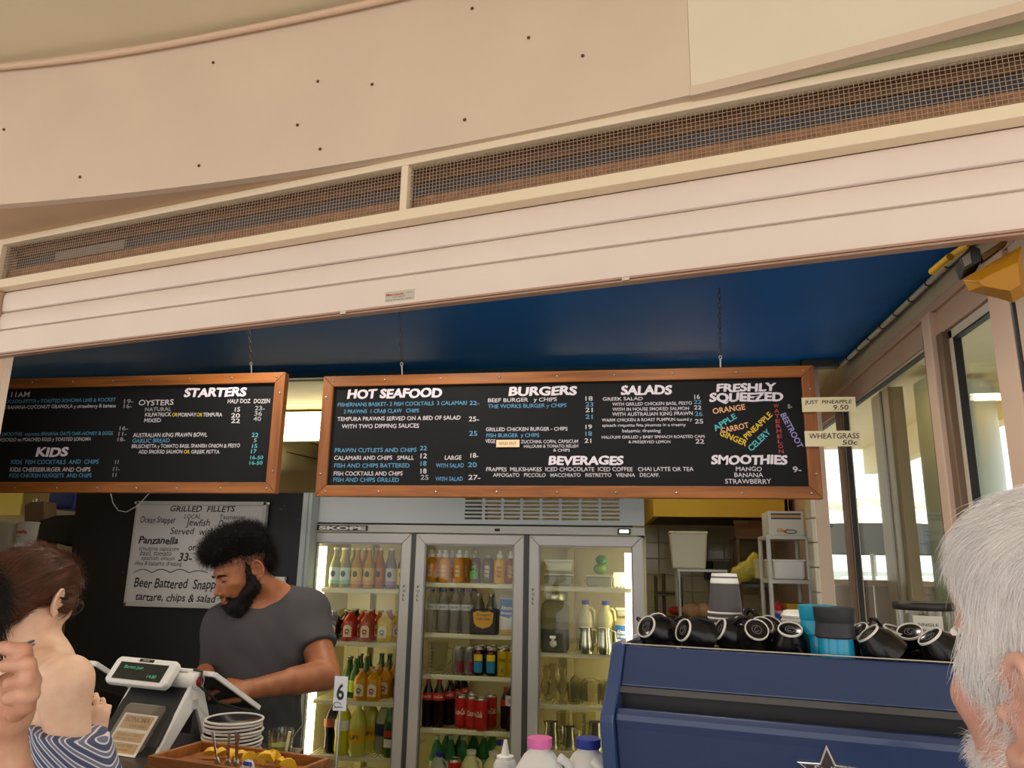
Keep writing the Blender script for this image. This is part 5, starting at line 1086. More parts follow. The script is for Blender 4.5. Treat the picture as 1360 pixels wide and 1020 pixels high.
# striped top: off the shoulder, with a short sleeve on the arm
st=bpy.data.materials.new('stripe_cotton'); st.use_nodes=True; nt=st.node_tree; Lk=nt.links.new; pb=nt.nodes['Principled BSDF']; pb.inputs['Roughness'].default_value=.9
tc=nt.nodes.new('ShaderNodeTexCoord'); mp=nt.nodes.new('ShaderNodeMapping'); mp.inputs['Rotation'].default_value=(math.radians(0),math.radians(52),math.radians(20)); wv=nt.nodes.new('ShaderNodeTexWave'); wv.inputs['Scale'].default_value=21; wv.inputs['Distortion'].default_value=.25; wv.inputs['Detail'].default_value=1
dt=nt.nodes.new('ShaderNodeVectorMath'); dt.operation='DOT_PRODUCT'; dt.inputs[1].default_value=(.58,.12,.80); cx_=nt.nodes.new('ShaderNodeCombineXYZ'); Lk(tc.outputs['Object'],dt.inputs[0]); Lk(dt.outputs['Value'],cx_.inputs[0]); Lk(cx_.outputs[0],wv.inputs['Vector']); rp=nt.nodes.new('ShaderNodeValToRGB'); rp.color_ramp.interpolation='EASE'
e_=rp.color_ramp.elements; e_[0].position=.40; e_[0].color=(*lin('464e6c'),1); e_[1].position=.50; e_[1].color=(*lin('c9c8cf'),1); q=e_.new(.78); q.color=(*lin('d5d3d8'),1); q=e_.new(.86); q.color=(*lin('6a7088'),1)
Lk(wv.outputs[0],rp.inputs[0]); Lk(rp.outputs[0],pb.inputs['Base Color'])
T2=TB.grow(.011); T2.cone(shR+(elR-shR)*.35,elR+[0.02,0,-.02],.066,.090,.04); T2.cone(shL+(elL-shL)*.5,elL,.06,.062,.04)
pl=nz([.15,-.0,1.0]); cp=onY(60,960,1.62); T2.plane(cp,pl,cp+np.array([0,.05,.25]),.42,.003)
bake('striped_top',T2,grid(-1.87,-1.02,.007),grid(1.42,2.15,.007),grid(.85,1.42,.007),st,wom,1,wrinkle(.004,12,12,6,1))
m=MB(); pts=[onY(*p) for p in [(12,900,1.60),(24,868,1.60),(35,855,1.62),(46,851,1.66),(58,856,1.72)]]; m.tube(pts,.0035,6)
pts=[onY(*p) for p in [(16,902,1.60),(29,870,1.60),(39,858,1.62),(48,855,1.66),(59,859,1.72)]]; m.tube(pts,.002,6); m.build('strap',st,wom,smooth=80)
# hair
HAIRB=mat('brown_hair','6b432f',.38,var=.35,vscale=30,spec=.5)
Hh=S(); q=lambda c:TH(*c)
for c,r in (((0,-.022,.042),(.083,.106,.090)),((0,.03,.066),(.074,.066,.056)),((0,-.075,-.01),(.066,.045,.06)),((.0,-.085,-.03),(.05,.035,.05))): Hh.ell(q(c),np.array(r)*.93,.02,HR)
Hh.ell(q((-.01,-.118,-.006)),(.030,.026,.046),.010,HR)
for k_ in range(9):
    a_=k_*.75; Hh.cone(q((-.01+.022*math.cos(a_),-.128+.006*math.sin(a_*2),-.006+.030*math.sin(a_))),q((-.01+.022*math.cos(a_+.8),-.130,-.006+.030*math.sin(a_+.8))),.0125,.0105,.004)
for s in(-1,1): Hh.ell(q((s*.070,.035,.012)),(.014,.030,.040),.012,HR); Hh.ell(q((s*.084,-.006,-.010)),(.014,.021,.034),.005,HR,True)
Hh.ell(q((0,.125,-.01)),(.075,.05,.06),.02,HR,True)
lo,hi=HO-.22,HO+.22
_,HV,HF=bake('hair',Hh,grid(lo[0],hi[0],.004),grid(lo[1],hi[1],.004),grid(lo[2],hi[2],.004),HAIRB,wom,1)
bunp=q((0,-.11,-.01))
def flowb(P,N):
    d=bunp-P; d=d-N*(d*N).sum(1)[:,None]; d/=np.linalg.norm(d,axis=1)[:,None]+1e-9; return d*.96+N*.10
fuzz('hair_strands',HV,HF,np.ones(len(HV),bool),9000,.045,.0005,HAIRB,wom,jit=.06,steps=5,seed=5,flow=flowb)
# loose wisps at the nape
rng=np.random.RandomState(9); rt_=np.array([q((.01+.05*rng.rand()-.03,-.08-.02*rng.rand(),-.045-.01*rng.rand())) for _ in range(260)])
SV,SF=strands(rt_,np.tile(np.array([.0,0,-1.])+HR@np.array([0,-.25,0]),(260,1)),.065,.0005,6,(0,-.1,-.3),.0015,1.2,.16,rng); mesh_obj('nape_wisps',SV,SF,HAIRB,wom,kind='stuff')
# glasses
m=MB(); m.tube([TH(s_,y,z) for s_,y,z in ((.083,-.01,.003),(.080,.05,.008),(.070,.098,.006))],.0022,6); m.tube([TH(-.083,-.01,.003),TH(-.080,.05,.008),TH(-.070,.098,.006)],.0022,6)
for s in(-1,1): m.tube([TH(s*.036+.028*math.cos(a),.106,.0+.021*math.sin(a)) for a in np.linspace(0,2*PI,18,endpoint=False)],.0022,6,closed=True)
m.cyl(TH(-.009,.108,.004),TH(.009,.108,.004),.002,6); m.build('glasses',GASK,wom,smooth=80)
legs('skirt_and_legs',wom,ch+np.array([.07,0,-.48]),ch+np.array([-.08,0.04,-.48]),np.array([-1.30,1.62,0]),np.array([-1.55,1.72,0]),mat('navy_denim','2c3448',.9),mat('black_shoe','161616'))

# ---------------------------------------------------------------- older man in front, right edge
old=thing('person','person at right edge from behind with swept white hair and pale beard','person',(0,0,0))
SKO=skin('ruddy_skin','dcae9b','cc9482',.08)
ear_=EYE+ray(1358,955)*.50; yaw=math.radians(108); HR=frame(yaw,math.radians(8)); HO=ear_-HR@(np.array([-.083,-.012,-.012])*1.12); B=S(); TH=head_sdf(B,HO,HR,1.12,1.0)
nb=HO+np.array([0,-.05,-.20]); B.cone(TH(0,-.03,-.06),nb,.060,.066,.03); sh1=nb+HR@np.array([-.19,0,0])+[0,0,-.06]; sh2=nb+HR@np.array([.19,0,0])+[0,0,-.06]
TB=S(); TB.cone(sh1,nb+[0,0,-.03],.055,.055,.05); TB.cone(sh2,nb+[0,0,-.03],.055,.055,.05); TB.ell(nb+[0,0,-.22],(.19,.12,.2),.06); TB.ell(nb+[0,0,-.45],(.18,.13,.2),.06)
el1=sh1+np.array([-.03,.0,-.30]); el2=sh2+np.array([.03,0,-.3]); TB.cone(sh1,el1,.052,.044,.03); TB.cone(sh2,el2,.052,.044,.03)
B.ops+=TB.ops; 
for el,s in((el1,1),(el2,-1)):
    wr=el+np.array([.03*s,.16,-.18]); B.cone(el,wr,.042,.03,.02); hand_sdf(B,wr,(0,.4,-.7),(-s*.8,.2,0),side=s,curl=(.5,.5,.6,.6))
X=mgrid((HO[0]-.36,HO[0]-.12,.01),(HO[0]-.12,HO[0]+.12,.003),(HO[0]+.12,HO[0]+.36,.01)); Y=mgrid((HO[1]-.28,HO[1]-.13,.008),(HO[1]-.13,HO[1]+.14,.003),(HO[1]+.14,HO[1]+.34,.008)); Z=mgrid((.62,HO[2]-.2,.008),(HO[2]-.2,HO[2]+.15,.003))
_,OV,OF=bake('body',B,X,Y,Z,SKO,old)
T2=TB.grow(.012); T2.cone(TH(0,-.02,-.12),nb+[0,0,.03],.07,.08,.01,True); bake('shirt',T2,grid(HO[0]-.4,HO[0]+.4,.012),grid(HO[1]-.3,HO[1]+.3,.012),grid(.65,nb[2]+.1,.012),mat('sky_shirt','9fb0c2',.9,bump=.2,bscale=300),old,1,wrinkle(.004))
legs('trousers',old,nb+np.array([.09,.03,-.62]),nb+np.array([-.09,.03,-.62]),np.array([HO[0]+.1,HO[1]+.02,0]),np.array([HO[0]-.1,HO[1]-.02,0]),mat('beige_trousers','8f8268',.9),mat('brown_shoe','4a3426',.5))
WH=mat('white_hair','fbf7f6',.5,spec=.35,var=.06,vscale=60,sss=.05); WHB=mat('white_hair_base','f6efec',.7,var=.08,vscale=60)
Hh=S(); q=lambda c:TH(*c)
for c,r in (((0,-.022,.040),(.082,.106,.092)),((0,.03,.070),(.076,.070,.056)),((0,-.08,-.02),(.07,.04,.06))): Hh.ell(q(c),np.array(r)*1.10,.02,HR)
for s in(-1,1): Hh.ell(q((s*.070,.018,.008)),(.014,.034,.048),.014,HR); Hh.ell(q((s*.086,-.012,-.014)),(.020,.026,.040),.006,HR,True)
Hh.ell(q((0,.122,-.003)),(.092,.062,.068),.015,HR,True)
for s in(-1,1): Hh.ell(q((s*.082,.040,-.055)),(.05,.068,.058),.01,HR,True)
lo,hi=HO-.2,HO+.2
_,HV,HF=bake('hair',Hh,grid(lo[0],hi[0],.0032),grid(lo[1],hi[1],.0032),grid(lo[2],hi[2],.0032),WHB,old,2)
def flowo(P,N):
    L=(P-HO)@HR; up=np.clip((L[:,2]-.06)/.05,0,1)[:,None]
    side=np.stack([np.sign(L[:,0])*.25,-.18+0*L[:,0],-1+0*L[:,0]],1)          # sides hang down and slightly back
    topd=np.stack([-.75+0*L[:,0],.55+0*L[:,0],-.12+0*L[:,0]],1)               # top is swept forward to his left
    d=(side*(1-up)+topd*up)@HR.T; d=d-N*(d*N).sum(1)[:,None]*.9; d/=np.linalg.norm(d,axis=1)[:,None]+1e-9; return d+N*.06
LH=(HV-HO)@HR/1.12; mh=~((LH[:,2]<-.012)&(LH[:,1]>-.03))
fuzz('hair_strands',HV,HF,mh,34000,.027,.00026,WH,old,grav=(0,0,-.35),jit=.07,steps=6,seed=6,curl=.0006,freq=.8,flow=flowo)
# short pale whiskers on cheek and jaw
L=(OV-HO)@HR/1.12; mk=(L[:,2]<-.018)&(L[:,2]>-.14)&(L[:,1]>.018)&(L[:,1]<.12)&(np.abs(L[:,0])>.012)&~((np.abs(L[:,0])<.045)&(L[:,2]>-.04))&((L[:,2]<-.055)|(np.abs(L[:,0])>.05)&(L[:,1]<.045)&(L[:,2]<-.05))
fuzz('whiskers',OV,OF,mk,7000,.010,.0002,WH,old,grav=(0,0,-.9),jit=.22,steps=4,seed=7)
mk=(L[:,2]<.03)&(L[:,2]>-.04)&(L[:,1]>-.005)&(L[:,1]<.035)&(np.abs(L[:,0])>.05); fuzz('sideburn',OV,OF,mk,2500,.012,.0002,WH,old,grav=(0,0,-1.2),jit=.12,steps=4,seed=8)
m=MB()
for s in(-1,1): m.tube([TH(s*.014,.0985,.014),TH(s*.03,.0975,.019),TH(s*.048,.088,.015)],[.003,.0045,.003],6)
m.build('eyebrows',WHB,old,smooth=80)

# ---------------------------------------------------------------- person at the left edge, hand to face
lf=thing('person','person at left edge with dark hair raising a curled hand to the cheek','person',(0,0,0))
SKL=skin('tan_skin','cf9f84','ba8268',.08)
HO=EYE+ray(-108,872)*1.0; HR=frame(math.radians(120),math.radians(-8)); B=S(); TH=head_sdf(B,HO,HR,1.0)
nb=HO+np.array([0,-.03,-.2]); B.cone(TH(0,-.03,-.06),nb,.055,.06,.03); sh1=nb+HR@np.array([-.18,0,0])+[0,0,-.06]; sh2=nb+HR@np.array([.18,0,0])+[0,0,-.06]
TB=S(); TB.cone(sh1,nb+[0,0,-.03],.05,.05,.05); TB.cone(sh2,nb+[0,0,-.03],.05,.05,.05); TB.ell(nb+[0,0,-.22],(.17,.11,.2),.06); TB.ell(nb+[0,0,-.42],(.16,.12,.2),.06)
B.ops+=TB.ops
p=lambda x,y,d:EYE+ray(x-7,y,)*d
wr=p(2,1000,.93); el=p(45,1150,.92); B.cone(sh2,el,.048,.042,.03); B.cone(el,wr,.042,.030,.02)
B.cone(wr,p(12,955,.92),.027,.028,.02); B.ell(p(20,932,.915),(.026,.030,.036),.018)
for ch_ in ([(33,925,.90),(45,893,.885),(38,864,.88),(10,860,.89)],[(36,930,.895),(50,905,.875),(44,882,.868),(14,884,.88)],[(34,938,.89),(48,922,.872),(43,903,.865),(20,908,.875)],[(28,948,.89),(41,938,.874),(38,923,.868),(19,928,.875)],[(8,940,.91),(-6,910,.90),(-4,885,.895)]):
    P_=[p(*c) for c in ch_]
    for k in range(len(P_)-1): B.cone(P_[k],P_[k+1],.0100-.0007*k,.0093-.0007*k,.004)
el1=sh1+np.array([-.03,.02,-.3]); B.cone(sh1,el1,.048,.042,.03); w1=el1+np.array([.03,.18,-.14]); B.cone(el1,w1,.04,.03,.02); hand_sdf(B,w1,(0,.4,-.6),(-.8,.2,0),side=1,curl=(.5,.5,.6,.6))
hx,hy,hz=p(20,920,.9)
X=mgrid((HO[0]-.34,HO[0]-.10,.011),(HO[0]-.10,hx-.05,.004),(hx-.05,hx+.06,.0026),(hx+.06,hx+.30,.008)); Y=mgrid((hy-.3,hy-.07,.009),(hy-.07,hy+.07,.0028),(hy+.07,HO[1]+.12,.005),(HO[1]+.12,HO[1]+.36,.01)); Z=mgrid((.6,hz-.08,.009),(hz-.08,hz+.07,.0028),(hz+.07,HO[2]+.15,.004))
bake('body',B,X,Y,Z,SKL,lf)
T2=TB.grow(.012); T2.cone(sh2,sh2+(el-sh2)*.7,.062,.062,.03); T2.cone(sh1,sh1+(el1-sh1)*.7,.062,.062,.03); T2.cone(TH(0,-.02,-.12),nb+[0,0,.03],.065,.075,.01,True)
bake('purple_shirt',T2,grid(HO[0]-.4,HO[0]+.4,.012),grid(HO[1]-.35,HO[1]+.3,.012),grid(.65,nb[2]+.1,.012),mat('purple_cotton','4a3a6c',.9),lf,1,wrinkle(.004))
HAIRD=mat('dark_hair','1c1614',.5,spec=.4)
Hh=S(); q=lambda c:TH(*c)
for c,r in (((0,-.022,.044),(.086,.108,.092)),((0,.03,.070),(.078,.072,.056)),((0,-.08,-.02),(.07,.04,.06))): Hh.ell(q(c),np.array(r),.02,HR)
for s in(-1,1): Hh.ell(q((s*.072,.02,.005)),(.014,.034,.040),.012,HR); Hh.ell(q((s*.086,-.010,-.014)),(.016,.022,.034),.006,HR,True)
Hh.ell(q((0,.13,-.01)),(.080,.05,.055),.02,HR,True); lo,hi=HO-.2,HO+.2
_,HV,HF=bake('hair',Hh,grid(lo[0],hi[0],.0042),grid(lo[1],hi[1],.0042),grid(lo[2],hi[2],.0042),HAIRD,lf,1)
fuzz('hair_strands',HV,HF,np.ones(len(HV),bool),7000,.03,.0004,HAIRD,lf,jit=.15,steps=4,seed=11,flow=lambda P,N:N*.25+(np.array([0,0,-1.])-N*(N@np.array([0,0,-1.]))[:,None])*.9)
legs('trousers',lf,nb+np.array([.08,.03,-.60]),nb+np.array([-.08,.03,-.6]),np.array([HO[0]+.1,HO[1],0]),np.array([HO[0]-.1,HO[1]+.05,0]),mat('black_trousers','1b1a1b'),mat('black_shoe','161616'))
# ================================================================ COUNTER AND WHAT STANDS ON IT
CZ=1.05
ct=thing('service_counter','long dark service counter under the shutter','counter',(0,0,0),AF)
MB().prism([(x,y,CZ-.04) for x,y in ((-3.1,1.50),(.70,1.50),(.70,2.2),(-.44,2.2),(-.44,2.06),(-1.52,2.06),(-1.58,2.2),(-3.1,2.2))],(0,0,.04)).build('worktop',mat('counter_top','3a2f28',.35,var=.15),ct,bevel=.004)
MB().bb((-3.1,1.54,0),(.70,1.59,CZ-.04)).build('front_panel',mat('counter_front','4b4038',.6),ct); MB().bb((-3.1,1.98,0),(.70,2.04,CZ-.04)).build('back_panel',mat('counter_front','4b4038'),ct)
def at(s,t,z): return W3(s,t,z)
# ---- espresso machine, navy
EM=thing('espresso_machine','navy blue espresso machine with chrome star, cups stacked on top','coffee machine',at(0,0,0),AF)
NAVY=mat('navy_enamel','273a62',.35,coat=.3,bump=.02,bscale=90); NAVY2=mat('navy_edge','2e4470',.3,coat=.4); SLOT=mat('slot_black','131216',.5); GREYS=mat('slot_grey','4a4a4e',.45)
sL,sR=-.405,.62
prof=[(1.700,1.474),(1.652,1.402),(1.650,1.396)]
MB().prism([(sL,1.700,1.474),(sL,1.652,1.400),(sL,1.70,1.385),(sL,1.712,1.385),(sL,1.712,1.474)],(sR-sL,0,0)).build('top_panel',NAVY,EM,bevel=.003)
MB().prism([(sL,1.650,1.3985),(sL,1.640,1.388),(sL,1.70,1.385),(sL,1.70,1.3985)],(sR-sL,0,0)).build('grey_lip',GREYS,EM)
MB().prism([(sL,1.665,1.388),(sL,1.665,1.352),(sL,1.75,1.352),(sL,1.75,1.388)],(sR-sL,0,0)).build('vent_slot',SLOT,EM)
MB().prism([(sL,1.612,1.362),(sL,1.60,1.352),(sL,1.597,1.342),(sL,1.603,1.325),(sL,1.655,1.13),(sL,1.72,1.13),(sL,1.72,1.352),(sL,1.64,1.358)],(sR-sL,0,0)).build('lower_panel',NAVY,EM,bevel=.005,seg=3)
pr=[(1.692,1.480),(1.640,1.402),(1.588,1.352),(1.582,1.338),(1.586,1.318),(1.645,1.09),(1.70,1.07),(2.12,1.07),(2.14,1.10),(2.14,1.480)]
TZ=1.449
MB().prism([(sL-.028,t,z) for t,z in pr],(.028,0,0)).build('side_panel',NAVY2,EM,bevel=.005,seg=3); MB().prism([(sR,t,z) for t,z in pr],(.028,0,0)).build('side_panel',NAVY2,EM,bevel=.005,seg=3)
MB().bb((sL,2.10,1.38),(sR,2.115,1.474)).build('rear_rail',NAVY,EM,bevel=.002); MB().bb((sL,1.712,1.442),(sR,2.10,1.448)).build('cup_tray',STEEL,EM)
m=MB(); m.tube([(sL-.01,1.698,1.4785),(sR+.01,1.698,1.4785)],.0018,6); m.build('chrome_edge',mat('polished_chrome','ffffff',.12,metal=1),EM)
MB().bb((sL,1.72,1.10),(sR,2.10,1.385)).build('body_core',mat('machine_dark','2a2c30',.5),EM)
for s in(sL+.04,sR-.06):
    for t in(1.72,2.08): MB().cyl((s,t,CZ),(s,t,1.10),.02,14).build('foot',mat('polished_chrome','ffffff'),EM,smooth=60)
# star badge lying on the sloping lower panel
nn=nz([0,-.195,-.052]); A0=np.array([.0,1.615,1.280]); u_=np.array([1.,0,0]); v_=nz(np.array([0,-.052,.195]))
sc_=onFc(1100,1026,1.617); A0=np.array([sc_[0],1.603+(1.325-sc_[2])*.267,sc_[2]])
def star(r,off,th):
    P=[]; 
    for k in range(10): a=PI/2+k*PI/5; q=r if k%2==0 else r*.42; P.append(A0+nn*off+u_*q*math.cos(a)*1.05+v_*q*math.sin(a))
    return MB().prism(P,nn*th)
star(.054,.0005,.004).build('star_badge',mat('polished_chrome','ffffff'),EM,bevel=.001); star(.045,.0048,.0008).build('star_face',mat('star_smoke','5a5458',.25,metal=.7),EM)
m=MB(); put_text(m,'Stella',A0+nn*.0062-u_*.023+v_*.002,u_,v_,.046,.014,.02,.0); m.build('lettering',mat('badge_silver','d8d4d0',.3,metal=.6),EM)
# ---- black cups heaped upside down on the machine
CUP=mat('cup_black','0e0c0d',.22,spec=.35); CUPI=mat('cup_foot_white','d9d4cb',.5)
gc='black coffee cups heaped on the espresso machine'
cup0=thing('coffee_cup','','cup',group=gc)
r=.044; pf=[(.024,0),(.025,.004),(.037,.022),(.0425,.042),(.044,.058),(.0425,.0585),(.041,.042),(.035,.022),(.02,.008),(.001,.007)]
MB().lathe([(.001,.002),(.0205,.002)]+pf,28,cap=False).build('cup_body',CUP,cup0,smooth=50)
MB().lathe([(.0222,.0015),(.0228,-.0010),(.0246,-.0010),(.0252,.003),(.0222,.003)],28,cap=False).build('foot_ring',CUPI,cup0,smooth=50)
m=MB(); m.tube([(.040,0,.048),(.058,0,.050),(.068,0,.040),(.066,0,.026),(.054,0,.016),(.034,0,.018)],.0042,8); m.build('handle',CUP,cup0,smooth=80)
m=MB(); put_text(m,'a',(-.008,.0,.0),np.array([1.,0,0]),np.array([0,-1.,0]),.014,.014,.0); 
m=MB(); m.tube([(.010*math.cos(a),.010*math.sin(a),.0012) for a in np.linspace(0,2*PI,16,endpoint=False)],.0008,4,closed=True); m.tube([(.004*math.cos(a),.007*math.sin(a),.0012) for a in np.linspace(0,5,9)],.0009,4); m.build('foot_mark',mat('foot_mark','6a6663',.5),cup0)
# (px,py of the foot centre, t, tilt of the foot normal: left/right (x), away(+)/near(-) (y), up (z), handle spin, label)
cups=[((858,846),1.745,(-.50,-.75,.42),0.4,'black cup lying foot forward at the left front corner'),
 ((872,831),1.80,(-.1,-.7,.70),2.6,'black cup behind the leftmost one, foot tilted up'),
 ((907,846),1.745,(-.66,-.66,.35),.3,'second black cup from the left in the front row'),
 ((955,842),1.78,(-.78,-.45,.42),2.4,'black cup leaning left with narrow foot and raised handle'),
 ((975,836),1.83,(-.75,-.40,.52),1.0,'black cup tucked in below the paper cups'),
 ((1006,850),1.75,(.25,-.78,.58),3.6,'domed black cup, foot turned right, centre front row'),
 ((1012,832),1.82,(.15,-.70,.70),5.2,'black cup behind the centre domed cup, foot up'),
 ((1026,828),1.87,(.45,-.50,.74),1.4,'black cup in back row left of the lids'),
 ((1050,844),1.76,(.05,-.52,.86),4.4,'black cup standing upside down just left of the teal cups'),
 ((1138,838),1.80,(-.55,-.35,.75),1.2,'black cup partly hidden right of the teal cups'),
 ((1152,843),1.745,(-.62,-.20,.76),5.6,'large black cup at right front with oval white foot'),
 ((1208,838),1.82,(-.2,-.55,.80),2.8,'black cup in the back row right, handle showing'),
 ((1234,845),1.745,(-.58,-.25,.77),5.4,'black cup at right front beside the white-haired head'),
 ((1190,836),1.84,(.3,-.2,.9),3.1,'black cup with looped handle between the two right front cups'),
 ((1272,846),1.76,(-.5,-.3,.8),2.0,'black cup hidden behind the white-haired head'),
 ((930,838),1.83,(.3,-.3,.9),2.5,'black cup in the back row behind the second front cup')]
for i,((x,y),t,n,spin,lab) in enumerate(cups):
    zl=-nz(n); q=Vector(zl.tolist()).to_track_quat('Z','Y').to_matrix()@Matrix.Rotation(spin,3,'Z'); Mw=Matrix.Rotation(AF,3,'Z')@q
    p=onF(x,y,t)
    # keep the rim off the tray
    zlow=min((Mw@Vector((.044*math.cos(a),.044*math.sin(a),.058)))[2] for a in np.linspace(0,6.28,16)); p[2]=max(p[2],TZ-zlow)
    o=cup0 if i==0 else dup(cup0); o['label']=lab; o.location=p.tolist(); o.rotation_euler=Mw.to_euler()
# ---- stack of paper cups, lids, keep cups
gp_='paper cups stacked upside down'
pc0=thing('paper_cup','','cup',group=gp_)
MB().lathe([(.029,.086),(.031,.086),(.0315,.082),(.0395,.004),(.037,.004),(.030,.080),(.001,.080)],28).build('cup_wall',mat('cup_charcoal','4a4648',.55),pc0,smooth=45)
m=MB(); m.tube([(.0405*math.cos(a),.0405*math.sin(a),.0028) for a in np.linspace(0,2*PI,28,endpoint=False)],.0026,6,closed=True); m.build('rolled_rim',WHITE,pc0,smooth=80)
x_,t_=onFc(965,838,1.93)[0],1.93
for k in range(8):
    o=pc0 if k==0 else dup(pc0); o.location=at(x_,t_,TZ+k*.0125).tolist(); o['label']='charcoal paper cup in the upside-down stack, %s from the bottom'%['lowest one','second','third','fourth','fifth','sixth','seventh','eighth and topmost'][k]
w_=thing('paper_cup','white paper cup crowning the charcoal stack','cup',at(x_,t_,TZ+7*.0125-.014),group='white paper cup on the charcoal stack'); MB().lathe([(.028,.106),(.0295,.107),(.0330,.088),(.0335,.088),(.0330,.084),(.001,.0865)],28).build('cup_base',WHITE,w_,smooth=45)
gl='white plastic lids stacked on the espresso machine'
ld0=thing('cup_lid','','lid',group=gl); MB().lathe([(.044,0),(.0445,.004),(.041,.006),(.037,.014),(.033,.015),(.032,.011),(.001,.011)],28).build('lid_shell',WHITE,ld0,smooth=40)
x2,t2=onFc(1064,835,1.98)[0],1.98
for k in range(9):
    o=ld0 if k==0 else dup(ld0); o.location=at(x2,t2,TZ+k*.0105).tolist(); o['label']='white takeaway lid, number %s of the stack counted up from the tray'%['one','two','three','four','five','six','seven','eight','nine'][k]
TEAL=mat('keep_teal','1593b4',.4); TEAL2=mat('keep_teal_gloss','1a9cc4',.15,trans=.2); KB=mat('keep_black','26262b',.55)
def keepcup(x,y,t,band,lab):
    q=onFc(x,y,t); o=thing('reusable_cup',lab,'reusable cup',at(q[0],t,TZ),group='upturned reusable cups')
    MB().lathe([(.036,0),(.0365,.004),(.033,.068),(.001,.068)],24).build('lower_wall',TEAL2,o,smooth=40)
    MB().lathe([(.037,.060),(.039,.063),(.0365,.090),(.038,.092),(.040,.120),(.037,.121),(.001,.117)],24).build('lid_band',band,o,smooth=35); return o
keepcup(1090,862,1.80,TEAL,'teal reusable cup standing upside down behind the black-banded one'); keepcup(1111,866,1.745,KB,'teal reusable cup with black band, upside down')
# ---- bean hopper beside the machine
q=onFc(1226,806,2.22)
hp=thing('bean_hopper','clear bean hopper with black lid and SINGLE ORIGIN card','grinder',at(q[0],2.22,CZ),AF)
MB().bb((-.08,-.09,0),(.08,.1,.30)).build('grinder_body',mat('machine_dark','2a2c30'),hp,bevel=.01); zt_=q[2]-CZ
MB().lathe([(.04,.30),(.050,.36),(.060,zt_-.14),(.064,zt_-.005)],28,cap=False).build('hopper_wall',thin_glass('hopper_glass',(.85,.88,.84),.08),hp,smooth=50)
MB().lathe([(.001,.31),(.045,.31),(.048,.36),(.055,zt_-.17),(.001,zt_-.165)],24,cap=False).build('coffee_beans',mat('beans','3a2214',.6,bump=1,bscale=160,var=.4,vscale=120),hp,smooth=60)
MB().lathe([(.069,zt_-.007),(.071,zt_-.004),(.071,zt_+.008),(.068,zt_+.012),(.001,zt_+.012)],32).build('lid',mat('lid_black','1d1a18',.4),hp,smooth=40)
MB().bb((-.032,-.0685,zt_-.1),(.032,-.0675,zt_-.018)).build('card',mat('card_white','dcd8c8',.6),hp); m=MB(); put_text(m,'SINGLE',(-.022,-.0692,zt_-.042),UXs,UYs,.044,.007,.01); put_text(m,'ORIGIN',(-.022,-.0692,zt_-.056),UXs,UYs,.044,.007,.01); m.build('lettering',MATS['label_ink'],hp)
m=MB(); [m.bb((-.02,-.0692,zt_-.070-i*.008),(.02,-.0687,zt_-.068-i*.008)) for i in range(2)]; m.build('printed_line',mat('grey_ink','6a625c'),hp)
# ---- milk bottles on the counter
MILK=mat('milk_bottle_white','d9d8d6',.4,trans=.05,sss=.2)
q=onFc(717,984,1.63); k=jugmilk('milk bottle with pink cap on the counter left of the coffee machine',MILK,mat('cap_pink','d86aa8',.45),.236,.060); k['group']='milk bottles on the counter'; k.location=at(q[0],1.63,CZ).tolist(); k.rotation_euler=(0,0,AF+.5)
q=onFc(781,991,1.68); k=jugmilk('milk bottle with dark blue cap touching the coffee machine side',MILK,mat('cap_royal','23348c',.45),.234,.060); k['group']='milk bottles on the counter'; k.location=at(q[0],1.68,CZ).tolist(); k.rotation_euler=(0,0,AF-.4)
# squeeze bottle and small jar
q=onFc(671,1008,1.95); sb_=thing('squeeze_bottle','white squeeze bottle with pointed nozzle between fridge and milk','bottle',at(q[0],1.95,CZ)); MB().lathe([(.028,0),(.03,.01),(.03,.09),(.024,.103),(.001,.103)],20).build('bottle_body',MILK,sb_,smooth=40); MB().lathe([(.022,.10),(.022,.112),(.011,.115),(.004,.150),(.001,.150)],16).build('nozzle',WHITE,sb_,smooth=40)
# ---- table number on a steel stand
q=onFc(453,921,1.80); tn=thing('table_number','white table number card reading 6 on a steel stem','table number',at(q[0],1.80,CZ),AF+.15)
zc=q[2]-CZ; MB().lathe([(.045,0),(.045,.006),(.012,.012),(.001,.012)],24).build('base',STEEL,tn,smooth=40); MB().cyl((0,.0,.01),(0,0,zc),.0042,10).build('stem',STEEL,tn,smooth=60)
MB().bb((-.019,-.005,zc-.042),(.019,-.003,zc+.043)).build('card',mat('card_bluewhite','cfd3da',.5),tn,bevel=.001)
m=MB(); put_text(m,'6',(-.010,-.0058,zc-.014),UXs,UYs,.021,.040,.02); m.build('lettering',INKB,tn); m=MB(); m.tube([(-.006+.010*math.cos(a),-.0058,zc-.027+.006*math.sin(a)) for a in np.linspace(0,5.5,12)],.0008,4); m.tube([(-.014,-.0058,zc-.034),(.010,-.0058,zc-.032)],.0008,4); m.build('scribble',INKB,tn)
for x,lab in((425,'black bowl on the counter below the table number, left'),(487,'black bowl on the counter, right of the table number')):
    q=onFc(x,1019,1.72); o=MB().lathe([(.03,0),(.05,.02),(.058,.052),(.054,.052),(.046,.02),(.001,.008)],28).build('bowl',CUP,None,smooth=50); o.location=at(q[0],1.72,CZ+.055).tolist(); tag(o,lab,'bowl','black bowls on the counter')
    o.location.z=CZ+.001
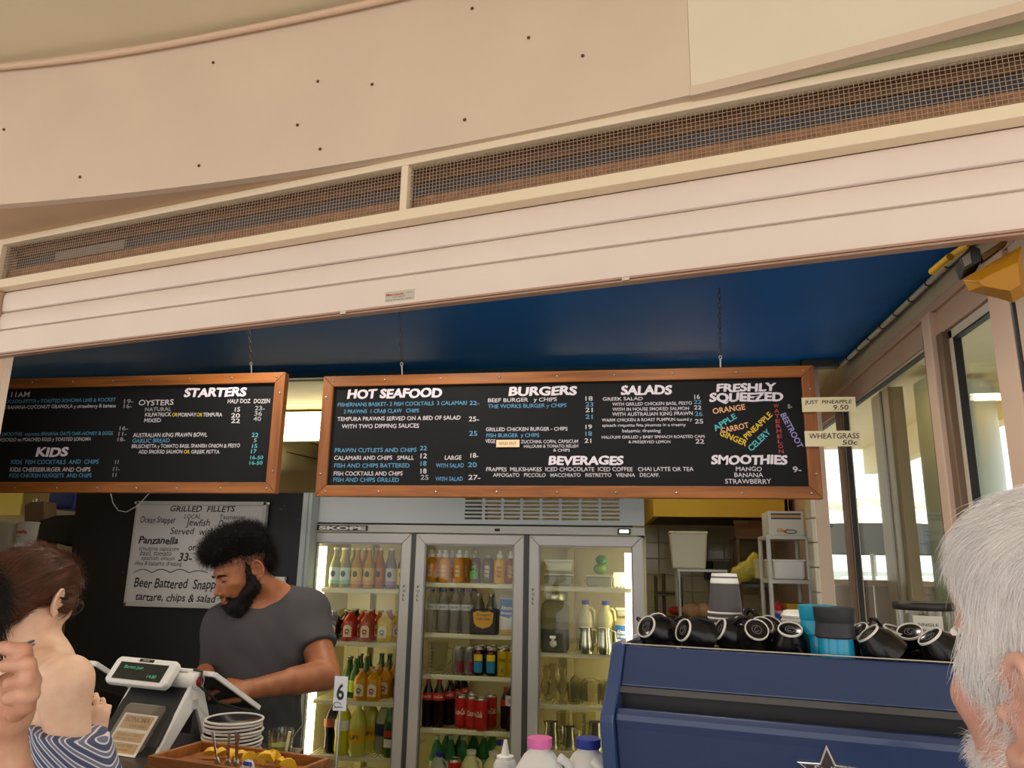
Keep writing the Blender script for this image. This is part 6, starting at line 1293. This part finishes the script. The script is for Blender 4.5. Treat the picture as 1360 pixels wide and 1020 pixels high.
# ---- stack of plates
gpl='black plates with white rims stacked on the counter'
q=onFc(311,1000,2.0)
pl0=thing('plate','','plate',group=gpl)
MB().lathe([(.001,0),(.05,0),(.055,.003),(.082,.0115),(.0825,.0125),(.055,.007),(.001,.004)],36).build('plate_body',mat('plate_black_glaze','131112',.2,coat=.4),pl0,smooth=40)
m=MB(); m.tube([(.084*math.cos(a),.084*math.sin(a),.0118) for a in np.linspace(0,2*PI,40,endpoint=False)],.0037,8,closed=True); m.build('white_rim',mat('rim_white','d3cfc8',.35),pl0,smooth=90)
for k in range(11):
    o=pl0 if k==0 else dup(pl0); o.location=at(-1.703+.003*math.sin(k*2.1),2.0+.003*math.cos(k*1.7),CZ+.0100*k).tolist(); o.rotation_euler=(.012*math.sin(k*3),.012*math.cos(k*2.3),k*.4)
    o['label']='black plate with white rim, %s of the stack'%['lowest','second up from the bottom','third up from the bottom','fourth up from the bottom','fifth up from the bottom','middle one','fifth from the top','fourth from the top','third from the top','second from the top','topmost'][k]
# ---- till: A-frame stand with customer display, operator screen and card pocket
POSW=mat('till_white','d9d8d4',.35,bump=.05,bscale=200); POSB=mat('till_black','1a191a',.4); SCRN=mat('till_screen_dark','17201c',.15)
def till(s0,lab,detail=True):
    w=.255; t=thing('till',lab,'till',at(s0,0,0),AF,group='tills on the counter')     # local x along the hinge (0..w), y away, z up
    hz,ht=1.252,2.035; fb_,zb_=1.90,CZ
    # front leaf
    MB().prism([(.004,ht-.022,hz-.02),(.004,fb_+.004,zb_+.03),(.004,fb_+.014,zb_+.03),(.004,ht-.01,hz-.02)],(w-.012,0,0)).build('front_leaf',POSB,t)
    MB().prism([(0,ht-.02,hz-.01),(0,fb_-.004,zb_),(0,fb_+.02,zb_),(0,ht,hz-.02)],(.008,0,0)).build('left_edge',POSW,t,bevel=.002)
    side=[(ht-.026,hz-.012),(fb_-.006,zb_),(fb_+.034,zb_),(ht-.004,hz-.085),(ht+.012,hz-.085),(ht+.062,zb_),(ht+.105,zb_),(ht+.026,hz-.012)]
    MB().prism([(w-.012,a,b) for a,b in side],(.014,0,0)).build('side_frame',POSW,t,bevel=.003)
    MB().prism([(0.0,a,b) for a,b in side[3:]],(.012,0,0)).build('side_frame',POSW,t,bevel=.003)
    MB().cyl((-.002,ht,hz),(w+.006,ht,hz),.027,28).build('hinge_barrel',POSW,t,smooth=40,bevel=.002)
    MB().cyl((w+.005,ht,hz),(w+.0095,ht,hz),.021,28).build('end_ring',POSW,t,smooth=40); o=MB().lathe([(.001,.004),(.010,.0035),(.0165,0),(.0165,-.004)],24,(0,0,0),R3(0,PI/2,0)).build('red_cap',mat('till_red','b01822',.15,coat=.6),t,smooth=60); o.location=(w+.0105,ht,hz)
    MB().bb((.02,ht-.012,hz+.024),(w-.03,ht+.018,hz+.034)).build('top_bar',POSW,t,bevel=.004)
    # operator screen: hinged leaf leaning away, black back towards us
    a=np.array([0,ht+.02,hz+.018]); d=nz([0,.23,-.135]); L_=.265; n_=np.array([0,d[2],-d[1]]); n_=-n_ if n_[2]<0 else n_
    def leaf(x0,x1,l0,l1,o0,th): P=[a+d*l0+n_*o0,a+d*l1+n_*o0,a+d*l1+n_*(o0+th),a+d*l0+n_*(o0+th)]; return MB().prism([(x0,p[1],p[2]) for p in P],(x1-x0,0,0))
    leaf(.012,w+.048,.0,L_,-.004,.012).build('screen_back',POSB,t,bevel=.002); leaf(w+.046,w+.056,-.004,L_+.004,-.006,.016).build('screen_frame',POSW,t,bevel=.002); leaf(.004,w+.05,-.008,.002,-.006,.016).build('screen_frame',POSW,t,bevel=.002)
    leaf(.02,w+.04,.012,L_-.012,.0085,.002).build('screen_glass',SCRN,t)
    if detail:
        m=MB(); m.tube([(w-.02,ht+.0,hz+.034),(w+.012,ht+.004,hz+.03),(w+.03,ht-.02,hz-.01),(w+.038,ht+.06,hz-.07),(w+.056,ht+.2,hz-.12)],.004,8); m.build('cable',GASK,t,smooth=80)
        m=MB(); rng=np.random.RandomState(2); [m.cyl((w+.0015,ht-.002+y,hz-.07+z),(w+.003,ht-.002+y,hz-.07+z),.0011,5) for y in np.linspace(-.012,.012,6) for z in np.linspace(-.014,.014,7)]; m.build('speaker_holes',mat('hole_grey','8a8884',.5),t,kind='stuff')
        MB().bb((.005,fb_-.012,zb_),(.06,fb_+.01,zb_+.022)).build('base_clip',POSW,t,bevel=.002)
    # customer display
    dsp_=bpy.data.objects.new('customer_display',None); COL.objects.link(dsp_)
    return t
def plate_on(parent,name,c,ux,uy,w,h,th,mt,bev=.0,chamf=0):
    """slab centred at c in the plane ux,uy"""
    ux,uy=nz(ux),nz(uy); n=np.cross(ux,uy); k=chamf; P=[(-w/2+k,-h/2),(w/2-k,-h/2),(w/2,-h/2+k),(w/2,h/2-k),(w/2-k,h/2),(-w/2+k,h/2),(-w/2,h/2-k),(-w/2,-h/2+k)] if k else [(-w/2,-h/2),(w/2,-h/2),(w/2,h/2),(-w/2,h/2)]
    return MB().prism([c+ux*a+uy*b-n*th for a,b in P],n*th).build(name,mt,parent,bevel=bev)
s0=-2.150
tl=till(s0,'nearer white and black till with card pocket and lit display')
for o in list(COL.objects):
    if o.name.startswith('customer_display'): bpy.data.objects.remove(o)
# customer display slab on the left part of the barrel, tipped up towards the customer
c1p,c2p,c3p,c4p=[onFc(*p) for p in ((139,904,1.955),(215,913,1.955),(236,880,2.005),(160,869,2.005))]
cc_=(c1p+c2p+c3p+c4p)/4-np.array([s0,0,0]); ux=nz((c2p-c1p)+(c3p-c4p)); uy=nz(np.array([0,.052,.072])); ux=nz(ux-uy*ux.dot(uy)); n_=np.cross(ux,uy)
plate_on(tl,'display_case',cc_,ux,uy,.262,.092,.026,POSW,.006,.012); plate_on(tl,'display_glass',cc_+n_*.0012-uy*.003,ux,uy,.205,.058,.002,SCRN)
plate_on(tl,'badge',cc_+n_*.001+uy*.036,ux,uy,.062,.010,.0015,POSB)
GL=mat('green_digits','3f9c74',.4,emit='4fb088',estr=.35); m=MB(); c0=cc_+n_*.0018-uy*.003; put_text(m,'Barista Just',c0-ux*.075+uy*.008,ux,uy,.080,.011,.0); put_text(m,'14.80',c0+ux*.04-uy*.018,ux,uy,.038,.011,.0); m.build('lettering',GL,tl)
m=MB(); put_text(m,'SENOR',cc_+n_*.0022+uy*.033-ux*.014,ux,uy,.028,.005,.01); m.build('lettering',mat('badge_silver','d8d4d0'),tl)
MB().cyl((.02,2.03,1.25),tuple(cc_-n_*.02-ux*.02),.012,12).build('display_neck',POSW,tl,smooth=60)
# pocket and printed card on the front leaf
ld=nz([0,2.013-1.904,1.232-1.08]); fn=np.cross([1.,0,0],ld); fn=fn if fn[1]<0 else -fn
def onleaf(x,l,off): return np.array([x,1.904,1.08])+ld*l+fn*off+np.array([x*0,0,0])
skew=nz(np.array([1.,0,0])*.985+ld*.0)
pc=np.array([.130,1.904,1.08])+ld*.034+fn*.006; PCK=thin_glass('pocket_acrylic',(.97,.97,.97),.012,.1)
plate_on(tl,'card_pocket',pc+fn*.006+ld*.012,skew,ld,.165,.145,.002,PCK,0,.01); cdm=mat('card_cream','f4efe4',.6)
co=pc+fn*.002-ld*.01-skew*.004; plate_on(tl,'menu_card',co,skew,ld,.138,.128,.0015,cdm)
kr=mat('kraft_print','d0a468',.7)
for yy,hh in ((.037,.042),(-.008,.028),(-.042,.030)): plate_on(tl,'kraft_block',co+fn*.0008+ld*yy,skew,ld,.118,hh,.0005,kr)
m=MB(); b0=co+fn*.0016; put_text(m,'SONOMA',b0-skew*.050+ld*.037,skew,ld,.100,.017,.005); put_text(m,'CAFE MENU',b0-skew*.02+ld*.021,skew,ld,.068,.009,.0)
put_text(m,'SOURDOUGH TOAST',b0-skew*.05-ld*.006,skew,ld,.09,.006,.0); put_text(m,'with butter & jam',b0-skew*.05-ld*.017,skew,ld,.08,.006,.0); put_text(m,'PASTRIES  PIES',b0-skew*.05-ld*.038,skew,ld,.09,.006,0); put_text(m,'baked fresh daily',b0-skew*.05-ld*.050,skew,ld,.08,.006,0); m.build('lettering',mat('kraft_ink','3f2c1a',.7),tl)
q=onFc(108,887,2.035); till(q[0]-.262,'farther till at the left, mostly hidden behind the woman')
for o in list(COL.objects):
    if o.name.startswith('customer_display'): bpy.data.objects.remove(o)
# ---- wooden tray with orange wedges, teaspoons and sugar sachets
TRW=wood('tray_wood','7a4a22','a5682f',2.5,.45,(2,10,10))
a,b=onFc(203,1012,1.72),onFc(385,1018,1.72)
tr=thing('wooden_tray','wooden box tray at the counter front holding wedges and teaspoons','tray',at((a[0]+b[0])/2,1.80,CZ),AF); hw=(b[0]-a[0])/2; H=.068
MB().bb((-hw,-.09,0),(hw,.09,.008)).build('base',TRW,tr)
for bx_ in (((-hw,-.10,0),(hw,-.088,H)),((-hw,.088,0),(hw,.10,H)),((-hw,-.088,0),(-hw+.012,.088,H)),((hw-.012,-.088,0),(hw,.088,H))): MB().bb(*bx_).build('side_board',TRW,tr,bevel=.002)
MB().bb((-hw+.012,-.088,H-.03),(hw-.012,.088,H-.026)).build('inner_shelf',TRW,tr)
tm_=Matrix.Translation(tr.location)@Matrix.Rotation(AF,4,'Z')
def tw(x,y,z): return tm_@Vector((x,y,z))
ORG=mat('wedge_flesh','ecc63c',.35,trans=.05,var=.15,vscale=60); PEEL=mat('wedge_peel','e6b326',.4,bump=.4,bscale=300)
wed=None; rng=np.random.RandomState(4)
WP=[(-.115,.045,.3),(-.095,.05,1.4),(-.06,.05,2.0),(-.03,.055,.2),(.0,.05,1.1),(.03,.05,2.6),(.055,.04,.6),(.078,.05,1.9),(.065,.055,.1),(.105,.045,2.4),(.125,.035,.5)]
for k,(x,y,rz) in enumerate(WP):
    if wed is None:
        wed=thing('citrus_wedge','','wedge',group='yellow wedges in the wooden tray'); n=7; A=np.linspace(0,PI,n); v=[(.027*math.cos(t),0,.027*math.sin(t)*.75) for t in A]
        o=MB(); P1=[(.027*math.cos(t),-.009*math.sin(t),.024*math.sin(t)) for t in A]; P2=[(.027*math.cos(t),.009*math.sin(t),.024*math.sin(t)) for t in A]; P0=[(.024*math.cos(t),0,0) for t in A]
        o.add(P0+P1,[(i,i+1,n+i+1,n+i) for i in range(n-1)]); o.add(P0+P2,[(i,n+i,n+i+1,i+1) for i in range(n-1)]); o.build('flesh',ORG,wed)
        MB().add(P1+P2,[(i,i+1,n+i+1,n+i) for i in range(n-1)]).build('peel',PEEL,wed,smooth=80); o=wed
    else: o=dup(wed)
    o.location=tw(x*1.12,y-.01,H-.025+.006+ (0.010 if k in(6,7,8) else 0)); o.rotation_euler=(rng.uniform(-.5,.5),rng.uniform(-.4,.4),rz); o.scale=(.9,.9,1.0)
    o['label']='yellow citrus wedge in the tray, %s from its left end'%['first','second','third','fourth','fifth','sixth','seventh','eighth','ninth','tenth','eleventh'][k]
sp0=None
for k,(x,y,ty) in enumerate([(-.058,-.02,-.22),(-.020,-.02,.02),(-.010,.0,-.04),(.006,-.02,.10)]):
    if sp0 is None:
        sp0=thing('teaspoon','','spoon',group='teaspoons standing in the tray'); m=MB(); m.box((0,0,.038),(.006,.0018,.060)); m.box((0,0,.074),(.009,.0018,.016)); m.build('handle',STEEL,sp0,smooth=60); MB().ball((0,0,-.0),(.011,.004,.016),12).build('bowl',STEEL,sp0,smooth=180); o=sp0
    else: o=dup(sp0)
    o.location=tw(x,y,H-.018); o.rotation_euler=(.12,ty,AF); o['label']='steel teaspoon handle in the tray, %s of four'%['leftmost','second from left','third from left','rightmost'][k]
sg=None
for k,(x,rz) in enumerate([(.055,.3),(.088,-.3),(.070,0)]):
    if sg is None:
        sg=thing('sugar_sachet','','sachet',group='sugar sachets at the tray front'); MB().ball((0,0,.012),(.011,.004,.022),10).build('paper_tube',mat('sachet_white','dfe2e8',.6),sg,smooth=80); MB().bb((-.008,-.0052,.018),(.008,-.0042,.028)).build('blue_print',mat('sachet_blue','3b4ea0',.6),sg); o=sg
    else: o=dup(sg)
    o.location=tw(x,-.05,H-.022); o.rotation_euler=(0,.4*(1 if k==0 else -1 if k==1 else 0),rz+AF); o['label']='white sugar sachet with blue print, %s of three'%['left','right','middle'][k]
# ---- glass of green drink with a lime piece and a wooden skewer
q=onFc(372,1000,1.92); gl_=thing('drink_glass','tumbler of green drink with mint flecks beside the wooden tray','glass',at(q[0],1.92,CZ))
GLS2=thin_glass('tumbler_glass',(.93,.96,.93),.08); MB().lathe([(.001,.004),(.03,.0),(.036,.118),(.034,.118),(.029,.008),(.001,.008)],28).build('glass_wall',GLS2,gl_,smooth=50)
MB().lathe([(.001,.009),(.0285,.009),(.0322,.078),(.001,.078)],24).build('green_drink',mat('green_drink','8a9c54',.3,var=.5,vscale=90,dirt='4a5a2c'),gl_,smooth=40)
m=MB(); m.cyl((.02,-.02,.02),(.038,-.03,.12),.0045,8); m.build('straw',mat('straw_cream','cfc794',.5),gl_,smooth=60); m=MB(); m.cyl((.0,.0,.05),(.085,.01,.17),.0014,6); m.build('skewer',mat('skewer_steel','8a8a86',.3,metal=1),gl_)
# ---------------------------------------------------------------- kitchen recess behind the counter
def shelfunit(name,label,x0,x1,y0,y1,zs,legs_z,thk=.018,front_r=.012,mt=None):
    t=thing(name,label,'shelf',((x0+x1)/2,(y0+y1)/2,0)); hx,hy=(x1-x0)/2,(y1-y0)/2; mt=mt or mat('shelf_metal','b8b6ae',.35,metal=.4)
    for z in zs: MB().bb((-hx,-hy,z-thk),(hx,hy,z)).build('shelf',mt,t,bevel=.003)
    for sx in(-1,1):
        for sy in(-1,1): MB().cyl((sx*(hx-.012),sy*(hy-.012),0),(sx*(hx-.012),sy*(hy-.012),legs_z),front_r,10).build('leg',mt,t,smooth=60)
    return t
def Yx(px,Y): return onY(px,720,Y)[0]
def Yz(px,py,Y): return onY(px,py,Y)[2]
Y1=5.1; zA=Yz(930,756,Y1); zA2=Yz(930,823,Y1)
shelfunit('steel_shelf','steel shelf table holding the white bin, loaf bags below',Yx(898,Y1),Yx(965,Y1),Y1,5.5,[zA,zA2,.5],zA-.01)
b=thing('white_bin','tall white plastic bin on the steel shelf','bin',(Yx(915,Y1),Y1+.14,zA)); MB().box((0,0,.117),(.21,.2,.234),taper=1.14).build('bin_body',mat('bin_cream','ddd8bf',.4),b,bevel=.012); MB().box((0,0,.232),(.248,.236,.014)).build('bin_rim',mat('bin_cream','ddd8bf'),b,bevel=.004)
bgm=mat('bread_crust','a8764e',.7,var=.5,vscale=14,dirt='d8b48c'); 
for k,(px_,l) in enumerate(((917,'bagged loaf left on the lower steel shelf'),(934,'bagged loaf right on the lower steel shelf'))):
    o=MB().ball((0,0,.05),(.065,.09,.05),14).build('bread_loaf',bgm,None,smooth=180); o.location=(Yx(px_,Y1),Y1+.1,zA2); tag(o,l,'bread','bagged loaves')
Y2=4.62; zs=[Yz(1045,y,Y2) for y in (711,770,828)]
shelfunit('white_shelf_rack','narrow white metal rack in front of the tiled corner',Yx(1018,Y2),Yx(1073,Y2)+.012,Y2,4.95,zs+[.6],zs[0]-.01,.022,.013,mat('rack_white','cfcdc4',.4))
xx=(Yx(1020,Y2)+Yx(1072,Y2))/2+.005; bw=Yx(1072,Y2)-Yx(1024,Y2)
bx=thing('storage_box','white box with blue and orange stripes on top of the rack','box',(xx,Y2+.15,zs[0])); hh=.14
MB().bb((-bw/2,-.12,0),(bw/2,.12,hh)).build('box_body',mat('box_white','d9d6cc',.5),bx,bevel=.004)
for z0,z1,mt in((.118,.127,mat('stripe_navy','27356c',.5)),(.104,.117,mat('stripe_orange','d79a3a',.5)),(.093,.102,mat('stripe_navy','27356c'))): MB().bb((-bw*.42,-.1215,z0),(bw*.42,-.1205,z1)).build('stripe',mt,bx)
m=MB(); put_text(m,'Glad',(-bw*.28,-.1225,.02),UXs,UYs,bw*.3,.02,.04,.3); m.build('lettering',mat('stripe_orange','d79a3a'),bx); m=MB(); m.tube([(.02+.035*math.cos(a),-.1225,.022+.010*math.sin(a)) for a in np.linspace(0,2*PI,16,endpoint=False)],.0022,5,closed=True); m.build('oval_mark',INKB,bx)
tbw=thing('white_crate','white plastic crate on the middle shelf of the rack','crate',(xx,Y2+.15,zs[1])); MB().box((0,0,.055),(bw*.86,.24,.11),taper=1.06).build('crate_body',WHITE,tbw,bevel=.015); MB().box((0,0,.108),(bw*.95,.26,.010)).build('crate_rim',WHITE,tbw,bevel=.004)
pk=thing('pink_box','pink and blue carton on the lowest visible rack shelf','box',(xx+.005,Y2+.12,zs[2])); MB().bb((-bw*.42,-.1,0),(bw*.45,.1,.065)).build('carton_body',mat('pink_card','e0a9b4',.6),pk,bevel=.003); MB().bb((-bw*.5,-.101,0),(-bw*.32,.1,.05)).build('blue_end',mat('blue_card','2c3f94',.5),pk)
yt=MB().box((0,0,.02),(bw*.5,.12,.04),taper=1.1).build('yellow_tray',mat('tray_yellow','c99a1e',.5),None,bevel=.006); yt.location=(xx+.03,Y2+.12,zs[2]+.0655); tag(yt,'yellow tray on top of the pink carton','tray')
rb=MB().lathe([(.02,0),(.025,.01),(.02,.03),(.008,.042),(.008,.05),(.001,.05)],16).build('red_bottle',mat('red_plastic','c8302c',.4),None,smooth=50); rb.location=(xx-.06,Y2+.1,zs[2]+.0655); tag(rb,'small red topped bottle beside the yellow tray','bottle')
cb=thing('cardboard_box','brown cardboard box on a dim shelf left of the white box','box',(Yx(1003,5.4),5.5,Yz(1003,712,5.4)),-.2); MB().bb((-.11,-.1,0),(.11,.1,.105)).build('box_body',mat('cardboard','8c6440',.8),cb,bevel=.003); MB().bb((-.115,-.11,.08),(-.02,-.102,.105)).build('flap',mat('cardboard_light','a87c54',.8),cb)
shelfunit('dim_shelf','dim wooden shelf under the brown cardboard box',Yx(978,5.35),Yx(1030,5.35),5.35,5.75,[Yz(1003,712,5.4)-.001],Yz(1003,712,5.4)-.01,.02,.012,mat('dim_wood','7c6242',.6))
B=S(); p0=onY(996,756,5.0); 
for c,r in (((0,0,0),(.07,.05,.06)),((-.06,0,-.03),(.06,.045,.05)),((.03,0,.05),(.04,.04,.05)),((-.10,.0,-.075),(.03,.03,.06))): B.ell(p0+np.array(c),r,.02)
o,_,_=bake('yellow_bag',B,grid(p0[0]-.2,p0[0]+.15,.008),grid(4.9,5.1,.008),grid(p0[2]-.2,p0[2]+.15,.008),mat('yellow_film','cdb93c',.35,trans=.2,bump=.6,bscale=40),None,1,wrinkle(.006,18,18,30)); tag(o,'crumpled yellow plastic bag hanging by the rack','bag')
ct2=MB().box((0,0,.06),(.12,.12,.12),taper=1.08).build('cream_tub',mat('tub_cream','c9bd8c',.5),None,bevel=.012); ct2.location=tuple(onY(1015,769,5.0)-[0,0,.0]); tag(ct2,'cream tub on a ledge behind the yellow bag','tub')
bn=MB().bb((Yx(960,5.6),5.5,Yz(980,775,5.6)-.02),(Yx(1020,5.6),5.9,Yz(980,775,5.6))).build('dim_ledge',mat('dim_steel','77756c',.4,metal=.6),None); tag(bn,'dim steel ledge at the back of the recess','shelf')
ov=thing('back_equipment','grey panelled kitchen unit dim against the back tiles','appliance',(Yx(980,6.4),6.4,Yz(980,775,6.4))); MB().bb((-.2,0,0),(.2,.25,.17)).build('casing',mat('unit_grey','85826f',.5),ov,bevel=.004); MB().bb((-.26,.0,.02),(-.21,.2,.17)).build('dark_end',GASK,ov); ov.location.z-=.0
for k,(x0,x1,y0,y1,l) in enumerate(((880,884,762,840,'thin dark pole in the left of the recess'),(1043,1049,660,700,'dark pipe rising behind the white box'))):
    a=onY(x0,y0,5.9); b=onY(x1,y1,5.9); o=MB().cyl(((a[0]+b[0])/2,5.9,b[2] if k else 0),((a[0]+b[0])/2,5.9,a[2] if not k else 2.75),.014,8).build('pole',mat('pole_brown','6a5c40',.5,metal=.4),None,smooth=60); tag(o,l,'pipe')
# low bench with trays
lb=shelfunit('wire_trolley','dark wire trolley with trays at the left of the recess',Yx(868,5.8),Yx(905,5.8),5.8,6.2,[Yz(880,789,5.8),Yz(880,822,5.8),.6],Yz(880,766,5.8),.012,.01,mat('trolley_dark','5c5440',.5,metal=.3))
# bread and red packs low in the recess
o=MB().ball((0,0,.03),(.06,.05,.03),12).build('red_pack',mat('red_plastic','c8302c'),None,smooth=180); o.location=(Yx(897,5.3),5.45,zA2+.0); tag(o,'small red packet low in the recess near the leftmost cups','packet')
# stainless hood and lit strip between the boards
hd=MB(); hd.bb((-4.6,6.1,1.95),(-1.45,6.12,2.38)); hd.bb((-4.6,6.12,2.3),(-1.45,6.69,2.38)); hd.bb((-3.4,6.3,2.38),(-2.6,6.6,2.8)); o=hd.build('range_hood',mat('hood_steel','c9bf9a',.22,metal=1,bump=.08,bscale=8),None); tag(o,'dull stainless range hood panel seen between the menu boards','hood')
m=MB()
for p,q in (((382,578),(432,594)),((380,600),(430,612))): m.cyl(onY(*p,6.08),onY(*q,6.08),.004,5)
m.build('hood_cable',GASK,o)
# ---- left kitchen corner
def lbox(name,label,cat,x0,y0,x1,y1,Y,d,mt,bev=.01):
    a=onY(x0,y1,Y); b=onY(x1,y0,Y); o=MB().bb((a[0],Y,a[2]),(b[0],Y+d,b[2])).build(name,mt,None,bevel=bev); return tag(o,label,cat)
lbox('blue_bin','royal blue plastic crate high in the left kitchen corner','crate',62,640,101,676,4.9,.3,mat('royal_blue','1c3a8c',.4))
m=MB(); P=[onY(*p,4.7) for p in ((52,691),(74,684),(140,682),(140,727),(92,726),(50,716))]; m.prism(P,(0,.3,0)); tag(m.build('black_appliance',mat('appliance_black','161716',.3),None,bevel=.01),'black appliance sticking out from behind black wall','appliance')
wt=lbox('cream_cabinet','cream cabinet behind the black appliance','cabinet',40,676,100,900,5.2,.4,mat('cabinet_cream','b9ac86',.5)); 
a=onY(32,734,4.4); tub_=thing('spread_tub','tall white tub with red lettering in left kitchen corner','tub',(a[0],4.4,a[2])); hh=onY(32,693,4.4)[2]-a[2]
MB().lathe([(.05,0),(.055,.005),(.061,hh*.93),(.064,hh*.94),(.064,hh),(.001,hh)],24).build('tub_body',mat('tub_bright','d3d2cc',.35),tub_,smooth=40); m=MB(); curved_text(m,'nutella',.062,hh*.62,-PI/2-.85,-PI/2+.7,.022,.04); m.build('lettering',mat('red_ink','c8403a'),tub_)
m=MB(); curved_text(m,'hazelnut',.062,hh*.5,-PI/2-.5,-PI/2+.1,.006,.02); m.build('lettering',INKB,tub_)
a2=onY(4,734,4.4); wtb=thing('white_tub','wide white tub at the photo left edge beside the lettered tub','tub',(a2[0]-.03,4.45,a[2])); MB().lathe([(.09,0),(.095,.005),(.1,hh*.92),(.105,hh*.93),(.105,hh),(.001,hh)],28).build('tub_body',mat('tub_grey','bdb8a4',.4),wtb,smooth=40)
sl=MB().bb((-4.9,4.2,a[2]-.03),(-3.35,4.9,a[2]-.001)).build('kitchen_bench',mat('bench_dark','5d574c',.4,metal=.3),None); tag(sl,'kitchen bench carrying the white tubs at far left','bench')
m=MB(); m.cyl(onY(40,748,4.85),onY(48,663,4.85),.022,12); tag(m.build('steel_flue',STEEL,None,smooth=60),'short steel flue behind the lettered tub','pipe')
m=MB(); m.prism([onY(*p,4.72) for p in ((31,745),(33,671),(40,667),(58,666),(59,745))],(0,.12,0)); tag(m.build('brown_carton',mat('carton_brown','7c6248',.8),None),'brown carton behind the steel flue','box')
lbox('yellow_board','pale yellow notice board on the left kitchen wall','board',-30,640,33,684,6.4,.02,mat('board_yellow','e0c860',.6),.002)
lbox('olive_rack','olive wire rack standing by the black wall edge','rack',62,826,76,1290,4.2,.2,mat('olive_metal','8f8658',.5),.004)
# ================================================================ KITCHEN LIGHTS
FL=mat('fluorescent','ffffff',.4,emit='fff2c8',estr=10)
def batten(x0,x1,y,z,label):
    t=thing('fluorescent_batten',label,'light',((x0+x1)/2,y,z)); w=(x1-x0)/2
    MB().bb((-w,-.05,.03),(w,.05,.07)).build('housing',WHITE,t,bevel=.004)
    for x_ in(-w+.1,w-.1): MB().cyl((x_,0,.06),(x_,0,2.8-z),.008,8).build('hanger_rod',STEEL,t)
    for d in(-.035,.035): MB().cyl((-w+.03,d,.014),(w-.03,d,.014),.014,12).build('tube',FL,t,smooth=60)
tw_=thing('twin_tube_light','twin fluorescent wall light glowing between the two menu boards','light',(-2.4,5.5,2.3))
zA_,zB_=onY(405,554,5.5)[2]-2.3,onY(405,577,5.5)[2]-2.3
for z_ in (zA_,zB_): MB().cyl((-.8,0,z_),(.8,0,z_),.040,16).build('tube',mat('fluorescent_soft','ffffff',.4,emit='fff0c0',estr=5),tw_,smooth=60)
MB().bb((-.82,.03,zB_-.05),(.82,.07,zA_+.05)).build('housing',WHITE,tw_)
for x_ in(-.7,.7): MB().cyl((x_,.05,zA_),(x_,.05,.5),.012,8).build('hanger_rod',STEEL,tw_)
# downlights recessed in the blue ceiling just inside the shutter
DL=mat('downlight','ffffff',.4,emit='ffe9c8',estr=6)
for k_,s_ in enumerate((-2.3,-1.35,-.4)):
    t_=thing('downlight','round recessed downlight in the blue ceiling, %s from the left'%['first','second','third'][k_],'light',W3(s_,2.45,2.797),group='downlights behind the shutter')
    MB().lathe([(.05,-.006),(.055,-.006),(.06,0),(.05,0)],24,cap=False).build('trim_ring',WHITE,t_); MB().lathe([(.001,-.002),(.05,-.002)],24,cap=False).build('lamp_disc',DL,t_)
    l_=bpy.data.lights.new('downlight_lamp','AREA'); l_.shape='DISK'; l_.size=.1; l_.energy=9; l_.color=(1,.9,.76); o_=bpy.data.objects.new('downlight_lamp',l_); COL.objects.link(o_); o_.parent=t_; o_.location=(0,0,-.012)
batten(-.6,.6,5.0,2.68,'fluorescent batten over the kitchen, above the fridge')
batten(-5.2,-3.8,5.2,2.68,'fluorescent batten at the left end of the kitchen')
